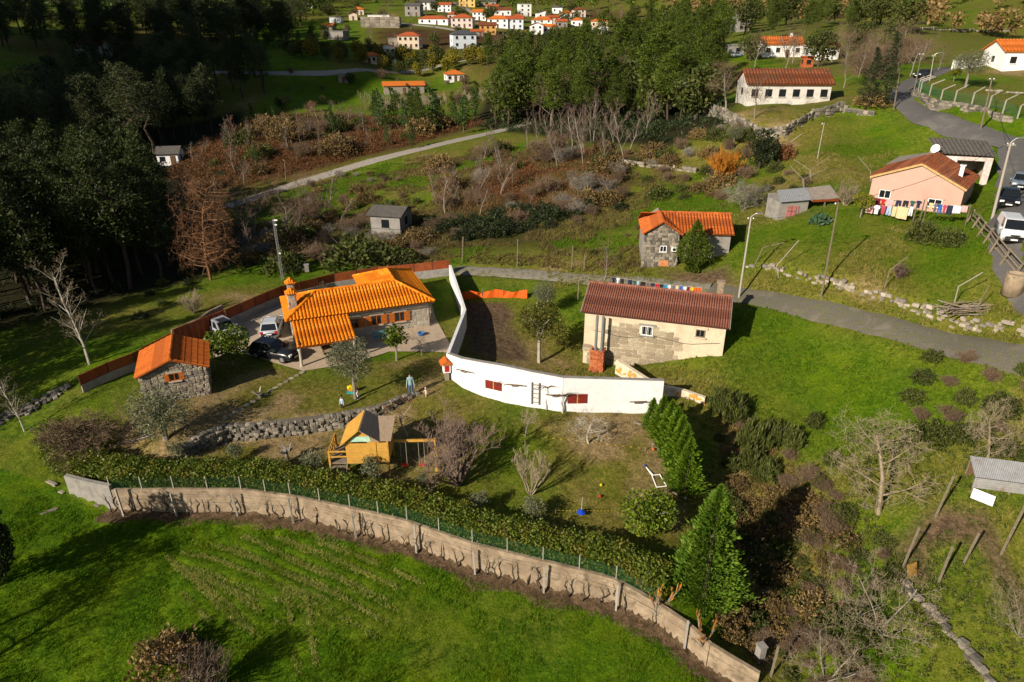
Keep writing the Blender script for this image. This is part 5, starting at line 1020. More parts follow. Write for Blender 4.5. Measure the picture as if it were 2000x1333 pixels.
fill([(1395, 810), (1450, 830), (1560, 900), (1640, 1000), (1620, 1140), (1560, 1260), (1480, 1320), (1420, 1150), (1400, 960)], ['drybush0', 'bush0', 'bush1', 'bush2', 'scrubtwig', 'drybush1', 'bush0', 'broom0', 'tantwig'], (.5, 1.25), 'olive brown bush on the overgrown bank right of the conifers', 'bushes of the overgrown bank', 62, 1.0, 30, (.9, 1.4))
fill([(1540, 1180), (1640, 1120), (1700, 1240), (1680, 1345), (1520, 1345)], ['tantwig', 'drybush0', 'scrubtwig', 'bush1', 'bush2'], (.6, 1.5), 'twiggy brown scrub in the lower gully', 'scrub of the lower gully', 26, 1.0, 31, (1, 1.4))
fill([(860, 330), (1000, 290), (1200, 285), (1280, 310), (1220, 400), (1000, 430), (850, 430)], ['scrubtwig', 'drybush1', 'greytwig', 'birch1', 'bush1'], (1.2, 4.0), 'brown scrub among dry grass around the mound', 'scrub around the mound', 55, 2.2, 32, (.9, 1.4))
fill([(560, 360), (700, 330), (830, 330), (840, 420), (700, 430), (560, 440)], ['scrubtwig', 'drybush0', 'bush1', 'greytwig'], (.8, 2.4), 'scattered scrub on the meadow below the gravel road', 'scrub below the gravel road', 26, 2.5, 33, (.9, 1.3))
fill([(1240, 300), (1420, 250), (1460, 330), (1400, 400), (1250, 380)], ['scrubtwig', 'bush1', 'drybush0', 'greytwig'], (1.0, 2.6), 'scrub on the slope between pine wood and orange willow', 'scrub left of the willow', 30, 2.6, 34, (.9, 1.3))
fill([(340, 330), (560, 240), (900, 240), (760, 285), (480, 350)], ['scrubtwig', 'drybush1', 'birch2', 'birch0', 'bare1', 'bush1'], (1.2, 5.0), 'leafless growth among the rusty bracken', 'growth in the bracken', 95, 2.8, 35, (.9, 1.4))
fill([(420, 150), (900, 150), (980, 200), (700, 222), (480, 215)], ['scrubtwig', 'farbroad0', 'farbroad1', 'bare0'], (1.5, 5), 'tree or hedge along the valley terraces', 'trees of the valley terraces', 40, 8, 36)
fill([(1100, 470), (1260, 420), (1260, 530), (1150, 520)], ['bush1', 'scrubtwig', 'drybush0'], (.5, 1.2), 'low tuft bush on the meadow left of the rubble house', 'tuft bushes left of the rubble house', 12, 2, 37)

# far wooded hills: one mass of crowns nobody could count
def far_wood(name, label, box, n, h, leafm, seed, per=70):
    r = np.random.default_rng(seed); x = r.uniform(box[0], box[1], n); y = r.uniform(box[2], box[3], n); z = height_np(x, y); hh = r.uniform(*h, n)
    c0 = np.stack([x, y, z], 1).repeat(per, 0); hh = hh.repeat(per); d = rnd_dirs(r, len(hh)) * (r.random(len(hh)) ** .4)[:, None]
    c = c0 + d * (hh * .34)[:, None] * np.array([1, 1, 1.15]); c[:, 2] += hh * .55; v, f = leaf_quads(c, 1.6, r, None, 1.5)
    return tag(np_mesh(name, v, f, leafm), label, 'wood', kind='stuff')
far_wood('forest', 'far wooded hillside above the village', (-330, 340, 500, 900), 900, (9, 15), L_PINE, 1)
far_wood('forest', 'far dark wood along the top left hill', (-330, -110, 330, 520), 420, (11, 17), L_PINE, 2)
far_wood('forest', 'far brown wood along the top right hill', (110, 420, 290, 560), 420, (7, 12), L_DRY, 3)
# undergrowth masses
def thicket(name, label, poly, n, h, leafm, seed, size, per=40, up=.6, aspect=3):
    r = np.random.default_rng(seed); P_ = [G(*q) for q in poly]; X = r.uniform(min(p.x for p in P_), max(p.x for p in P_), n * 4); Yy = r.uniform(min(p.y for p in P_), max(p.y for p in P_), n * 4)
    k = inside(X, Yy, P_) & (vnoise(X, Yy, 9, seed) + .5 * vnoise(X, Yy, 3, seed + 1) > .48); X, Yy = X[k][:n], Yy[k][:n]; z = height_np(X, Yy); hh = r.uniform(*h, len(X)); c = np.stack([X, Yy, z], 1).repeat(per, 0); hh = hh.repeat(per)
    d = rnd_dirs(r, len(hh)) * (r.random(len(hh)) ** .5)[:, None]; d[:, 2] = np.abs(d[:, 2]); c = c + d * hh[:, None] * np.array([1.2, 1.2, 1]); v, f = leaf_quads(c, size, r, np.array([0, 0, up]) + d * .4, aspect, .8)
    return tag(np_mesh(name, v, f, leafm), label, 'undergrowth', kind='stuff')
thicket('bracken', 'rust brown bracken covering the hill left of the gravel road', [(320, 345), (420, 262), (560, 226), (800, 228), (950, 240), (800, 284), (620, 330), (480, 362), (350, 378)], 4200, (.3, 1.2), L_BRKN, 1, .30, 34, .9)
thicket('bracken', 'brown bracken and dry grass on the mound', [(860, 420), (930, 335), (1130, 290), (1230, 300), (1220, 350), (1080, 420), (960, 450)], 1100, (.2, .8), L_BRKN, 2, .24, 26, .9)
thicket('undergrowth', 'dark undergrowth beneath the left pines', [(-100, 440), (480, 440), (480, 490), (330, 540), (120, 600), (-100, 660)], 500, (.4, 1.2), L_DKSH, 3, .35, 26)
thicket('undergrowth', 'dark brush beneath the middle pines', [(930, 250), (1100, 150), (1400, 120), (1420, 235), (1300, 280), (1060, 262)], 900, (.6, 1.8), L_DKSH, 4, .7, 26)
thicket('undergrowth', 'dry grass and bramble in the gully beside the conifers', [(1385, 800), (1450, 810), (1640, 1000), (1600, 1250), (1430, 1250), (1390, 1000)], 420, (.15, .5), L_DRY, 5, .22, 30, 1.2, 5)
thicket('undergrowth', 'olive green weeds on the right slope', [(1650, 850), (1960, 800), (1990, 1330), (1650, 1330)], 700, (.1, .32), L_SHRUB, 6, .17, 26, .8, 2.4)

# ------------------------------------------------------------------ walls and fences
def resample(line, step):
    P_ = [Vector(p) for p in line]; out = []
    for i in range(len(P_) - 1):
        n = max(1, int(round((P_[i + 1] - P_[i]).length / step)))
        out += [P_[i].lerp(P_[i + 1], k / n) for k in range(n)]
    return out + [P_[-1]]
def on_ground(line, dz=0.0):
    z = height_np(np.array([p.x for p in line]), np.array([p.y for p in line])); return [Vector((p.x, p.y, float(h) + dz)) for p, h in zip(line, z)]
def side(line, i):
    t = line[min(i + 1, len(line) - 1)] - line[max(i - 1, 0)]; t.z = 0; t.normalize(); return Vector((t.y, -t.x, 0))     # towards the camera for a left-to-right run
def wall_strip(mb, pts, lo, hi, th, off=0.0, mi=0):
    """strip of wall between heights lo[i] and hi[i], th thick, set off towards the front"""
    b = len(mb.v); n = len(pts)
    for i, p in enumerate(pts):
        s_ = side(pts, i); a = p + s_ * (th / 2 + off); c = p - s_ * (th / 2)
        for q, z in ((a, lo[i]), (a, hi[i]), (c, hi[i]), (c, lo[i])): mb.v.append((q.x, q.y, z))
    for i in range(n - 1):
        for k in range(4): mb.f.append([b + i * 4 + k, b + i * 4 + 4 + k, b + i * 4 + 4 + (k + 1) % 4, b + i * 4 + (k + 1) % 4]); mb.m.append(mi)
    mb.f.append([b + k for k in range(4)]); mb.m.append(mi); e = b + (n - 1) * 4; mb.f.append([e + k for k in (3, 2, 1, 0)]); mb.m.append(mi)
def shifted(line, d): return [p + side(line, i) * d for i, p in enumerate(line)]
# concrete wall along the hay field
wf = resample(WALL_FIELD[1:14], 1.6); foot = on_ground(shifted(wf, .30)); wallF = thing('concrete_wall', 'long curving board marked concrete wall between hay field and hedge', 'wall', foot[0]); o0 = foot[0]
tops = [max(p.z + 1.2, float(h) + .42) for p, h in zip(foot, height_np(np.array([p.x for p in shifted(wf, -.5)]), np.array([p.y for p in shifted(wf, -.5)])))]
tops = np.convolve(np.pad(tops, 3, 'edge'), np.ones(7) / 7, 'valid')
for i in range(len(wf) - 1):
    seg = [wf[i] + side(wf, i) * .12, wf[i + 1] + side(wf, i + 1) * .12]; r = random.Random(i)
    m_ = MB(); zl = [foot[i].z - .5, foot[i + 1].z - .5]; zt = [tops[i], tops[i + 1]]; zm = [zt[0] - .62, zt[1] - .62]
    wall_strip(m_, seg, zl, zm, .26, .02 + r.uniform(0, .02)); m_.build('concrete_course', M_CONC, wallF, origin=o0)
    m_ = MB(); wall_strip(m_, seg, [z + .012 for z in zm], zt, .24, r.uniform(0, .015)); m_.build('concrete_course', M_CONC, wallF, origin=o0)
e1, e2 = G(138, 958), G(229, 992); gp = thing('concrete_block_wall', 'smooth grey concrete wall end at the hedge corner', 'wall', e1)
m_ = MB(); wall_strip(m_, [e1, e1.lerp(e2, .5), e2], [e1.z - .6] * 2 + [e2.z - .5], [e1.z + 1.35, e1.lerp(e2, .5).z + 1.6, e2.z + 1.95], .3); m_.build('slab', M_CONCG, gp, origin=e1)
# posts, wires and vines before the wall
vp = []
for i, (x, y, yt) in enumerate([(247, 997, 945), (347, 990, 946), (466, 992, 949), (576, 1012, 961), (696, 1036, 988), (812, 1062, 1008), (926, 1106, 1060), (1058, 1140, 1088), (1198, 1172, 1120), (1330, 1245, 1190)]):
    p = G(x, y); h = tall(p, x, yt); p = p + Vector((.1, -.55, 0)); p.z = hz(p.x, p.y); t = thing('vine_post', 'slim concrete vine post number %s from the left before the wall' % ['one', 'two', 'three', 'four', 'five', 'six', 'seven', 'eight', 'nine', 'ten'][i], 'post', p, random.uniform(0, 1), 'vine posts along the concrete wall')
    m_ = MB(); m_.bar((0, 0, -.3), (random.uniform(-.12, .04), random.uniform(-.05, .05), h), .11); m_.build('shaft', M_CPOLE, t); vp.append(p + Vector((0, 0, h)))
m_ = MB()
for dz in (.1, .75):
    for a, b in zip(vp[:-1], vp[1:]): m_.tube([a - Vector((0, 0, dz)), (a + b) / 2 - Vector((0, 0, dz + .05)), b - Vector((0, 0, dz))], .008, 3)
wi = m_.build('trellis_wire', M_STEEL, None, origin=vp[0]); wi.location = vp[0]; tag(wi, 'two thin wires strung between the vine posts', 'wire')
def vine_mesh(seed):
    r = random.Random(seed); m_ = MB(); p = Vector((0, 0, -.1)); pts = [p]
    for k in range(5): p = p + Vector((r.uniform(-.16, .16), r.uniform(-.10, .10), r.uniform(.2, .32))); pts.append(p)
    m_.tube(pts, [.05, .045, .04, .04, .035, .03], 5)
    for k in range(3): a = r.uniform(0, 6.28); m_.tube([pts[-1 - k], pts[-1 - k] + Vector((math.cos(a) * .3, math.sin(a) * .1, r.uniform(.1, .35)))], [.02, .008], 3)
    return m_.mesh('vine', B_DARK)
VM = [vine_mesh(i) for i in range(5)]; wlen = resample(WALL_FIELD[1:11], .92); wl2 = on_ground(shifted(wlen, .50))
for i, p in enumerate(wl2):
    if i % 6 == 5: continue
    o = bpy.data.objects.new('vine', VM[i % 5]); link(o); o.location = p; k_ = random.uniform(.95, 1.35); o.scale = (k_, k_, k_); o.rotation_euler = (0, 0, random.uniform(0, 6.28)); tag(o, 'bare gnarled vine trained against the concrete wall', 'vine', 'vines along the concrete wall')
# green netting fence on the wall
gn = resample(WALL_FIELD[1:11], 2.0); M_NET = mat('green fence wire', (.015, .10, .045), .5, .1, 3)
nf = thing('netting_fence', 'green wire netting fence with pale posts on top of the concrete wall', 'fence', gn[0]); gt_ = np.interp(np.linspace(0, 1, len(gn)), np.linspace(0, 1, len(tops)), tops)
gpts = [(p + side(gn, i) * .10) for i, p in enumerate(gn)]
def top_at(p): 
    d = [(p - q).to_2d().length for q in wf]; return float(tops[int(np.argmin(d))])
for i, p in enumerate(gpts):
    m_ = MB(); z = top_at(p); m_.bar((p.x, p.y, z - .1), (p.x, p.y, z + 1.0), .055); m_.build('post', M_CPOLE, nf, origin=gn[0])
m_ = MB(); fine = resample(gpts, .11)
for i, p in enumerate(fine):
    z = top_at(p)
    for dx in (-.45, .45):
        q = fine[min(len(fine) - 1, max(0, i + int(dx * 9)))]; zq = top_at(q)
        m_.tube([(p.x, p.y, z + .02), (q.x, q.y, zq + .9)], .007, 3, cap=False)
o = m_.build('netting', M_NET, nf, origin=gn[0]); o['kind'] = 'stuff'
# hedge
hg = thing('hedge', 'clipped glossy green laurel hedge running along the concrete wall', 'hedge', wf[0]); r = np.random.default_rng(5)
hl = resample([G(112, 855), G(118, 905), G(160, 925)] + [p - side(wf, i) * 1.05 for i, p in enumerate(wf)][1:int(len(wf) * .88)], .25); hl = on_ground(hl); n = 56000; k = r.integers(0, len(hl), n); hp = np.array([p[:] for p in hl]); sd = np.array([side(hl, i)[:] for i in range(len(hl))])
u = r.uniform(-1, 1, n); w = r.uniform(0, 1, n); shell = r.random(n) < .75; u = np.where(shell & (r.random(n) < .5), np.sign(u) * r.uniform(.8, 1, n), u); w = np.where(shell & (np.abs(u) < .8), r.uniform(.85, 1.05, n), w)
lump = 1 + .07 * np.sin(k * .33) + .05 * np.sin(k * .9 + 1)
c = hp[k] + sd[k] * (u * .95 * lump)[:, None] + r.normal(0, .12, (n, 3)); c[:, 2] += .05 + w * 1.6 * lump * (1 - .18 * np.abs(u)); v, f = leaf_quads(c - np.array(wf[0][:]), .175, r, np.array([0, 0, .5]), 1.7, 1.0)
o = np_mesh('leaves', v, f, L_HEDGE, hg); o['kind'] = 'stuff'
m_ = MB()
for i in range(0, len(hl), 3):
    p = hl[i] - wf[0]; m_.tube([p - Vector((0, 0, .1)), p + Vector((random.uniform(-.2, .2), random.uniform(-.2, .2), .95))], [.03, .012], 4, cap=False)
m_.build('stems', B_DARK, hg)['kind'] = 'stuff'
# rubble terrace wall
tl = resample(WALL_TERR[1:], 2.0); tw = thing('terrace_wall', 'dry stone terrace wall curving across the garden lawn', 'wall', tl[0]); cnt = 0
for i in range(len(tl) - 1):
    a, b = tl[i] + side(tl, i) * .12, tl[i + 1] + side(tl, i + 1) * .12; za, zb = [hz(*(q + side(tl, i) * .35).to_2d()) for q in (a, b)]; ta, tb = [hz(*(q - side(tl, i) * .6).to_2d()) + .10 for q in (a, b)]
    m_ = MB(); wall_strip(m_, [a, b], [za - .4, zb - .4], [ta - .04, tb - .04], .36); m_.build('rubble_core', M_DSTONE[1], tw, origin=tl[0]); L = (b - a).to_2d().length; zb0 = min(za, zb) - .1
    cnt += lay(tw, (a.x - tl[0].x, a.y - tl[0].y, 0 - tl[0].z), (b.x - a.x, b.y - a.y, 0), lambda u, z: za + (zb - za) * u / L - .1 < z < ta + (tb - ta) * u / L - .02, L, zb0, max(ta, tb), .24, .36, .42, ST_D + ST_G[:4], 200 + i, 'stone', .22, 290 - cnt)
# rust red fence on a low concrete wall
rl = [G(163, 768), G(268, 722), G(340, 682)]; rl2 = [G(446, 640), G(553, 592), G(655, 566), G(740, 552), G(880, 538)]
M_SHEETS = [M_RUSTF, mat('faded rust sheet', (.275, .070, .018), .65, .3, 1.4, stain=(.15, .036, .012), stain_s=.7)]
for j, (ln, lab, hb, ht) in enumerate(((rl, 'rust red metal fence on low concrete base behind the stone shed', .75, 1.65), (rl2, 'rust red metal fence on concrete base curving behind the long house', .95, 1.95))):
    q = on_ground(resample(ln, 2.1)); t = thing('metal_fence', lab, 'fence', q[0])
    for i in range(len(q) - 1):
        a, b = q[i], q[i + 1]
        m_ = MB(); wall_strip(m_, [a, b], [a.z - .4, b.z - .4], [a.z + hb, b.z + hb], .22); m_.build('base_wall', M_CONCG, t, origin=q[0])
        m_ = MB(); wall_strip(m_, [a.lerp(b, .02), a.lerp(b, .98)], [a.z + hb - .02, b.z + hb - .02], [a.z + ht, b.z + ht], .05, .01); m_.build('sheet', M_SHEETS[i % 2], t, origin=q[0])
        m_ = MB(); m_.bar((a.x, a.y, a.z + hb - .1), (a.x, a.y, a.z + ht + .03), .09); m_.build('post', mat('dark fence post', (.07, .022, .012), .7) if i == 0 and j == 0 else bpy.data.materials['dark fence post'], t, origin=q[0])
ga, gb = G(346, 682), G(444, 642); gate = thing('sliding_gate', 'tall rust red sliding gate across the driveway', 'gate', ga)
L = (gb - ga).length; n = 9
for i in range(n):
    a, b = ga.lerp(gb, (i + .03) / n), ga.lerp(gb, (i + .97) / n); m_ = MB(); wall_strip(m_, [a, b], [a.z + .08, b.z + .08], [a.z + 1.95, b.z + 1.95], .05); m_.build('panel', M_RUSTF, gate, origin=ga)
m_ = MB(); m_.bar((ga.x, ga.y, ga.z + 1.98), (gb.x, gb.y, gb.z + 1.98), .09); m_.bar((ga.x, ga.y, ga.z + .06), (gb.x, gb.y, gb.z + .06), .09); m_.build('gate_frame', M_RUSTF, gate, origin=ga)
ca_, cb_ = G(338, 662), G(436, 612); cw = thing('curved_wall', 'low pale curved wall outside the rusty gate', 'wall', ca_); m_ = MB(); wl_ = on_ground(resample([ca_, G(390, 640), G(410, 625), cb_], 1.0)); wall_strip(m_, wl_, [p.z - .3 for p in wl_], [p.z + .95 for p in wl_], .25); m_.build('slab', M_CONC, cw, origin=ca_)
# white wall of the garden
C0 = at_y(879, 738, 52.6); C0.z = 0; wb = [C0] + [G(x, y) for x, y in ((905, 757), (942, 772), (985, 785), (1040, 795), (1098, 803), (1195, 805), (1290, 806))]
wtop = [at_y(x, y, p.y).z for p, (x, y) in zip(wb, ((870, 691), (905, 700), (942, 707), (985, 714), (1040, 726), (1098, 737), (1195, 740), (1290, 743)))]
ww = thing('white_wall', 'white limewashed garden wall with dark red painted shutters', 'wall', C0)
for i in range(len(wb) - 1):
    m_ = MB(); wall_strip(m_, [wb[i], wb[i + 1]], [wb[i].z - .5, wb[i + 1].z - .5], [wtop[i], wtop[i + 1]], .25); m_.build('wall_panel', M_WHITE, ww, origin=C0)
    m_ = MB(); wall_strip(m_, [wb[i], wb[i + 1]], [wtop[i] + .002, wtop[i + 1] + .002], [wtop[i] + .06, wtop[i + 1] + .06], .33); m_.build('coping', M_CONCG, ww, origin=C0)
back = [at_z(868, 690, 2.25), at_z(908, 605, 1.9), at_z(900, 580, 1.9), at_z(879, 518, 2.3)]; back[0] = Vector((C0.x - .1, C0.y, wtop[0])); bb = resample(back, 3)
for i in range(len(bb) - 1):
    m_ = MB(); wall_strip(m_, [bb[i], bb[i + 1]], [-.5, -.5], [bb[i].z, bb[i + 1].z], .28); m_.build('wall_panel', M_WHITE, ww, origin=C0)
def on_wall(px, py):
    a = sight(px, py)
    for i in range(len(wb) - 1):
        A, B = wb[i], wb[i + 1]; s_ = side(wb[i:i + 2], 0); A = A + s_ * .13; B = B + s_ * .13; d = (B - A)
        den = a[0] * s_.x + a[1] * s_.y; t = (A.x * s_.x + A.y * s_.y) / den; p = Vector((a[0] * t, a[1] * t, CAM_H + a[2] * t)); k = (p - A).to_2d().dot(d.to_2d()) / d.to_2d().length_squared
        if 0 <= k <= 1: return p, s_, math.atan2(d.y, d.x)
    return None
for j, (x0, x1, y0, y1) in enumerate(((946, 982, 745, 761), (1108, 1147, 770, 788))):
    p, s_, an = on_wall((x0 + x1) / 2, (y0 + y1) / 2); q = ppm(p); w, h = (x1 - x0) / q, (y1 - y0) / q * 1.12
    sw_ = empty('painted_window', p, an); sw_.parent = ww; sw_.location = p - C0
    for sg in (-1, 1):
        m_ = MB(); m_.box((sg * w * .26, -.03, 0), (w * .46, .05, h))
        for k in range(4): m_.box((sg * w * .26, -.06, (k - 1.5) * h * .23), (w * .40, .03, h * .15))
        m_.build('shutter', M_WOODR, sw_)
    m_ = MB(); m_.box((0, -.02, 0), (w * .06, .05, h)); m_.build('mullion', M_WOODY, sw_)
p, s_, an = on_wall(1046, 768); ld = thing('ladder', 'wooden ladder hanging on the white wall between the shutters', 'ladder', p, an)
for sg in (-1, 1): m_ = MB(); m_.box((sg * .30, -.10, 0), (.07, .06, 2.0)); m_.build('rail', M_WOODG, ld)
for k in range(5): m_ = MB(); m_.box((0, -.10, -.8 + k * .4), (.56, .045, .05)); m_.build('rung', M_WOODG, ld)
for i, (x, y) in enumerate(((908, 725), (1002, 752), (1080, 772), (1240, 785))):
    p, s_, an = on_wall(x, y); la = thing('bracket', 'dark timber pergola bracket on the white wall, %s from the left' % ['first', 'second', 'third', 'fourth'][i], 'bracket', p, an, 'pergola brackets on the white wall')
    m_ = MB(); m_.bar((-.5, -.5, .25), (.9, -.45, .3), .07); m_.bar((0, -.02, -.15), (.1, -.6, .27), .06); m_.build('beam', M_WOODB, la)
for i, (x, yb, yt) in enumerate(((992, 785, 748), (1068, 800, 755), (1098, 808, 770))):
    p = G(x, yb); h = tall(p, x, yt); t = thing('pergola_vine', 'twisted old vine trunk growing up the white wall, %s from the left' % ['first', 'second', 'third'][i], 'vine', p, 0, 'old vines on the white wall'); m_ = MB(); r = random.Random(i + 3)
    pts = [Vector((r.uniform(-.1, .1), r.uniform(-.08, .08), h * k / 5 - .1)) for k in range(6)]; m_.tube(pts, [.10, .08, .07, .07, .06, .05], 6); m_.build('trunk', B_PALE, t); m_ = MB()
    for k in range(16):
        a = r.uniform(-.2, 3.4); q = pts[-1]; e = q + Vector((math.cos(a) * r.uniform(.5, 1.4), r.uniform(-.35, -.05), r.uniform(-.15, .35))); m_.tube([q, (q + e) / 2 + Vector((0, 0, .12)), e], [.025, .018, .01], 3)
    m_.build('crown', B_DARK, t)
# shrine at the end of the white wall
sp = G(873, 742); sh = thing('shrine', 'little white shrine with red tiled roof at the end of white wall', 'shrine', sp, R(15))
m_ = MB(); m_.box((0, 0, .35), (.35, .35, .9)); m_.build('pedestal', M_STONE[4], sh); m_ = MB(); m_.box((0, 0, 1.2), (.62, .55, .85)); m_.build('body', M_WHITEP, sh); m_ = MB(); m_.box((0, -.285, 1.18), (.38, .03, .55)); m_.build('door', mat('red shrine door', (.40, .02, .015), .6), sh)
m_ = MB(); m_.prism([(-.55, 1.62), (.55, 1.62), (0, 2.0)], 'y', -.45, .65); m_.build('roof', T_SHED, sh)
# whitewashed rubble wall stepping down right of the stove
pw = [at_z(1206, 702, .9), at_z(1262, 738, .6), at_z(1290, 752, .5), at_z(1332, 760, .3), at_z(1378, 776, .1)]; pt_ = thing('patched_wall', 'whitewashed rubble wall with ochre stones beside the farmhouse', 'wall', pw[0]); M_OCH = mat('ochre stone', (.62, .30, .05), .9, .35, 5); M_WW = mat('stained limewash', (.66, .56, .42), .95, .2, 2.5, stain=(.40, .30, .19), stain_s=1.4, bump=.5)
q = resample(pw, 1.3)
for i in range(len(q) - 1):
    m_ = MB(); d = 1.0 + 1.4 * i / len(q); wall_strip(m_, [q[i], q[i + 1]], [q[i].z - d - .4] * 2, [q[i].z, q[i + 1].z], .35); m_.build('wall_panel', M_WW, pt_, origin=pw[0])
ost = [stone_mesh(90 + i, m) for i, m in enumerate((M_OCH, M_OCH, M_WW, M_STONE[2]))]; r = random.Random(8)
for k in range(46):
    i = r.randrange(len(q) - 1); p = q[i].lerp(q[i + 1], r.random()) + side(q, i) * .19; o = bpy.data.objects.new('stone', ost[r.choice((0, 0, 1, 2, 2, 3))]); link(o, pt_); o.location = p - pw[0] - Vector((0, 0, r.uniform(.15, 1.0 + .8 * i / len(q)))); s_ = r.uniform(.22, .5); o.scale = (s_, .12, s_ * .75); o.rotation_euler = (0, r.uniform(-.3, .3), math.atan2((q[i + 1] - q[i]).y, (q[i + 1] - q[i]).x))
# loose stone wall above the lane, school terrace wall, road wall
def rough_wall(name, label, line, hs, meshes, ch, cw, seed, prob=1.0, core=M_DSTONE[1], limit=290, dep=.4, fwd=.12):
    t = thing(name, label, 'wall', line[0]); r = random.Random(seed); tot = 0
    for i in range(len(line) - 1):
        a, b = line[i] + side(line, i) * fwd, line[i + 1] + side(line, i) * fwd; za, zb = [hz(*(q_ + side(line, i) * .3).to_2d()) for q_ in (a, b)]; L = (b - a).to_2d().length
        if core: m_ = MB(); wall_strip(m_, [a, b], [za - .4, zb - .4], [za + hs[i] - .08, zb + hs[i + 1] - .08], dep * .85); m_.build('rubble_core', core, t, origin=line[0])
        tot += lay(t, (a.x - line[0].x, a.y - line[0].y, -line[0].z), (b.x - a.x, b.y - a.y, 0), lambda u, z: za + (zb - za) * u / L - .1 < z < za + (zb - za) * u / L + hs[i] + (hs[i + 1] - hs[i]) * u / L and r.random() < prob, L, min(za, zb) - .1, max(za + hs[i], zb + hs[i + 1]), ch, cw, dep, meshes, seed + i, 'stone', .2, limit - tot)
    return t
rough_wall('field_bank_wall', 'loose pale stone bank along the upper side of the lane', WALL_PATH[:8], [.4, .6, .8, .9, .9, 1.0, 1.0, 1.0], ST_G + ST_H[:3], .26, .40, 500, .55, None, 290, .4, .05)
rough_wall('school_terrace_wall', 'grey stone retaining wall below the school lawn', resample(WALL_SCHOOL, 5), list(np.interp(np.linspace(0, 6, len(resample(WALL_SCHOOL, 5))), range(7), [1.5, 2.1, 2.1, 2.0, 1.8, 1.4, .8])), ST_D + ST_G[:3], .42, .75, 540, 1, M_DSTONE[0])
rough_wall('road_wall', 'mossy stone retaining wall on the far side of the upper road', WALL_ROADB[:8], [.7, 1.1, 1.3, 1.3, 1.3, 1.2, 1.1, .9], ST_D + ST_G[:4], .36, .62, 580, 1, M_DSTONE[0])
rough_wall('ruined_wall', 'white stone wall remnant on the meadow edge above the mound', GP((1210, 318), (1260, 325), (1310, 330), (1360, 336)), [.6, .7, .6, .5], ST_G, .4, .6, 620, .7, None)
rough_wall('hilltop_wall', 'dry stone wall along the top of the upper right meadow', GP((1740, 62), (1820, 60), (1900, 62), (1990, 60)), [1, 1, 1, 1], ST_G, .7, 1.6, 640, .8, None, 290, .8)
rough_wall('field_edge_wall', 'broken dry stone wall crossing the garden above the road', GP((1925, 178), (1960, 182), (2010, 186)), [.5, .5, .5], ST_G, .35, .7, 650, .8, None)
rough_wall('plot_wall', 'low overgrown stone kerb wall running down the right plot', GP((1776, 1140), (1815, 1185), (1870, 1240), (1925, 1310), (1950, 1345)), [.35, .4, .4, .4, .35], ST_D + ST_G[:5], .22, .42, 660, .9, None, 290, .45)
sp_ = on_ground(resample(GP((-60, 845), (0, 818), (60, 795), (132, 757)), .45)); stn = thing('stony_bank', 'stony grey bank below the leafless tree at left edge', 'bank', sp_[0]); r = random.Random(4)
for i, p in enumerate(sp_):
    for k in range(7):
        if len(stn.children) > 285: break
        o = bpy.data.objects.new('stone', r.choice(ST_D)); link(o, stn); o.location = p - sp_[0] + Vector((r.uniform(-.3, .3), r.uniform(-1.5, .9), .0)); o.location.z = hz(o.location.x + sp_[0].x, o.location.y + sp_[0].y) - sp_[0].z + r.uniform(0, .22); s_ = r.uniform(.25, .55); o.scale = (s_, s_ * .8, s_ * .55); o.rotation_euler = (r.uniform(-.4, .4), r.uniform(-.4, .4), r.uniform(0, 3))
# stepping stones across the lawn
q = on_ground(resample(GP((590, 728), (548, 752), (508, 778), (470, 800), (440, 818)), .62))
for i, p in enumerate(q):
    m_ = MB(); r = random.Random(i); n = 7; m_.prism([(math.cos(a * 6.283 / n) * .24 * r.uniform(.8, 1.2), math.sin(a * 6.283 / n) * .19 * r.uniform(.8, 1.2)) for a in range(n)], 'z', -.05, .07)
    o = m_.build('stepping_stone', M_STONE[i % 5]); o.location = p; tag(o, 'flat pale stepping stone crossing the upper lawn to the yard', 'stepping stone', 'stepping stones of the lawn path')
# wooden road fence
rf_ = on_ground(resample(GP((1898, 432), (1920, 458), (1945, 488), (1966, 512), (1990, 540)), 2.2)); wfn = thing('road_fence', 'weathered log fence holding the bank below the upper road', 'fence', rf_[0])
for i, p in enumerate(rf_):
    m_ = MB(); b = p + side(rf_, i) * .5; b.z = hz(b.x, b.y); m_.bar(b - Vector((0, 0, .3)), p + Vector((0, 0, 1.15)), .13); m_.build('post', M_WOODG, wfn, origin=rf_[0])
    if i:
        for dz in (.15, .6, 1.05): m_ = MB(); a = rf_[i - 1] + side(rf_, i) * .1; c = p + side(rf_, i) * .1; m_.tube([a + Vector((0, 0, dz + random.uniform(-.1, .1))), c + Vector((0, 0, dz + random.uniform(-.1, .1)))], .07, 6); m_.build('log', M_WOODG, wfn, origin=rf_[0])
# green mesh fence with angled posts on the road wall
fl = on_ground(resample(shifted(WALL_ROADB[:8], -.5), 3.0)); ff = thing('orchard_fence', 'tall green netting fence with angled concrete posts above the road', 'fence', fl[0])
for i, p in enumerate(fl):
    m_ = MB(); s_ = side(fl, i); m_.bar(p - Vector((0, 0, .2)), p + Vector((0, 0, 1.5)), .13); m_.bar(p + Vector((0, 0, 1.5)), p - s_ * 1.6 + Vector((0, 0, 2.2)), .11); m_.build('post', M_CPOLE, ff, origin=fl[0])
m_ = MB(); fi = resample(fl, .3)
for i, p in enumerate(fi):
    for dx in (-4, 4): q_ = fi[min(len(fi) - 1, max(0, i + dx))]; m_.tube([p + Vector((0, 0, .1)), q_ + Vector((0, 0, 1.4))], .012, 3, cap=False)
m_.build('netting', M_NET, ff, origin=fl[0])['kind'] = 'stuff'
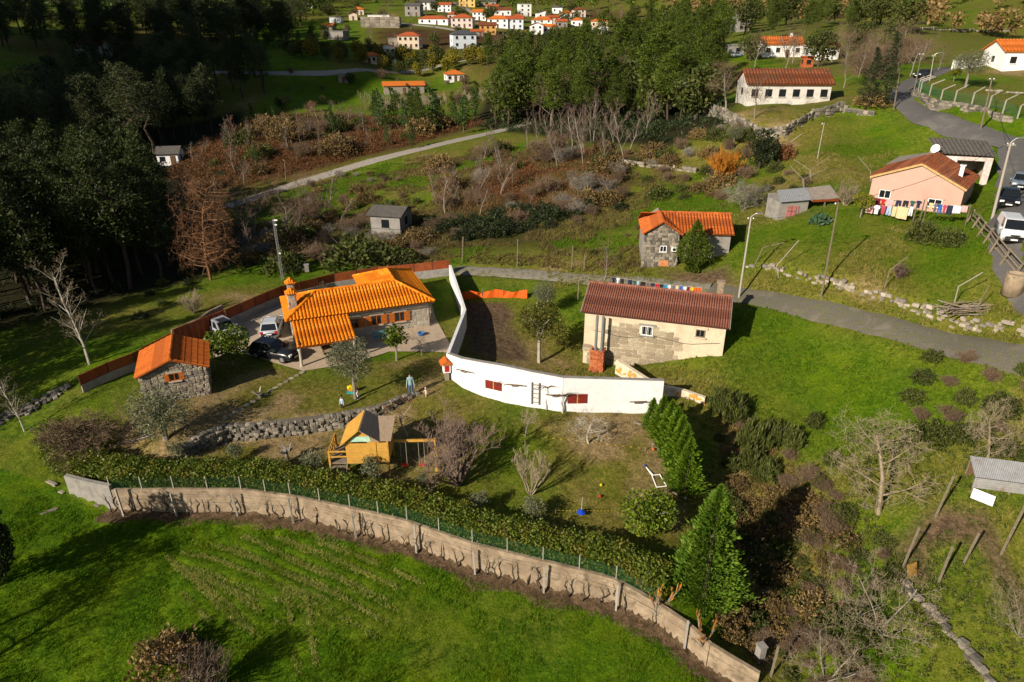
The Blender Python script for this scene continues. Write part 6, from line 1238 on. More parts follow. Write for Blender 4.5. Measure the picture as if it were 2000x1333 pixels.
# orange safety netting in the kitchen garden
on_ = on_ground(resample(GP((900, 586), (950, 582), (990, 582), (1030, 583)), .5)); og = thing('safety_netting', 'sagging orange safety netting strung across the kitchen garden', 'netting', on_[0]); b = 0; m_ = MB()
for i, p in enumerate(on_): m_.v += [tuple(p + side(on_, i) * .12 * math.sin(i * 1.3)), tuple(p + Vector((0, 0, .85 + .15 * math.sin(i * .9))) + side(on_, i) * .1 * math.sin(i * 2.1))]
m_.f = [[2 * i, 2 * i + 2, 2 * i + 3, 2 * i + 1] for i in range(len(on_) - 1)]; m_.m = [0] * len(m_.f); m_.build('net', M_TARP, og, origin=on_[0])
for i in range(0, len(on_), 5): m_ = MB(); m_.bar(on_[i] - Vector((0, 0, .2)), on_[i] + Vector((0, 0, 1.1)), .06); m_.build('stake', M_WOODG, og, origin=on_[0])

# ------------------------------------------------------------------ village and school buildings
WCOL = {'white': M_WHITEP, 'cream': mat('cream wall', (.62, .52, .40), .9), 'pinkish': mat('pinkish wall', (.66, .55, .50), .9), 'orange': mat('apricot wall', (.62, .33, .10), .9), 'grey': M_CONCG, 'stone': M_STONE[0], 'blue': mat('bluish white wall', (.62, .68, .76), .9), 'aged': mat('aged white wall', (.60, .58, .54), .95, .12, 1, stain=(.32, .29, .25), stain_s=.5), 'brick': M_BRICK[0], 'yellow': mat('yellow wall', (.66, .46, .16), .9)}
RCOL = {'red': tile_mat('village red tile', (.40, .085, .025), (.50, .125, .04), .3), 'orange': tile_mat('village orange tile', (.58, .145, .02), (.66, .19, .03), .3), 'rust': T_RUST, 'slate': mat('slate roof', (.075, .082, .095), .7), 'flat': M_CONCG, 'dark': M_ASBD}
def far_house(px, py, wpx, wh, dep_, label, roof='hip', wall='white', rc='red', rot=0, floors=1, nw=3, cat='house', name='village_house', rise=None, tiles=0, door=True, wf_=M_WOODB, chim=False, dz=0):
    p = G(px, py); w = wpx / ppm(p); p.z += dz; t = thing(name, label, cat, p, R(rot)); m_ = MB(); m_.box((0, dep_ / 2, wh / 2 - .6), (w, dep_, wh + 1.2)); m_.build('wall', WCOL[wall], t); o_ = .45; rise = rise or dep_ * .2
    x0, x1, y0, y1 = -w / 2 - o_, w / 2 + o_, -o_, dep_ + o_; ym = dep_ / 2; zt = wh + rise
    if roof == 'hip': k = min(dep_ / 2, w / 2) * .95; pls = [[(x0, y0, wh), (x1, y0, wh), (x1 - k, ym, zt), (x0 + k, ym, zt)], [(x1, y1, wh), (x0, y1, wh), (x0 + k, ym, zt), (x1 - k, ym, zt)], [(x0, y1, wh), (x0, y0, wh), (x0 + k, ym, zt)], [(x1, y0, wh), (x1, y1, wh), (x1 - k, ym, zt)]]
    elif roof == 'gable': pls = [[(x0, y0, wh), (x1, y0, wh), (x1, ym, zt), (x0, ym, zt)], [(x1, y1, wh), (x0, y1, wh), (x0, ym, zt), (x1, ym, zt)]]
    elif roof == 'gablefront': pls = [[(x0, y1, wh), (x0, y0, wh), (0, y0, zt), (0, y1, zt)], [(x1, y0, wh), (x1, y1, wh), (0, y1, zt), (0, y0, zt)]]
    else: pls = None
    if pls:
        rr = deck('roof', pls, t, RCOL[rc], .16)
        if roof == 'gable': m_ = MB(); [m_.prism([(0.02, wh - .02), (dep_ - .02, wh - .02), (ym, zt - .2)], 'x', a, b) for a, b in ((-w / 2, -w / 2 + .2), (w / 2 - .2, w / 2))]; m_.build('gable', WCOL[wall], t)
        if roof == 'gablefront': m_ = MB(); m_.prism([(-w / 2 + .02, wh - .02), (w / 2 - .02, wh - .02), (0, zt - .2)], 'y', .02, .3); m_.build('gable', WCOL[wall], t)
        if tiles: tile_plane(rr, pls[0], tiles, RCOL[rc], .5)
        if chim: m_ = MB(); m_.box((w * .25, ym, zt + .2), (.7, .6, 1.4)); m_.build('chimney', WCOL[wall], rr)
    else: m_ = MB(); m_.box((0, dep_ / 2, wh + .12), (w + .5, dep_ + .5, .25)); m_.build('roof', RCOL[rc], t)
    fh = wh / floors
    for fl_ in range(floors):
        for k in range(nw):
            if door and fl_ == 0 and k == nw // 2:
                m_ = MB(); m_.box(((k + .5 - nw / 2) * w / nw, -.05, 1.0), (1.0, .1, 2.1)); m_.build('door', M_WOODB, t); continue
            x = (k + .5 - nw / 2) * w / nw; z = fl_ * fh + fh * .55; m_ = MB(); m_.box((x, -.04, z), (min(1.1, w / nw * .5), .08, min(1.2, fh * .42))); g_ = m_.build('window', M_GLASS, t)
            m_ = MB(); m_.box((x, -.10, z - min(1.2, fh * .42) / 2 - .06), (min(1.1, w / nw * .5) + .2, .16, .1)); m_.build('sill', WCOL[wall], g_)
    for sx in (-1, 1):
        m_ = MB(); m_.box((sx * (w / 2 + .03), dep_ * .5, wh * .55), (.06, 1.0, min(1.1, fh * .42))); m_.build('window', M_GLASS, t)
    return t
FH = [(740, 42, 42, 3.2, 8, 'modern flat roofed white house on the tall stone plinth', 'flat', 'white', 'flat', 4, 1, 3), (806, 32, 30, 5.5, 8, 'bare grey concrete house high in the village', 'gable', 'grey', 'dark', -8, 2, 2), (832, 20, 36, 4.5, 8, 'white house with dark roof near the top of the village', 'gable', 'white', 'dark', 8, 2, 3),
    (846, 48, 58, 2.8, 8, 'long white house with red roof above the village road', 'hip', 'white', 'red', -8, 1, 4), (902, 55, 42, 5.0, 10, 'pinkish two storey house with red hipped roof in mid village', 'hip', 'pinkish', 'red', -5, 2, 4), (953, 68, 32, 4.4, 8, 'apricot orange house with brown roof in the village', 'gable', 'orange', 'rust', 3, 2, 3), (932, 71, 24, 2.2, 5, 'low red roofed annex left of the apricot house', 'gable', 'grey', 'red', 3, 1, 2),
    (972, 55, 40, 4.6, 9, 'white double house with red roof, left half', 'hip', 'white', 'orange', -3, 2, 3), (1004, 57, 36, 5.0, 9, 'white double house with red roof, right half', 'gable', 'blue', 'red', -3, 2, 3), (1058, 54, 40, 4.0, 9, 'white house with bright red roof right of the double house', 'hip', 'white', 'orange', -6, 2, 3), (1048, 68, 26, 4.6, 7, 'small white house with brown roof above the pine wood', 'gablefront', 'white', 'rust', 0, 2, 2), (1072, 66, 26, 3.4, 7, 'small red roofed white house beside the pine wood', 'gable', 'white', 'orange', 0, 1, 2),
    (1026, 32, 24, 7.0, 7, 'narrow tall white house on the upper hillside', 'flat', 'white', 'flat', 10, 3, 2), (1062, 38, 26, 3.6, 7, 'white gabled cottage right of the tall white house', 'gablefront', 'white', 'dark', 8, 1, 2), (1104, 40, 24, 4.0, 8, 'small white villa with red roof at the village edge', 'hip', 'white', 'orange', -12, 2, 2), (1098, 55, 20, 3.4, 7, 'small house with red roof below the white villa', 'gable', 'grey', 'red', 4, 1, 2),
    (1170, 55, 32, 3.6, 9, 'orange hipped house standing alone right of the village', 'hip', 'cream', 'orange', -8, 1, 3), (1176, 68, 22, 3.8, 6, 'low white house in front of the lone orange hipped house', 'gablefront', 'white', 'red', -10, 1, 2), (982, 32, 32, 3.5, 8, 'white house with brown roof below the yellow house', 'gable', 'white', 'rust', 2, 1, 3), (912, 14, 32, 5.0, 9, 'yellow house cut by the top of the view', 'hip', 'yellow', 'rust', -6, 2, 3), (952, 14, 34, 3.5, 9, 'dark brown house beside the yellow house', 'gable', 'grey', 'dark', -4, 1, 3),
    (908, 95, 46, 6.0, 9, 'bluish white house with slate roof and garage below the village', 'hip', 'blue', 'slate', 14, 2, 3), (798, 96, 42, 5.6, 8, 'cream two storey house with red hipped roof among mimosas', 'hip', 'cream', 'red', -6, 2, 4), (768, 92, 18, 3.5, 7, 'grey annex left of the cream house among mimosas', 'flat', 'stone', 'flat', -6, 1, 1), (758, 121, 30, 5.4, 7, 'white two storey farmhouse in the vineyard', 'gablefront', 'white', 'orange', 10, 2, 3), (722, 124, 28, 2.8, 6, 'small cream cottage left of the white vineyard farmhouse', 'hip', 'cream', 'orange', -4, 1, 3), (786, 120, 12, 2.6, 5, 'tiny dark red shed right of the vineyard farmhouse', 'gable', 'brick', 'red', 0, 1, 1),
    (790, 184, 78, 2.8, 6, 'long orange roofed shed in the valley vineyard', 'gable', 'stone', 'orange', 12, 1, 3), (890, 160, 34, 2.6, 7, 'low white house with orange roof behind the vineyard', 'hip', 'white', 'orange', 14, 1, 3), (671, 162, 18, 2.8, 5, 'small grey hut on the green valley field', 'flat', 'grey', 'flat', 6, 1, 1), (1118, 106, 22, 3.0, 7, 'dark red roofed ruin above the pine wood', 'gable', 'stone', 'red', 0, 1, 2), (650, 78, 44, 3.6, 8, 'grey flat roofed barn left of the mimosas', 'flat', 'grey', 'flat', -10, 1, 2), (655, 45, 22, 2.8, 6, 'small bluish barn on the terraces left of the village', 'flat', 'blue', 'flat', 0, 1, 1), (690, 40, 16, 3.2, 5, 'small stone hut with red roof left of the plinth house', 'gablefront', 'cream', 'rust', 5, 1, 1), (606, 16, 14, 3.4, 5, 'tiny white hut on the upper terraces', 'flat', 'white', 'flat', 0, 1, 1),
    (175, 114, 54, 4.6, 7, 'lonely white house with red roof on the dark hill', 'gable', 'aged', 'red', -4, 2, 4), (330, 324, 38, 2.6, 6, 'white hut with grey roof at the edge of bracken hill', 'gable', 'white', 'dark', 12, 1, 2), (1452, 62, 22, 5.0, 8, 'pale grey house half hidden on the hill above the wood', 'gable', 'grey', 'dark', 4, 2, 2)]
FH += [(700, 30, 22, 3.2, 7, 'small cream house high left of the plinth house', 'hip', 'cream', 'orange', 6, 1, 2), (868, 24, 26, 4.2, 7, 'white two storey house right of the dark roofed white house', 'gable', 'white', 'red', -4, 2, 3), (885, 40, 22, 3.2, 7, 'small pinkish house behind the pinkish hipped house', 'hip', 'pinkish', 'red', 4, 1, 2), (936, 40, 26, 4.4, 8, 'white house behind the apricot house', 'gable', 'white', 'orange', -5, 2, 3), (1012, 45, 22, 3.4, 7, 'small white house between double house and tall house', 'hip', 'white', 'red', 3, 1, 2), (1082, 50, 20, 4.2, 7, 'narrow cream house right of the bright red roof', 'gable', 'cream', 'red', 7, 2, 2), (1126, 52, 22, 3.4, 7, 'white cottage with red roof at the right village end', 'hip', 'white', 'orange', -9, 1, 2), (1132, 34, 24, 4.4, 8, 'pinkish house high at the right village end', 'hip', 'pinkish', 'rust', 5, 2, 2), (1088, 27, 20, 3.8, 7, 'small white house high right of the tall white house', 'gable', 'white', 'dark', -3, 1, 2), (962, 25, 24, 3.6, 7, 'cream house left of the white house with brown roof', 'gable', 'cream', 'red', 5, 1, 3), (640, 62, 20, 2.8, 6, 'stone barn with orange roof on the green terraces', 'gable', 'stone', 'orange', -8, 1, 1), (1148, 66, 20, 3.2, 6, 'white cottage left of the lone hipped house', 'gablefront', 'white', 'orange', 6, 1, 2)]
for q in FH: far_house(*q[:6], roof=q[6], wall=q[7], rc=q[8], rot=q[9], floors=q[10], nw=q[11])
p = G(742, 55); pe = thing('stone_plinth', 'massive pale stone plinth under the modern flat house', 'plinth', p); m_ = MB(); m_.box((0, 6, 1.6), (74 / ppm(p), 9, 7.5)); m_.build('block', M_STONE[2], pe)
for k in range(24):
    o = bpy.data.objects.new('stone', ST_G[k % 10]); link(o, pe); o.location = (-9 + (k % 8) * 2.6, 1.45, 4.6 - (k // 8) * 1.6); o.scale = (2.5, .3, 1.4)
far_house(1538, 203, 158, 3.1, 7.5, 'long old white school with brown tiled roof and dark windows', 'gable', 'aged', 'rust', -3, 1, 6, 'school', 'school_building', 2.2, .55, False)
far_house(1527, 112, 74, 3.4, 8, 'white house with orange roof above the school', 'gable', 'white', 'orange', -6, 1, 4, 'house', 'house', 2.0, .7, chim=True)
far_house(1606, 118, 58, 3.4, 8, 'white annex with brown roof right of the orange roofed house', 'gable', 'white', 'rust', -6, 1, 3, 'house', 'house', 1.4, .7)
far_house(1578, 132, 18, 2.4, 3, 'small orange brick hut between the houses above the school', 'flat', 'brick', 'red', -6, 1, 1, 'hut', 'hut', .5, door=False)
far_house(1990, 138, 62, 3.4, 9, 'white garage house with red roof at right edge', 'gable', 'white', 'orange', -8, 1, 2, 'house', 'house', 2.0, .6)
far_house(1440, 108, 34, 2.6, 5, 'flat roofed carport beside the wood above the school', 'flat', 'grey', 'flat', 0, 1, 1, 'carport', 'carport', door=False)
far_house(754, 458, 60, 2.8, 5, 'weathered grey hut with dark sheet roof behind the house', 'gable', 'grey', 'dark', -12, 1, 1, 'hut', 'hut', .8, door=False)
w0, w1, w2 = G(1858, 136), G(1905, 132), G(1935, 126); rw = thing('roadside_wall', 'bright white rendered wall beside the upper road', 'wall', w0); m_ = MB(); wall_strip(m_, [w0, w1, w2], [w0.z - 1, w1.z - 1, w2.z - 1], [w0.z + 1.8, w1.z + 1.6, w2.z + 1.2], .3); m_.build('slab', M_WHITEP, rw, origin=w0)

# ------------------------------------------------------------------ vehicles
def car(label, p, rz, paint, L=4.4, W=1.82, Ht=1.62, style='suv', name='car', cat='car', pitch=0.0, group=None, sunroof=False, plate=True):
    t = thing(name, label, cat, p, rz, group); P_ = mat(name + ' paint ' + label[:18], paint, .28, .05, 2, spec=.6); hl, hw = L / 2, W / 2; belt = Ht * .60
    hood = {'suv': .98, 'hatch': .90, 'van': 1.12}[style]; f0, f1, r1, r0 = {'suv': (.20, .02, -.36, -.47), 'hatch': (.18, .0, -.30, -.44), 'van': (.34, .14, -.485, -.495)}[style]
    st = [(-hl, .72, .84, .40), (-hl + .06, belt * .92, .93, .32), (-hl + .35, belt, .99, .22), (r1 * L, belt, 1, .20), (0, belt, 1, .20), (f0 * L, belt * .99, 1, .20), (f0 * L + .25, hood, .985, .20), (hl - .55, hood * .95, .96, .22), (hl - .15, hood * .82, .88, .28), (hl, hood * .62, .76, .38)]
    m_ = MB(); n = 7
    for x, top, k, bot in st:
        w = hw * k
        for yy, zz in ((-w * .90, bot), (-w, bot + .18), (-w * .995, top * .72), (-w * .93, top), (0, top + .035), (w * .93, top), (w * .995, top * .72), (w, bot + .18), (w * .90, bot)): m_.v.append((x, yy, zz))
    K = 9
    for i in range(len(st) - 1):
        for k in range(K - 1): m_.f.append([i * K + k, i * K + k + 1, (i + 1) * K + k + 1, (i + 1) * K + k]); m_.m.append(0)
        m_.f.append([i * K + K - 1, i * K, (i + 1) * K, (i + 1) * K + K - 1]); m_.m.append(0)
    m_.f.append(list(range(K))); m_.m.append(0); m_.f.append([(len(st) - 1) * K + k for k in reversed(range(K))]); m_.m.append(0)
    m_.f = [f[::-1] for f in m_.f]; body = m_.build('body', P_, t, True)
    wb_, wr = hw * .925, hw * .76; zb, zr = belt - .01, Ht; c = MB()
    A = [(r0 * L, -wb_, zb), (f0 * L, -wb_, zb), (f0 * L, wb_, zb), (r0 * L, wb_, zb)]; B = [(r1 * L, -wr, zr - .05), (f1 * L, -wr, zr - .05), (f1 * L, wr, zr - .05), (r1 * L, wr, zr - .05)]; Cc = [(r1 * L + .25, -wr * .8, zr), (f1 * L - .3, -wr * .8, zr), (f1 * L - .3, wr * .8, zr), (r1 * L + .25, wr * .8, zr)]
    c.add(A + B + Cc, [(0, 1, 5, 4), (1, 2, 6, 5), (2, 3, 7, 6), (3, 0, 4, 7), (4, 5, 9, 8), (5, 6, 10, 9), (6, 7, 11, 10), (7, 4, 8, 11), (8, 9, 10, 11)]); c.build('cabin', P_, t)
    def pane(nm, a, b, c_, d, inset=.09, off=.012):
        a, b, c_, d = map(Vector, (a, b, c_, d)); ce = (a + b + c_ + d) / 4; N = (b - a).cross(d - a).normalized(); q = [v.lerp(ce, inset) + N * off for v in (a, b, c_, d)]; g_ = MB(); g_.add(q + [v - N * .03 for v in q], [(0, 1, 2, 3), (0, 4, 5, 1), (1, 5, 6, 2), (2, 6, 7, 3), (3, 7, 4, 0)]); g_.build(nm, M_GLASS, t)
    pane('windscreen', A[1], A[2], B[2], B[1]); pane('rear_window', A[3], A[0], B[0], B[3], .14)
    for s_ in (0, 1):
        lo, up = (A[0], A[1]) if s_ == 0 else (A[2], A[3]); ul, uu = (B[0], B[1]) if s_ == 0 else (B[2], B[3]); lo, up, ul, uu = map(Vector, (lo, up, ul, uu)); segs = ((.06, .48), (.52, .9)) if style != 'van' else (((.66, .92),) if s_ == 0 else ((.08, .34),))
        for a, b in segs: pane('side_window', lo.lerp(up, a), lo.lerp(up, b), ul.lerp(uu, min(.97, b)), ul.lerp(uu, max(.03, a)), .10)
    if sunroof: g_ = MB(); g_.box((-.02 * L, 0, Ht + .012), (L * .26, wr * 1.3, .02)); g_.build('sunroof', M_GLASS, t)
    for sy in (-1, 1):
        for sx in (-.30, .31):
            w_ = MB(); x, y = sx * L, sy * (hw - .10); w_.tube([(x, y - .11, .33), (x, y + .11, .33)], .335, 16); wh = w_.build('wheel', bpy.data.materials.get('tyre') or mat('tyre', (.018, .018, .018), .85), t); w_ = MB(); w_.tube([(x, y + sy * .10, .33), (x, y + sy * .125, .33)], .21, 12); w_.build('rim', M_STEEL, wh)
        h_ = MB(); h_.box((hl - .14, sy * hw * .66, hood * .76), (.16, hw * .38, .17)); h_.build('headlight', bpy.data.materials.get('lamp glass') or mat('lamp glass', (.75, .76, .78), .15, .05, 2, spec=.7), t)
        h_ = MB(); h_.box((-hl + .045, sy * hw * .74, belt * .83), (.13, hw * .28, .22)); h_.build('tail_light', bpy.data.materials.get('red lamp') or mat('red lamp', (.45, .012, .01), .2, .05, 2, spec=.6), t)
        h_ = MB(); h_.box((f0 * L - .15, sy * (hw + .08), belt + .06), (.12, .2, .14)); h_.build('mirror', P_, t)
        if style != 'van': h_ = MB(); h_.tube([(r1 * L + .1, sy * wr * .9, Ht - .01), (f1 * L - .2, sy * wr * .9, Ht - .01)], .025, 5); h_.build('roof_rail', M_STEEL, t)
    h_ = MB(); h_.box((hl - .03, 0, .40), (.08, hw * 1.3, .16)); h_.box((hl - .02, 0, hood * .70), (.06, hw * .7, .10)); h_.build('grille', M_BLACK, t)
    if plate: h_ = MB(); h_.box((hl + .015, 0, .44), (.02, .5, .11)); h_.build('plate', M_WHITEP, t); h_ = MB(); h_.box((-hl - .005, 0, .62), (.02, .5, .11)); h_.build('plate', M_WHITEP, t)
    return t
def on_yard(px, py): return at_z(px, py, hz(*at_z(px, py, 0).to_2d()) + .06)
def heading(a, b): return math.atan2(b[1] - a[1], b[0] - a[0])
car('silver hatchback seen from behind, parked beside the porch', on_yard(533, 648), R(100), (.46, .49, .54), 4.3, 1.84, 1.58)
car('black estate car parked closest to the porch column', on_yard(538, 697), R(-20), (.012, .013, .016), 4.7, 1.86, 1.60)
car('grey car with dark glass roof parked at the rusty gate', on_yard(440, 655), R(-42), (.30, .32, .34), 4.4, 1.84, 1.60, sunroof=True)
def on_road(px, py): q = G(px, py); q.z += .09; return q
car('white delivery van parked nose down on the upper road', on_road(1969, 468), R(-116), (.62, .64, .66), 4.4, 1.86, 1.85, 'van', 'van', 'van')
car('black car parked behind the white van', on_road(1966, 402), R(-122), (.010, .010, .012), 4.2, 1.78, 1.48, 'hatch')
car('blue grey car at the right edge behind the black car', on_road(1990, 368), R(-124), (.16, .20, .25), 4.2, 1.78, 1.48, 'hatch')
car('dark car coming round the road bend', on_road(1801, 153), R(-150), (.02, .025, .04), 4.2, 1.78, 1.5, 'hatch')
car('light blue car parked by the carport above the school', G(1438, 112), R(30), (.30, .38, .45), 4.2, 1.78, 1.5, 'hatch')

# ------------------------------------------------------------------ poles and wires
def pole(label, px, py, ytop, xtop, w, m, lamp=None, arms=0, kindn='utility_pole'):
    p = G(px, py); h = tall(p, xtop, ytop); t = thing(kindn, label, 'pole', p); tp = at_y(xtop, ytop, p.y) - p; tp = Vector((max(-.4, min(.4, tp.x)), 0, h)); m_ = MB(); m_.tube([(0, 0, -.4), tp * .5, tp], [w, w * .85, w * .68], 8); m_.build('shaft', m, t)
    if lamp: m_ = MB(); m_.tube([tp, tp + Vector((lamp * .5, -.2, .35)), tp + Vector((lamp, -.3, .42))], .045, 5); m_.build('arm', M_STEEL, t); m_ = MB(); m_.box(tp + Vector((lamp * 1.15, -.32, .42)), (.5, .2, .12)); m_.build('lamp_head', M_STEEL, t)
    for k in range(arms): m_ = MB(); m_.bar(tp + Vector((-.5, 0, -.25 - k * .4)), tp + Vector((.5, 0, -.25 - k * .4)), .09); m_.build('crossarm', m, t)
    for k in range(2 if arms or lamp else 1): m_ = MB(); m_.lathe([(.05, 0), (.07, .06), (.04, .14)], tuple(tp + Vector((-.25 + .5 * k, 0, -.2))), 6); m_.build('insulator', M_WHITEP, t)
    return p + tp
t1 = pole('pale concrete pole with street lamp between farmhouse and rubble house', 1443, 582, 424, 1467, .11, M_CPOLE, .6)
t2 = pole('wooden pole with white lamp beside the lane', 1604, 580, 395, 1638, .10, M_POLE)
t3 = pole('tall square pole with lamp beside the parked white van', 1938, 428, 278, 1972, .13, M_CPOLE, .5, 1)
t4 = pole('double wooden pole on the orchard wall above the road', 1916, 252, 152, 1938, .13, M_POLE, None, 1)
t5 = pole('slim pole beside the road bend left of the firs', 1746, 212, 136, 1758, .11, M_POLE); t6 = pole('dark pole beside the far road', 1784, 186, 104, 1800, .10, M_POLE, None, 1); t7 = pole('pole with lamp beside the white roadside wall', 1816, 158, 108, 1824, .09, M_CPOLE, .9)
t8 = pole('grey pole among the vine posts above the tool shed', 1596, 312, 240, 1610, .06, M_CPOLE); t9 = pole('slim pole at the upper edge of the wood', 905, 262, 208, 907, .10, M_POLE); t10 = pole('thin pole beside the gravel road', 558, 352, 312, 556, .09, M_POLE); t11 = pole('tall thin pole on the dark hill', 245, 62, 8, 242, .2, M_CPOLE, None, 1)
mp = G(552, 548); mh = tall(mp, 544, 428); ms = thing('antenna_mast', 'slender metal lattice mast with antennas behind the chimneys', 'mast', mp); m_ = MB()
for a in range(3): m_.tube([(math.cos(a * 2.09) * .15, math.sin(a * 2.09) * .15, -.2), (math.cos(a * 2.09) * .13, math.sin(a * 2.09) * .13, mh)], .028, 4)
m_.build('legs', M_STEEL, ms)['kind'] = 'stuff'; m_ = MB()
for k in range(int(mh / .35)):
    for a in range(3): m_.tube([(math.cos(a * 2.09) * .14, math.sin(a * 2.09) * .14, k * .35), (math.cos((a + 1) * 2.09) * .14, math.sin((a + 1) * 2.09) * .14, k * .35 + .35)], .014, 3, cap=False)
m_.build('lattice', M_STEEL, ms)['kind'] = 'stuff'
for z, w in ((mh - .15, .5), (mh - .7, .35), (mh * .45, .3)): m_ = MB(); m_.box((w * .4, 0, z), (w, .1, .14)); m_.build('antenna', M_WHITEP, ms)
def cable(label, a, b, sag=.8, name='overhead_cable', r=.02):
    m_ = MB(); pts = [Vector(a).lerp(Vector(b), k / 14) - Vector((0, 0, sag * 4 * (k / 14) * (1 - k / 14))) for k in range(15)]; m_.tube([q - Vector(a) for q in pts], r, 4); o = m_.build(name, M_BLACK); o.location = a; tag(o, label, 'cable')
cable('thin cable from the antenna mast towards the meadow', mp + Vector((0, 0, mh)), G(1150, 490) + Vector((0, 0, 3.5)), 1.2); cable('cable from the lamp pole to the lane pole', t1, t2, .6); cable('cable from the lane pole to the road pole', t2, t3, .8); cable('cable from the road pole up to the orchard pole', t3, t4, .8)

# ------------------------------------------------------------------ playhouse with swings
pp = G(716, 926); play = thing('playhouse', 'yellow pine playhouse on stilts with sandy roof and swing beam', 'playhouse', pp, R(2)); pz = .95
SB = 1.95; x0, x1, y0, y1 = -.85, 1.35, -.3, 1.5
for x, y in ((x0, y0), (x1, y0), (x0, y1), (x1, y1), (.75, y0), (-1.85, y0), (-1.85, y1)): m_ = MB(); m_.bar((x, y, -.3), (x, y, pz + (1.4 if x > -1 else .8)), .10); m_.build('post', M_WOODY, play)
m_ = MB(); m_.box(((x0 + x1) / 2, (y0 + y1) / 2, pz), (x1 - x0, y1 - y0, .10)); m_.box((-1.35, .6, pz), (1.0, 1.8, .08)); m_.build('floor', M_WOODG, play)
bj = random.Random(2)
for k in range(7):
    z = pz + .12 + k * .185
    m_ = MB(); m_.box(((x0 + .75) / 2, y0 - .07, z), (.75 - x0, .035, .175)); m_.build('board', M_WOODY, play)
    m_ = MB(); m_.box((1.06, y0 - .04, z), (.58, .035, .175)); m_.build('board', M_WOODY, play)
    m_ = MB(); m_.box((x1 + .03, (y0 + y1) / 2, z), (.035, y1 - y0, .175)); m_.build('board', M_WOODY, play)
    if k < 6: m_ = MB(); m_.box((x0 - .03, y1 - .35, z), (.035, .6, .175)); m_.build('board', M_WOODY, play)
    m_ = MB(); m_.box(((x0 + x1) / 2, y1 + .03, z), (x1 - x0, .035, .175)); m_.build('board', M_WOODY, play)
zt, zr_ = pz + 1.42, pz + 2.25; xm = -.05
m_ = MB(); m_.prism([(x0 - .1, zt), (.78, zt), (xm, zr_ - .05)], 'y', y0 - .08, y0 - .03); m_.build('gable', M_WOODY, play)
m_ = MB(); m_.prism([(x0 + .22, zt + .03), (.55, zt + .03), (.42, zt + .34), (x0 + .44, zt + .34)], 'y', y0 - .12, y0 - .085); m_.build('gable_panel', mat('mint panel', (.42, .66, .52), .5), play)
M_SHNG = mat('brown roof strip', (.38, .28, .19), .85, .25, 5)
for k in range(13):
    y = y0 - .22 + k * .17; m_ = MB(); m_.slat((xm + .02, y, zr_), (x1 * .72, y, zt + .12), .165, .03, (0, 1, 0)); m_.build('roof_slat', M_SHNG, play)
    m_ = MB(); m_.slat((xm - .02, y, zr_), (x0 - .30, y, zt - .12), .165, .03, (0, 1, 0)); m_.build('roof_slat', M_WOODY, play)
for k in range(8):
    x = .55 + k * .14; m_ = MB(); m_.slat((x, y0 - .2, zt + .10), (x, y1 + .15, zt + .38), .135, .03, (1, 0, 0)); m_.build('roof_slat', M_SHNG, play)
for z in (.45, .78): m_ = MB(); m_.box((-1.35, y0 - .02, pz + z), (1.0, .05, .07)); m_.box((-1.87, .6, pz + z), (.05, 1.8, .07)); m_.build('rail', M_WOODY, play)
for k in range(5): m_ = MB(); m_.box((-1.87, y0 + .2 + k * .36, pz + .42), (.03, .22, .7)); m_.build('baluster', M_WOODY, play)
for k in range(5): m_ = MB(); m_.box((-1.35, y0 - .15 - k * .16, pz - .12 - k * .19), (.85, .18, .05)); m_.build('step', M_WOODG, play)
for s_ in (-1, 1): m_ = MB(); m_.bar((-1.35 + s_ * .45, y0 - .05, pz), (-1.35 + s_ * .45, y0 - .98, -.1), .05, .14); m_.build('stringer', M_WOODG, play)
m_ = MB(); m_.bar((x1, .3, SB), (x1 + 2.55, .3, SB), .12); m_.build('swing_beam', M_WOODY, play)
for s_ in (-1, 1): m_ = MB(); m_.bar((x1 + 2.5, .3 + s_ * .05, SB + .05), (x1 + 2.6, .3 + s_ * .75, -.1), .10); m_.build('swing_leg', M_WOODY, play)
for i, x in enumerate((x1 + .75, x1 + 1.75)):
    sg = thing('swing', 'red plastic swing hanging from the playhouse beam, %s' % ('closest to the house' if i == 0 else 'closest to the outer legs'), 'swing', pp + Vector((x * 1.3, .39, .5)), R(2), 'red swings')
    for s_ in (-1, 1): m_ = MB(); m_.tube([(s_ * .2, 0, 0), (s_ * .2, 0, SB * 1.3 - .58)], .012, 4); m_.build('rope', M_ROPE, sg)
    m_ = MB(); m_.box((0, 0, 0), (.48, .2, .045)); m_.box((0, .08, .05), (.44, .03, .1)); m_.build('seat', mat('red plastic %d' % i, (.55, .02, .015), .4), sg)

play.scale = (1.3, 1.3, 1.3)

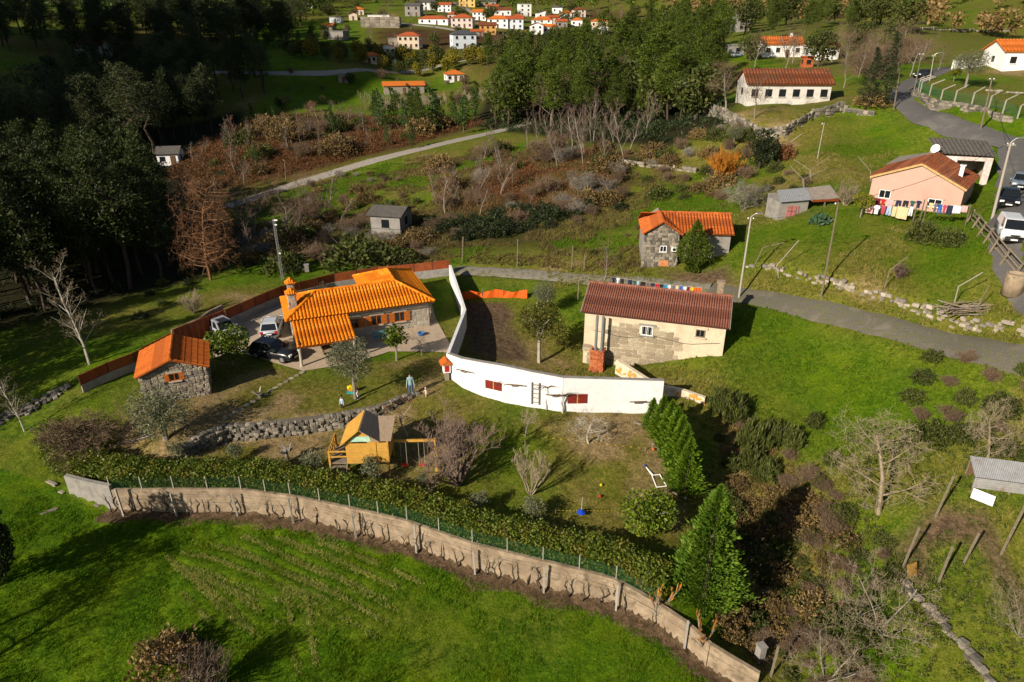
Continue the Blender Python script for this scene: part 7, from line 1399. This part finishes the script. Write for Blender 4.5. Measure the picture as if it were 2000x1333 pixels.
# ------------------------------------------------------------------ laundry
CL = {k: mat('cloth ' + k, c, .95, .12, 6) for k, c in dict(navy=(.02, .025, .06), black=(.018, .018, .022), blue=(.03, .12, .42), teal=(.03, .22, .38), white=(.66, .67, .70), grey=(.13, .14, .15), red=(.42, .02, .02), orange=(.55, .10, .012), yellow=(.62, .42, .02), maroon=(.14, .012, .03), pink=(.60, .36, .36), rose=(.40, .05, .10), cream=(.62, .48, .28), green=(.03, .09, .07), brown=(.16, .10, .075), jean=(.10, .16, .27), sky=(.32, .42, .58)).items()}
def cloth(shape, w, h, m, seed):
    r = random.Random(seed); outl = {'sheet': [(-.5, 0), (.5, 0), (.5, -1), (-.5, -1)], 'shirt': [(-.3, 0), (.3, 0), (.5, -.12), (.42, -.4), (.3, -.3), (.3, -1), (-.3, -1), (-.3, -.3), (-.42, -.4), (-.5, -.12)], 'trousers': [(-.4, 0), (.4, 0), (.45, -1), (.1, -1), (0, -.35), (-.1, -1), (-.45, -1)]}[shape]
    bm = bmesh.new(); bm.faces.new([bm.verts.new((x * w, 0, z * h)) for x, z in outl])
    for k in range(1, 6): bmesh.ops.bisect_plane(bm, geom=bm.verts[:] + bm.edges[:] + bm.faces[:], plane_co=(0, 0, -h * k / 6), plane_no=(0, 0, 1))
    for k in range(-3, 4): bmesh.ops.bisect_plane(bm, geom=bm.verts[:] + bm.edges[:] + bm.faces[:], plane_co=(k * w / 8, 0, 0), plane_no=(1, 0, 0))
    ph = r.uniform(0, 6)
    for v in bm.verts: v.co.y += .05 * math.sin(v.co.x / w * 9 + ph) * (.3 - v.co.z / h)
    bmesh.ops.solidify(bm, geom=bm.faces[:], thickness=.012)
    me = bpy.data.meshes.new('garment'); bm.to_mesh(me); bm.free(); me.materials.append(m); return me
WORDS = {'sheet': 'towel', 'shirt': 'shirt', 'trousers': 'trousers'}
def line_of(name, label, a, b, items, where, seed, group):
    a, b = Vector(a), Vector(b); d = (b - a); L = d.length; an = math.atan2(d.y, d.x); t = thing('washing_line', label, 'washing line', a, 0); m_ = MB(); m_.tube([(0, 0, 0), d * .5 - Vector((0, 0, .12)), d], .012, 4); m_.build('cord', M_ROPE, t)
    for q in (a, b): m_ = MB(); g0 = hz(q.x, q.y); m_.bar((q.x, q.y, g0 - .2), (q.x, q.y, q.z + .1), .08); m_.build('post', M_POLE, t, origin=a)
    tot = sum(w for _, w, _, _ in items) + .03 * len(items); k = 0; u = .15; sc = (L - .3) / tot; seen = {}
    for i, (sh_, w, h, c_) in enumerate(items):
        w2 = w * sc; key = (sh_, c_); seen[key] = seen.get(key, 0) + 1; p = a + d * ((u + w2 / 2) / L) - Vector((0, 0, .12 * 4 * (u / L) * (1 - u / L) + .005)); u += w2 + .03 * sc
        o = bpy.data.objects.new('garment', cloth(sh_, w2, h, CL[c_], seed + i)); link(o); o.location = p; o.rotation_euler = (0, 0, an)
        tag(o, '%s %s %s hanging %s' % (['', 'second', 'third', 'fourth'][min(3, seen[key] - 1)], c_, WORDS[sh_], where), 'laundry', group); o['label'] = o['label'].strip()
cF = Vector((math.cos(R(-17)), math.sin(R(-17)), 0)); cN = Vector((-cF.y, cF.x, 0)); la = fA + cF * 1.2 + cN * 8.9; lb = fA + cF * 10.4 + cN * 8.9
la.z = at_y(1176, 541, la.y).z; lb.z = at_y(1362, 563, lb.y).z
line_of('', 'long washing line behind the brown farmhouse roof', la, lb, [('shirt', .5, .75, 'navy'), ('shirt', .4, .7, 'white'), ('trousers', .5, .9, 'black'), ('sheet', .3, .1, 'grey'), ('trousers', .6, .95, 'navy'), ('shirt', .4, .8, 'green'), ('shirt', .35, .8, 'sky'), ('trousers', .7, .95, 'black'), ('shirt', .45, .9, 'brown'), ('shirt', .5, .9, 'navy'), ('shirt', .45, .95, 'red'), ('shirt', .45, .9, 'black'), ('sheet', .4, .9, 'teal'), ('shirt', .4, .85, 'white'), ('shirt', .4, .8, 'grey'), ('shirt', .4, .85, 'cream'), ('sheet', .4, .9, 'blue'), ('shirt', .4, .7, 'white'), ('shirt', .3, .8, 'maroon'), ('shirt', .4, .85, 'yellow'), ('sheet', .4, .9, 'orange'), ('sheet', .4, .9, 'orange')], 'behind the brown farmhouse roof', 700, 'laundry behind the farmhouse')
def pk(px, py, dy): q = at_y(px, py, dy); return q
line_of('', 'upper washing line under the pink house windows', pk(1699, 386, 72.0), pk(1806, 392, 68.0), [('sheet', .9, .75, 'maroon'), ('shirt', .5, .7, 'red'), ('sheet', .6, .7, 'pink'), ('sheet', .15, .1, 'grey'), ('trousers', .6, .8, 'navy'), ('trousers', .6, .8, 'black'), ('shirt', .5, .75, 'green'), ('shirt', .5, .75, 'navy')], 'on the upper line at the pink house', 740, 'laundry at the pink house')
line_of('', 'lower washing line on the grass before the pink house', pk(1690, 399, 71.0), pk(1790, 404, 67.4), [('sheet', .7, .9, 'pink'), ('shirt', .6, .9, 'white'), ('shirt', .5, .8, 'rose'), ('trousers', .5, .9, 'sky'), ('sheet', .4, 1.0, 'cream'), ('sheet', 1.0, 1.2, 'cream'), ('trousers', .4, .9, 'white')], 'on the lower line at the pink house', 760, 'laundry at the pink house')
line_of('', 'right washing line before the corner of the pink house', pk(1812, 396, 66.6), pk(1896, 402, 64.4), [('shirt', .5, .6, 'cream'), ('shirt', .4, .8, 'grey'), ('trousers', .5, .9, 'blue'), ('shirt', .4, .8, 'rose'), ('sheet', .6, .9, 'navy'), ('sheet', .8, .7, 'white'), ('sheet', .6, .6, 'pink')], 'on the right line at the pink house', 780, 'laundry at the pink house')

# ------------------------------------------------------------------ people
SKIN = mat('skin', (.50, .29, .20), .6, .05, 3); HAIR = mat('dark hair', (.018, .012, .009), .6, .2, 6)
def person(label, p, rz, h, top, low, arms=((.05, -.42), (.05, -.42)), stride=.0, shoe=M_WHITEP, toddler=False, lean=0.0, hood=None):
    t = thing('person', label, 'person', p, rz, None); s_ = h; hd = .19 if toddler else .135; hip = .40 if toddler else .50; shd = .70 if toddler else .80
    J = {'pel': (0, 0, hip), 'spi': (0, lean * .3, (hip + shd) / 2), 'che': (0, lean * .6, shd - .03), 'nek': (0, lean * .8, shd + .04), 'hd0': (0, lean, 1 - hd * .72), 'hd1': (0, lean, 1 - hd * .25)}
    Rd = {'pel': .085, 'spi': .082, 'che': .09, 'nek': .038, 'hd0': .06 if not toddler else .085, 'hd1': .058 if not toddler else .085}; Ed = [('pel', 'spi'), ('spi', 'che'), ('che', 'nek'), ('nek', 'hd0'), ('hd0', 'hd1')]
    for sg, nm in ((-1, 'l'), (1, 'r')):
        ax, az = arms[0 if sg < 0 else 1]
        J.update({nm + 'sh': (sg * .105, lean * .6, shd), nm + 'el': (sg * (.125 + ax * .4), lean * .5 - .01, shd + az * .45), nm + 'wr': (sg * (.12 + ax), lean * .4 - .05, shd + az * .85), nm + 'ha': (sg * (.12 + ax * 1.1), lean * .4 - .065, shd + az), nm + 'hi': (sg * .05, 0, hip - .03), nm + 'kn': (sg * .055, -stride * sg * .4 - .01, hip * .52), nm + 'an': (sg * .058, -stride * sg + .01, .045), nm + 'to': (sg * .065, -stride * sg - .08, .022)})
        Rd.update({nm + 'sh': .05, nm + 'el': .034, nm + 'wr': .026, nm + 'ha': .028, nm + 'hi': .07, nm + 'kn': .045, nm + 'an': .033, nm + 'to': .026}); Ed += [('che', nm + 'sh'), (nm + 'sh', nm + 'el'), (nm + 'el', nm + 'wr'), (nm + 'wr', nm + 'ha'), ('pel', nm + 'hi'), (nm + 'hi', nm + 'kn'), (nm + 'kn', nm + 'an'), (nm + 'an', nm + 'to')]
        for f in range(5): J[nm + 'f%d' % f] = (J[nm + 'ha'][0] + (f - 2) * .009, J[nm + 'ha'][1] - .012 * (f % 2), J[nm + 'ha'][2] - (.045 if f else .025)); Rd[nm + 'f%d' % f] = .006; Ed.append((nm + 'ha', nm + 'f%d' % f))
    ks = list(J); me = bpy.data.meshes.new('body'); me.from_pydata([Vector(J[k]) * s_ for k in ks], [(ks.index(a), ks.index(b)) for a, b in Ed], []); o = bpy.data.objects.new('body', me); link(o)
    md = o.modifiers.new('s', 'SKIN'); o.modifiers.new('d', 'SUBSURF').render_levels = 1; o.modifiers['d'].levels = 1
    sv = me.skin_vertices[0].data
    for i, k in enumerate(ks): sv[i].radius = (Rd[k] * s_ * (1.15 if k in ('pel', 'spi', 'che') else 1), Rd[k] * s_ * (.75 if k in ('spi', 'che') else 1)); sv[i].use_root = (k == 'pel')
    bpy.context.view_layer.update(); dg = bpy.context.evaluated_depsgraph_get(); nm_ = bpy.data.meshes.new_from_object(o.evaluated_get(dg)); bpy.data.objects.remove(o)
    for m in (SKIN, top, low, shoe): nm_.materials.append(m)
    for pg in nm_.polygons:
        c = pg.center / s_; hand = abs(c.x) > .09 and any((c - Vector(J[k + 'ha'])).length < .05 or c.z < J[k + 'ha'][2] + .012 and (c - Vector(J[k + 'f2'])).length < .06 for k in 'lr')
        pg.material_index = 0 if c.z > shd + .055 or hand else (3 if c.z < .055 else (1 if c.z > hip - .045 or abs(c.x) > .13 else 2)); pg.use_smooth = True
    b = bpy.data.objects.new('body', nm_); link(b, t); hc = Vector(J['hd1']) * s_; r_ = hd * s_
    m_ = MB(); prof = [(r_ * .50 * math.sin(a), r_ * .56 * -math.cos(a)) for a in np.linspace(.05, 3.09, 9)]; m_.lathe(prof, (hc.x, hc.y + .06 * r_, hc.z + r_ * .06), 12); m_.v = [v if v[1] > hc.y - r_ * .22 or v[2] > hc.z + r_ * .30 else (v[0], hc.y - r_ * .20, v[2]) for v in m_.v]; m_.build('hair', hood or HAIR, t, True)
    m_ = MB(); 
    for sg in (-1, 1): m_.box((hc.x + sg * r_ * .16, hc.y - r_ * .44, hc.z - r_ * .08), (r_ * .12, r_ * .05, r_ * .07))
    m_.build('eyes', M_DARK, t); m_ = MB(); m_.box((hc.x, hc.y - r_ * .50, hc.z - r_ * .2), (r_ * .12, r_ * .14, r_ * .16)); m_.build('nose', SKIN, t); m_ = MB(); m_.box((hc.x, hc.y - r_ * .43, hc.z - r_ * .36), (r_ * .22, r_ * .04, r_ * .05)); m_.build('mouth', mat('lips', (.35, .10, .09), .6) if 'lips' not in bpy.data.materials else bpy.data.materials['lips'], t)
    return t
pa = G(803, 769); person('grown person in pale blue jacket and jeans standing on the terrace wall end', pa, R(5), tall(pa, 797, 731) + .02, mat('pale teal jacket', (.24, .36, .37), .8), mat('blue jeans', (.06, .13, .30), .9))
pa = G(669, 797); person('small dark haired child in pale blue vest and dark trousers on the terrace edge', pa, R(-20), 1.12, mat('pale blue vest', (.40, .50, .66), .8), mat('dark trousers', (.025, .022, .03), .9), shoe=M_BLACK, toddler=True)
pa = G(700, 781); person('small child in white top and denim skirt beside the olive trunk', pa, R(60), .98, mat('white top', (.70, .68, .66), .8), mat('denim skirt', (.05, .12, .30), .9), ((.05, -.2), (.1, -.1)), toddler=True, shoe=SKIN)
pa = G(832, 775); person('toddler in cream overalls walking on the dry lawn', pa, R(-40), .84, mat('cream overall', (.60, .50, .40), .85), mat('cream trousers', (.58, .48, .38), .85), ((.12, -.25), (.08, -.3)), .06, toddler=True, hood=mat('cream hood', (.58, .47, .36), .9))
toy = thing('toy_windmill', 'yellow and orange toy with teal base beside the olive trunk', 'toy', G(686, 768)); m_ = MB(); m_.box((0, 0, .12), (.65, .4, .22)); m_.build('base', mat('teal plastic', (.03, .28, .30), .4), toy); m_ = MB()
for k in range(7): a = k * .9; m_.box((math.cos(a) * .18, 0, .48 + math.sin(a) * .16), (.2, .16, .2), a)
m_.build('petals', mat('yellow plastic', (.72, .55, .01), .4), toy)['kind'] = 'stuff'; m_ = MB(); m_.box((0, -.02, .30), (.3, .2, .16)); m_.build('middle', mat('orange plastic', (.7, .22, .01), .4), toy)

# ------------------------------------------------------------------ small things of the garden
def box_thing(name, label, cat, px, py, size, m, rz=0, dz=0): p = G(px, py); p.z += dz; m_ = MB(); m_.box((0, 0, size[2] / 2), size); return p
bn = G(743, 666); be = thing('bench', 'weathered blue garden bench against the house wall', 'bench', bn, R(21)); M_BLUE = mat('faded blue paint', (.10, .25, .30), .7)
for k in range(4): m_ = MB(); m_.box((.0, -.2 + k * .13, .45), (1.35, .10, .04)); m_.build('seat_slat', M_BLUE, be)
for k in range(3): m_ = MB(); m_.box((0, .26, .58 + k * .15), (1.35, .04, .11)); m_.build('back_slat', M_BLUE, be)
for x in (-.6, .6):
    for y in (-.2, .25): m_ = MB(); m_.bar((x, y, 0), (x, y, .45 if y < 0 else .98), .06); m_.build('leg', M_BLUE, be)
tb = G(645, 690); td = thing('garden_table', 'brown wooden table with benches in the shade of the porch', 'table', tb, R(25)); m_ = MB(); m_.box((0, 0, .72), (1.5, .8, .05)); m_.build('table_top', M_WOODB, td)
for x in (-.6, .6):
    for y in (-.3, .3): m_ = MB(); m_.bar((x, y, 0), (x, y, .7), .07); m_.build('leg', M_WOODB, td)
for y in (-.75, .75): m_ = MB(); m_.box((0, y, .42), (1.4, .28, .04)); m_.box((-.5, y, .2), (.06, .25, .4)); m_.box((.5, y, .2), (.06, .25, .4)); m_.build('bench_seat', M_WOODB, td)
pr_ = G(664, 684); pt2 = thing('parasol', 'pale green folded sun canopy under the porch edge', 'parasol', pr_, R(20)); m_ = MB(); m_.tube([(0, 0, 0), (0, 0, 2.0)], .03, 6); m_.build('pole', M_STEEL, pt2); m_ = MB(); m_.lathe([(.75, 1.62), (.38, 1.80), (.03, 1.92)], (0, 0, 0), 8); m_.build('canopy', mat('mint canvas', (.20, .48, .38), .8), pt2)
tub = G(823, 656); m_ = MB(); m_.lathe([(.26, 0), (.33, .32), (.33, .36), (.29, .34), (.24, .05)], (0, 0, 0), 14); o = m_.build('tub', mat('blue plastic tub', (.03, .13, .34), .45), None, True); o.location = tub; tag(o, 'round blue plastic tub at the corner of the house', 'tub')
for i, (x, y, nm, lab, m0) in enumerate(((508, 776, 'pruned_shrub', 'hard pruned pale shrub beside the stepping stones', B_PALE), (520, 834, 'pruned_shrub', 'hard pruned dark shrub on the lawn above terrace wall', B_DARK), (562, 902, 'pruned_tree', 'gnarled pollard stump with moss below the terrace wall', B_GREY))):
    p = G(x, y); t = thing(nm, lab, 'tree' if i == 2 else 'shrub', p); m_ = MB(); r = random.Random(i); h = (.3, .3, 1.3)[i]; m_.tube([(0, 0, -.1), (0, 0, h)], [.14, .12], 7); m_.build('trunk', m0, t); m_ = MB()
    for k in range(12): a = r.uniform(0, 6.28); z = h * r.uniform(.5, 1); e = Vector((math.cos(a) * .5, math.sin(a) * .5, z + r.uniform(.1, .5))); m_.tube([(0, 0, z), e * .6 + Vector((0, 0, z * .2)), e], [.07, .06, .035], 5)
    m_.build('crown', m0, t)
hp_ = on_ground(resample(GP((225, 872), (262, 862), (296, 852)), .8)); m_ = MB(); m_.tube([q - hp_[0] + Vector((0, 0, .06)) for q in hp_], .035, 6); m_.tube([q - hp_[0] + Vector((.1, .15, .06)) for q in hp_], .03, 6); o = m_.build('hose', mat('lilac hose', (.38, .34, .40), .6)); o.location = hp_[0]; tag(o, 'pale garden hose lying on the lawn left of the olive', 'hose')
gl = G(1290, 952); gs = thing('toy_goal', 'small white tube goal lying beside the cypress row', 'goal', gl, R(10)); m_ = MB()
for a, b in (((-.3, 0, .04), (.45, 0, .04)), ((.45, 0, .04), (.3, 1.0, .35)), ((-.3, 0, .04), (-.3, 1.0, .35)), ((-.3, 1.0, .35), (.3, 1.0, .35))): m_.tube([a, b], .035, 6)
m_.build('frame', M_WHITEP, gs); m_ = MB(); m_.tube([(-.3, 1.0, .35), (-.45, 1.9, .5)], .035, 6); m_.tube([(-.2, 1.0, .35), (-.45, 1.9, .5)], .035, 6); m_.build('stay', M_WHITEP, gs); m_ = MB(); m_.tube([(-.45, 1.85, .48), (-.47, 2.05, .55)], .06, 6); m_.build('cap', mat('blue cap', (.02, .04, .35), .5), gs)
bs = G(1135, 1008); b_ = thing('disc_swing', 'blue disc toy on a thin pale pole behind the hedge', 'toy', bs); m_ = MB(); m_.tube([(0, 0, 0), (.02, 0, 1.55)], .02, 5); m_.build('pole', M_ROPE, b_); m_ = MB(); m_.lathe([(.05, .52), (.30, .34), (.31, .30), (.06, .32)], (0, 0, 0), 12); m_.build('disc', mat('bright blue plastic', (.01, .06, .5), .4), b_)
for i, (x, y, c_, lab) in enumerate(((836, 944, 'red', 'small red toy lantern in the grass beside the swing leg'), (918, 905, 'orange', 'orange ball caught low in the fig tree'), (886, 845, 'red', 'red bauble in the mauve thicket'), (1276, 880, 'orange', 'orange ball at the foot of the cypress row'), (1174, 950, 'yellow', 'yellow ball on the dry lawn'), (1172, 972, 'red', 'red ball on the dry lawn'))):
    p = G(x, y); m_ = MB(); m_.lathe([(.11 * math.sin(a), .11 - .11 * math.cos(a)) for a in np.linspace(.05, 3.09, 8)], (0, 0, 0), 12); o = m_.build('ball', CL[c_], None, True); o.location = p; tag(o, lab, 'ball')
for i, (q0, q1, lab) in enumerate((((960, 848), (1260, 882), 'yellow marker tape stretched across the lawn below the white wall'), ((1085, 1003), (1220, 1004), 'short yellow tape on the grass behind the hedge'))):
    a, b = G(*q0) + Vector((0, 0, .25)), G(*q1) + Vector((0, 0, .25)); n = 40; t = thing('marker_tape', lab, 'tape', a); m_ = MB()
    for k in range(0, n, 2): m_.bar((b - a) * (k / n), (b - a) * ((k + .7) / n), .008, .03)
    m_.build('tape', CL['yellow'], t)['kind'] = 'stuff'
    m_ = MB(); m_.bar((0, 0, -.4), (0, 0, .15), .05); m_.bar(b - a - Vector((0, 0, .4)), b - a + Vector((0, 0, .15)), .05); m_.build('stake', M_WOODG, t)['kind'] = 'stuff'
for i, (q0, q1) in enumerate((((1238, 830), (1276, 842)), ((1274, 872), (1320, 905)), ((1302, 962), (1340, 980)))):
    a, b = G(*q0), G(*q1); t = thing('timber_edging', ['upper', 'middle', 'lower'][i] + ' grey timber beam along the cypress row', 'beam', a); m_ = MB(); m_.bar(Vector((0, 0, .25)), b - a + Vector((0, 0, .25)), .13); m_.bar((0, 0, -.2), (0, 0, .35), .12); m_.build('log', M_WOODG, t)
# right plot: zinc shed, posts, boards
zs = G(1893, 965); zd = thing('zinc_shed', 'low shed of rusty corrugated zinc sheets at right edge', 'shed', zs, R(-14)); m_ = MB(); corr_sheet(m_, (0, 0, 1.35), (4.6, 0, 1.35), (4.6, 1.5, 2.0), (0, 1.5, 2.0), .11, .02); m_.build('roof', M_ZINC, zd); M_RS = mat('rusty zinc', (.34, .34, .34), .6, .2, 2, stain=(.22, .07, .02), stain_s=.9, metal=.2)
for k in range(9): m_ = MB(); m_.box((2.3, -.03, 1.28 - k * .085), (4.6, .05 + .03 * (k % 2), .075)); m_.build('wall_rib', M_RS, zd)
for x in (.1, 2.2, 4.4):
    for y in (.05, 1.45): m_ = MB(); m_.bar((x, y, -.3), (x, y, 1.3 if y < 1 else 1.95), .09); m_.build('post', M_WOODG, zd)
m_ = MB(); m_.box((2.3, 1.4, .9), (4.4, .06, 1.8)); m_.build('back', M_WOODB, zd)
wbd = G(1915, 985); o = MB().box((0, 0, 0), (1.25, .75, .05)).build('board', M_WHITEP); o.location = wbd + Vector((0, 0, .55)); o.rotation_euler = (R(30), R(5), R(-38)); tag(o, 'white board leaning before the zinc shed', 'board')
for i, (x, y, xt, yt) in enumerate(((1826, 1010, 1848, 930), (1762, 1110, 1776, 1030), (1832, 1140, 1838, 1068), (1880, 1102, 1898, 1042), (1955, 1082, 1990, 980), (1505, 1322, 1508, 1262))):
    p = G(x, y); h = tall(p, xt, yt); t = thing('plot_post', 'weathered leaning post of the right plots, %s' % ['beside the zinc shed', 'beside the ochre panel', 'right of the ochre panel', 'below the zinc shed', 'at the shed corner', 'at the end of the concrete wall'][i], 'post', p, 0, 'posts of the right plots'); m_ = MB(); m_.bar((0, 0, -.3), (min(.35, (xt - x) / ppm(p) * .6), 0, h), .10); m_.build('shaft', M_WOODG, t)
op = G(1782, 1128); o = MB().box((0, 0, .45), (.75, .05, .95)).build('panel_board', mat('ochre panel', (.36, .20, .045), .8)); o.location = op; o.rotation_euler = (R(-18), 0, R(20)); tag(o, 'ochre wooden panel leaning on the plot post', 'board')
sp2 = G(1482, 1290); t = thing('gate_pillar', 'square grey concrete gate pillar in the gully', 'pillar', sp2, R(20)); m_ = MB(); m_.box((0, 0, .5), (.42, .42, 1.3)); m_.build('shaft', M_CONCG, t); m_ = MB(); m_.box((0, 0, 1.18), (.5, .5, .08)); m_.build('cap', M_CONCG, t)
cy = G(1976, 572); m_ = MB(); m_.lathe([(.75, -.2), (.75, 1.55), (.72, 1.6), (.66, 1.6), (.66, 1.45)], (0, 0, 0), 20); o = m_.build('concrete_ring', M_CONC, None, True); o.location = cy; tag(o, 'round concrete well ring below the log fence', 'well ring')
wp = G(1890, 612); wd = thing('wood_pile', 'pile of cut branches and poles above the lane', 'wood pile', wp); r = random.Random(3)
for k in range(70): m_ = MB(); a = r.uniform(-.5, .5); c0 = Vector((r.uniform(-1.5, 1.5), r.uniform(-.7, .7), r.uniform(.05, .7))); d = Vector((math.cos(a), math.sin(a), r.uniform(-.2, .2))) * r.uniform(.5, 1.2); m_.tube([c0 - d, c0 + d], [.05, .035], 5); m_.build('branch', (M_WOODG, B_TAN, B_GREY)[k % 3], wd)
# old vine props
def prop(i, x, y, xm, ym, xe, ye, lab):
    p = G(x, y); t = thing('vine_prop', lab, 'post', p, 0, 'bent vine props'); a = at_y(xm, ym, p.y) - p; b = at_y(xe, ye, p.y - .3) - p; m_ = MB(); m_.bar((0, 0, -.2), a, .06); m_.bar(a, b, .05); m_.build('shaft', M_CPOLE if i % 2 else M_WOODG, t)
for i, q in enumerate(((1475, 514, 1490, 484, 1532, 474, 'bent vine prop at the left end of the meadow above the lane'), (1522, 582 - 40, 1478 + 38, 520, 1560, 470, 'leaning prop near the lane pole'), (1725, 570, 1738, 528, 1772, 502, 'bent prop carrying a dark twig bundle'), (1862, 600, 1872, 560, 1920, 532, 'long bent prop left of the wood pile'), (1900, 612, 1915, 590, 1932, 558, 'prop standing in the wood pile'), (1585, 355, 1582, 332, 1550, 312, 'forked prop above the tool shed, left arm'), (1580, 352, 1582, 332, 1622, 306, 'forked prop above the tool shed, right arm'), (1570, 375, 1568, 350, 1543, 324, 'second forked prop, left arm'), (1572, 375, 1570, 350, 1612, 330, 'second forked prop, right arm'), (1545, 288, 1543, 278, 1566, 262, 'small bent prop below the school wall'), (1534, 262, 1536, 254, 1552, 244, 'prop leaning on the school wall'), (1702, 355, 1700, 335, 1676, 306, 'tall prop left of the pink house roof'))): prop(i, *q)
o = plant_px('mauvetwig', 1752, 545, 505, 'dark twig bundle hanging on the bent prop', None, 1.0, name='twig_bundle')
for i, (x, y, yt) in enumerate(((902, 513, 462), (1010, 520, 468), (1116, 528, 480), (1140, 530, 498), (1128, 588, 545))): 
    p = G(x, y); t = thing('meadow_post', '%s thin wooden post along the track behind the white wall' % ['first', 'second', 'third', 'fourth', 'fifth'][i], 'post', p, 0, 'posts along the track'); m_ = MB(); m_.bar((0, 0, -.2), (.25 if i == 0 else .05, 0, tall(p, x, yt)), .09); m_.build('shaft', M_WOODG, t)
bhv = [(588, 525), (592, 532)]
for i, (x, y) in enumerate(((585, 530), (600, 532))): p = G(x, y); t = thing('beehive', 'pale stacked beehive behind the fence, %s' % ('closer to the mast' if i == 0 else 'farther from the mast'), 'beehive', p, R(15), 'beehives'); m_ = MB(); [m_.box((0, 0, .25 + k * .28), (.5, .5, .26)) for k in range(3)]; m_.build('body', M_CONCG, t); m_ = MB(); m_.box((0, 0, 1.0), (.6, .6, .06)); m_.build('lid', M_ZINC, t)
# vineyard stakes in the valley
gv = GP((700, 190), (850, 172), (1000, 175), (960, 200), (760, 215)); r = random.Random(5); VS = MB().bar((0, 0, 0), (0, 0, 2.2), .16).mesh('stake', M_WOODG); cnt = 0
for i in range(14):
    for j in range(22):
        a = Vector(gv[4]).lerp(gv[0], i / 13); b = Vector(gv[3]).lerp(gv[2], i / 13); p = a.lerp(b, j / 21)
        if inside(np.array([p.x]), np.array([p.y]), gv)[0] and cnt < 290: o = bpy.data.objects.new('vineyard_stake', VS); link(o); o.location = (p.x, p.y, hz(p.x, p.y)); tag(o, 'pale stake of the far vineyard above the young pines', 'stake', 'vineyard stakes'); cnt += 1
# mound with stones in the field
mo = G(345, 1262); r = random.Random(6); md_ = thing('earth_mound', 'earth mound with stones and roots in the hay field', 'mound', mo); rgm = np.random.default_rng(3); n = 24; v = []; f = []
for i in range(n):
    for j in range(n): x, y = (i / (n - 1) - .5) * 3.4, (j / (n - 1) - .5) * 2.2; d = math.exp(-(x / 1.1) ** 2 - (y / .7) ** 2); v.append((x, y, d * .8 + (rgm.random() - .5) * .18 * d - .08))
f = [[i * n + j, (i + 1) * n + j, (i + 1) * n + j + 1, i * n + j + 1] for i in range(n - 1) for j in range(n - 1)]; m_ = MB(); m_.v = v; m_.f = f; m_.m = [0] * len(f); m_.build('soil', mat('mound soil', (.095, .05, .028), .95, .5, 6, bump=.6), md_)
for k in range(9): o = bpy.data.objects.new('stone', ST_G[k]); link(o, md_); o.location = (r.uniform(-1, 1.3), r.uniform(-1.3, -.4), .05); s_ = r.uniform(.15, .35); o.scale = (s_, s_, s_ * .7); o.rotation_euler = (0, 0, r.uniform(0, 3))
# loose stones beside the concrete wall end
for i, (x, y) in enumerate(((100, 944), (96, 1000), (120, 962), (190, 988))): p = G(x, y); o = bpy.data.objects.new('stone_slab', ST_G[i]); link(o); o.location = p; o.scale = (1.1 if i < 2 else .5, .3, .2); o.rotation_euler = (0, 0, .7 if i == 1 else -.4); tag(o, 'pale stone slab lying in the grass, %s' % ['near the hedge corner', 'long one nearest the field', 'small one by the wall end', 'at the foot of the wall end'][i], 'stone')
for i, (x, y) in enumerate(((560, 1320), (700, 1420))): pass
FARMFOOT = GP((1134, 700), (1425, 690), (1440, 580), (1145, 555)) if 'FARMFOOT' not in globals() else FARMFOOT
grow()
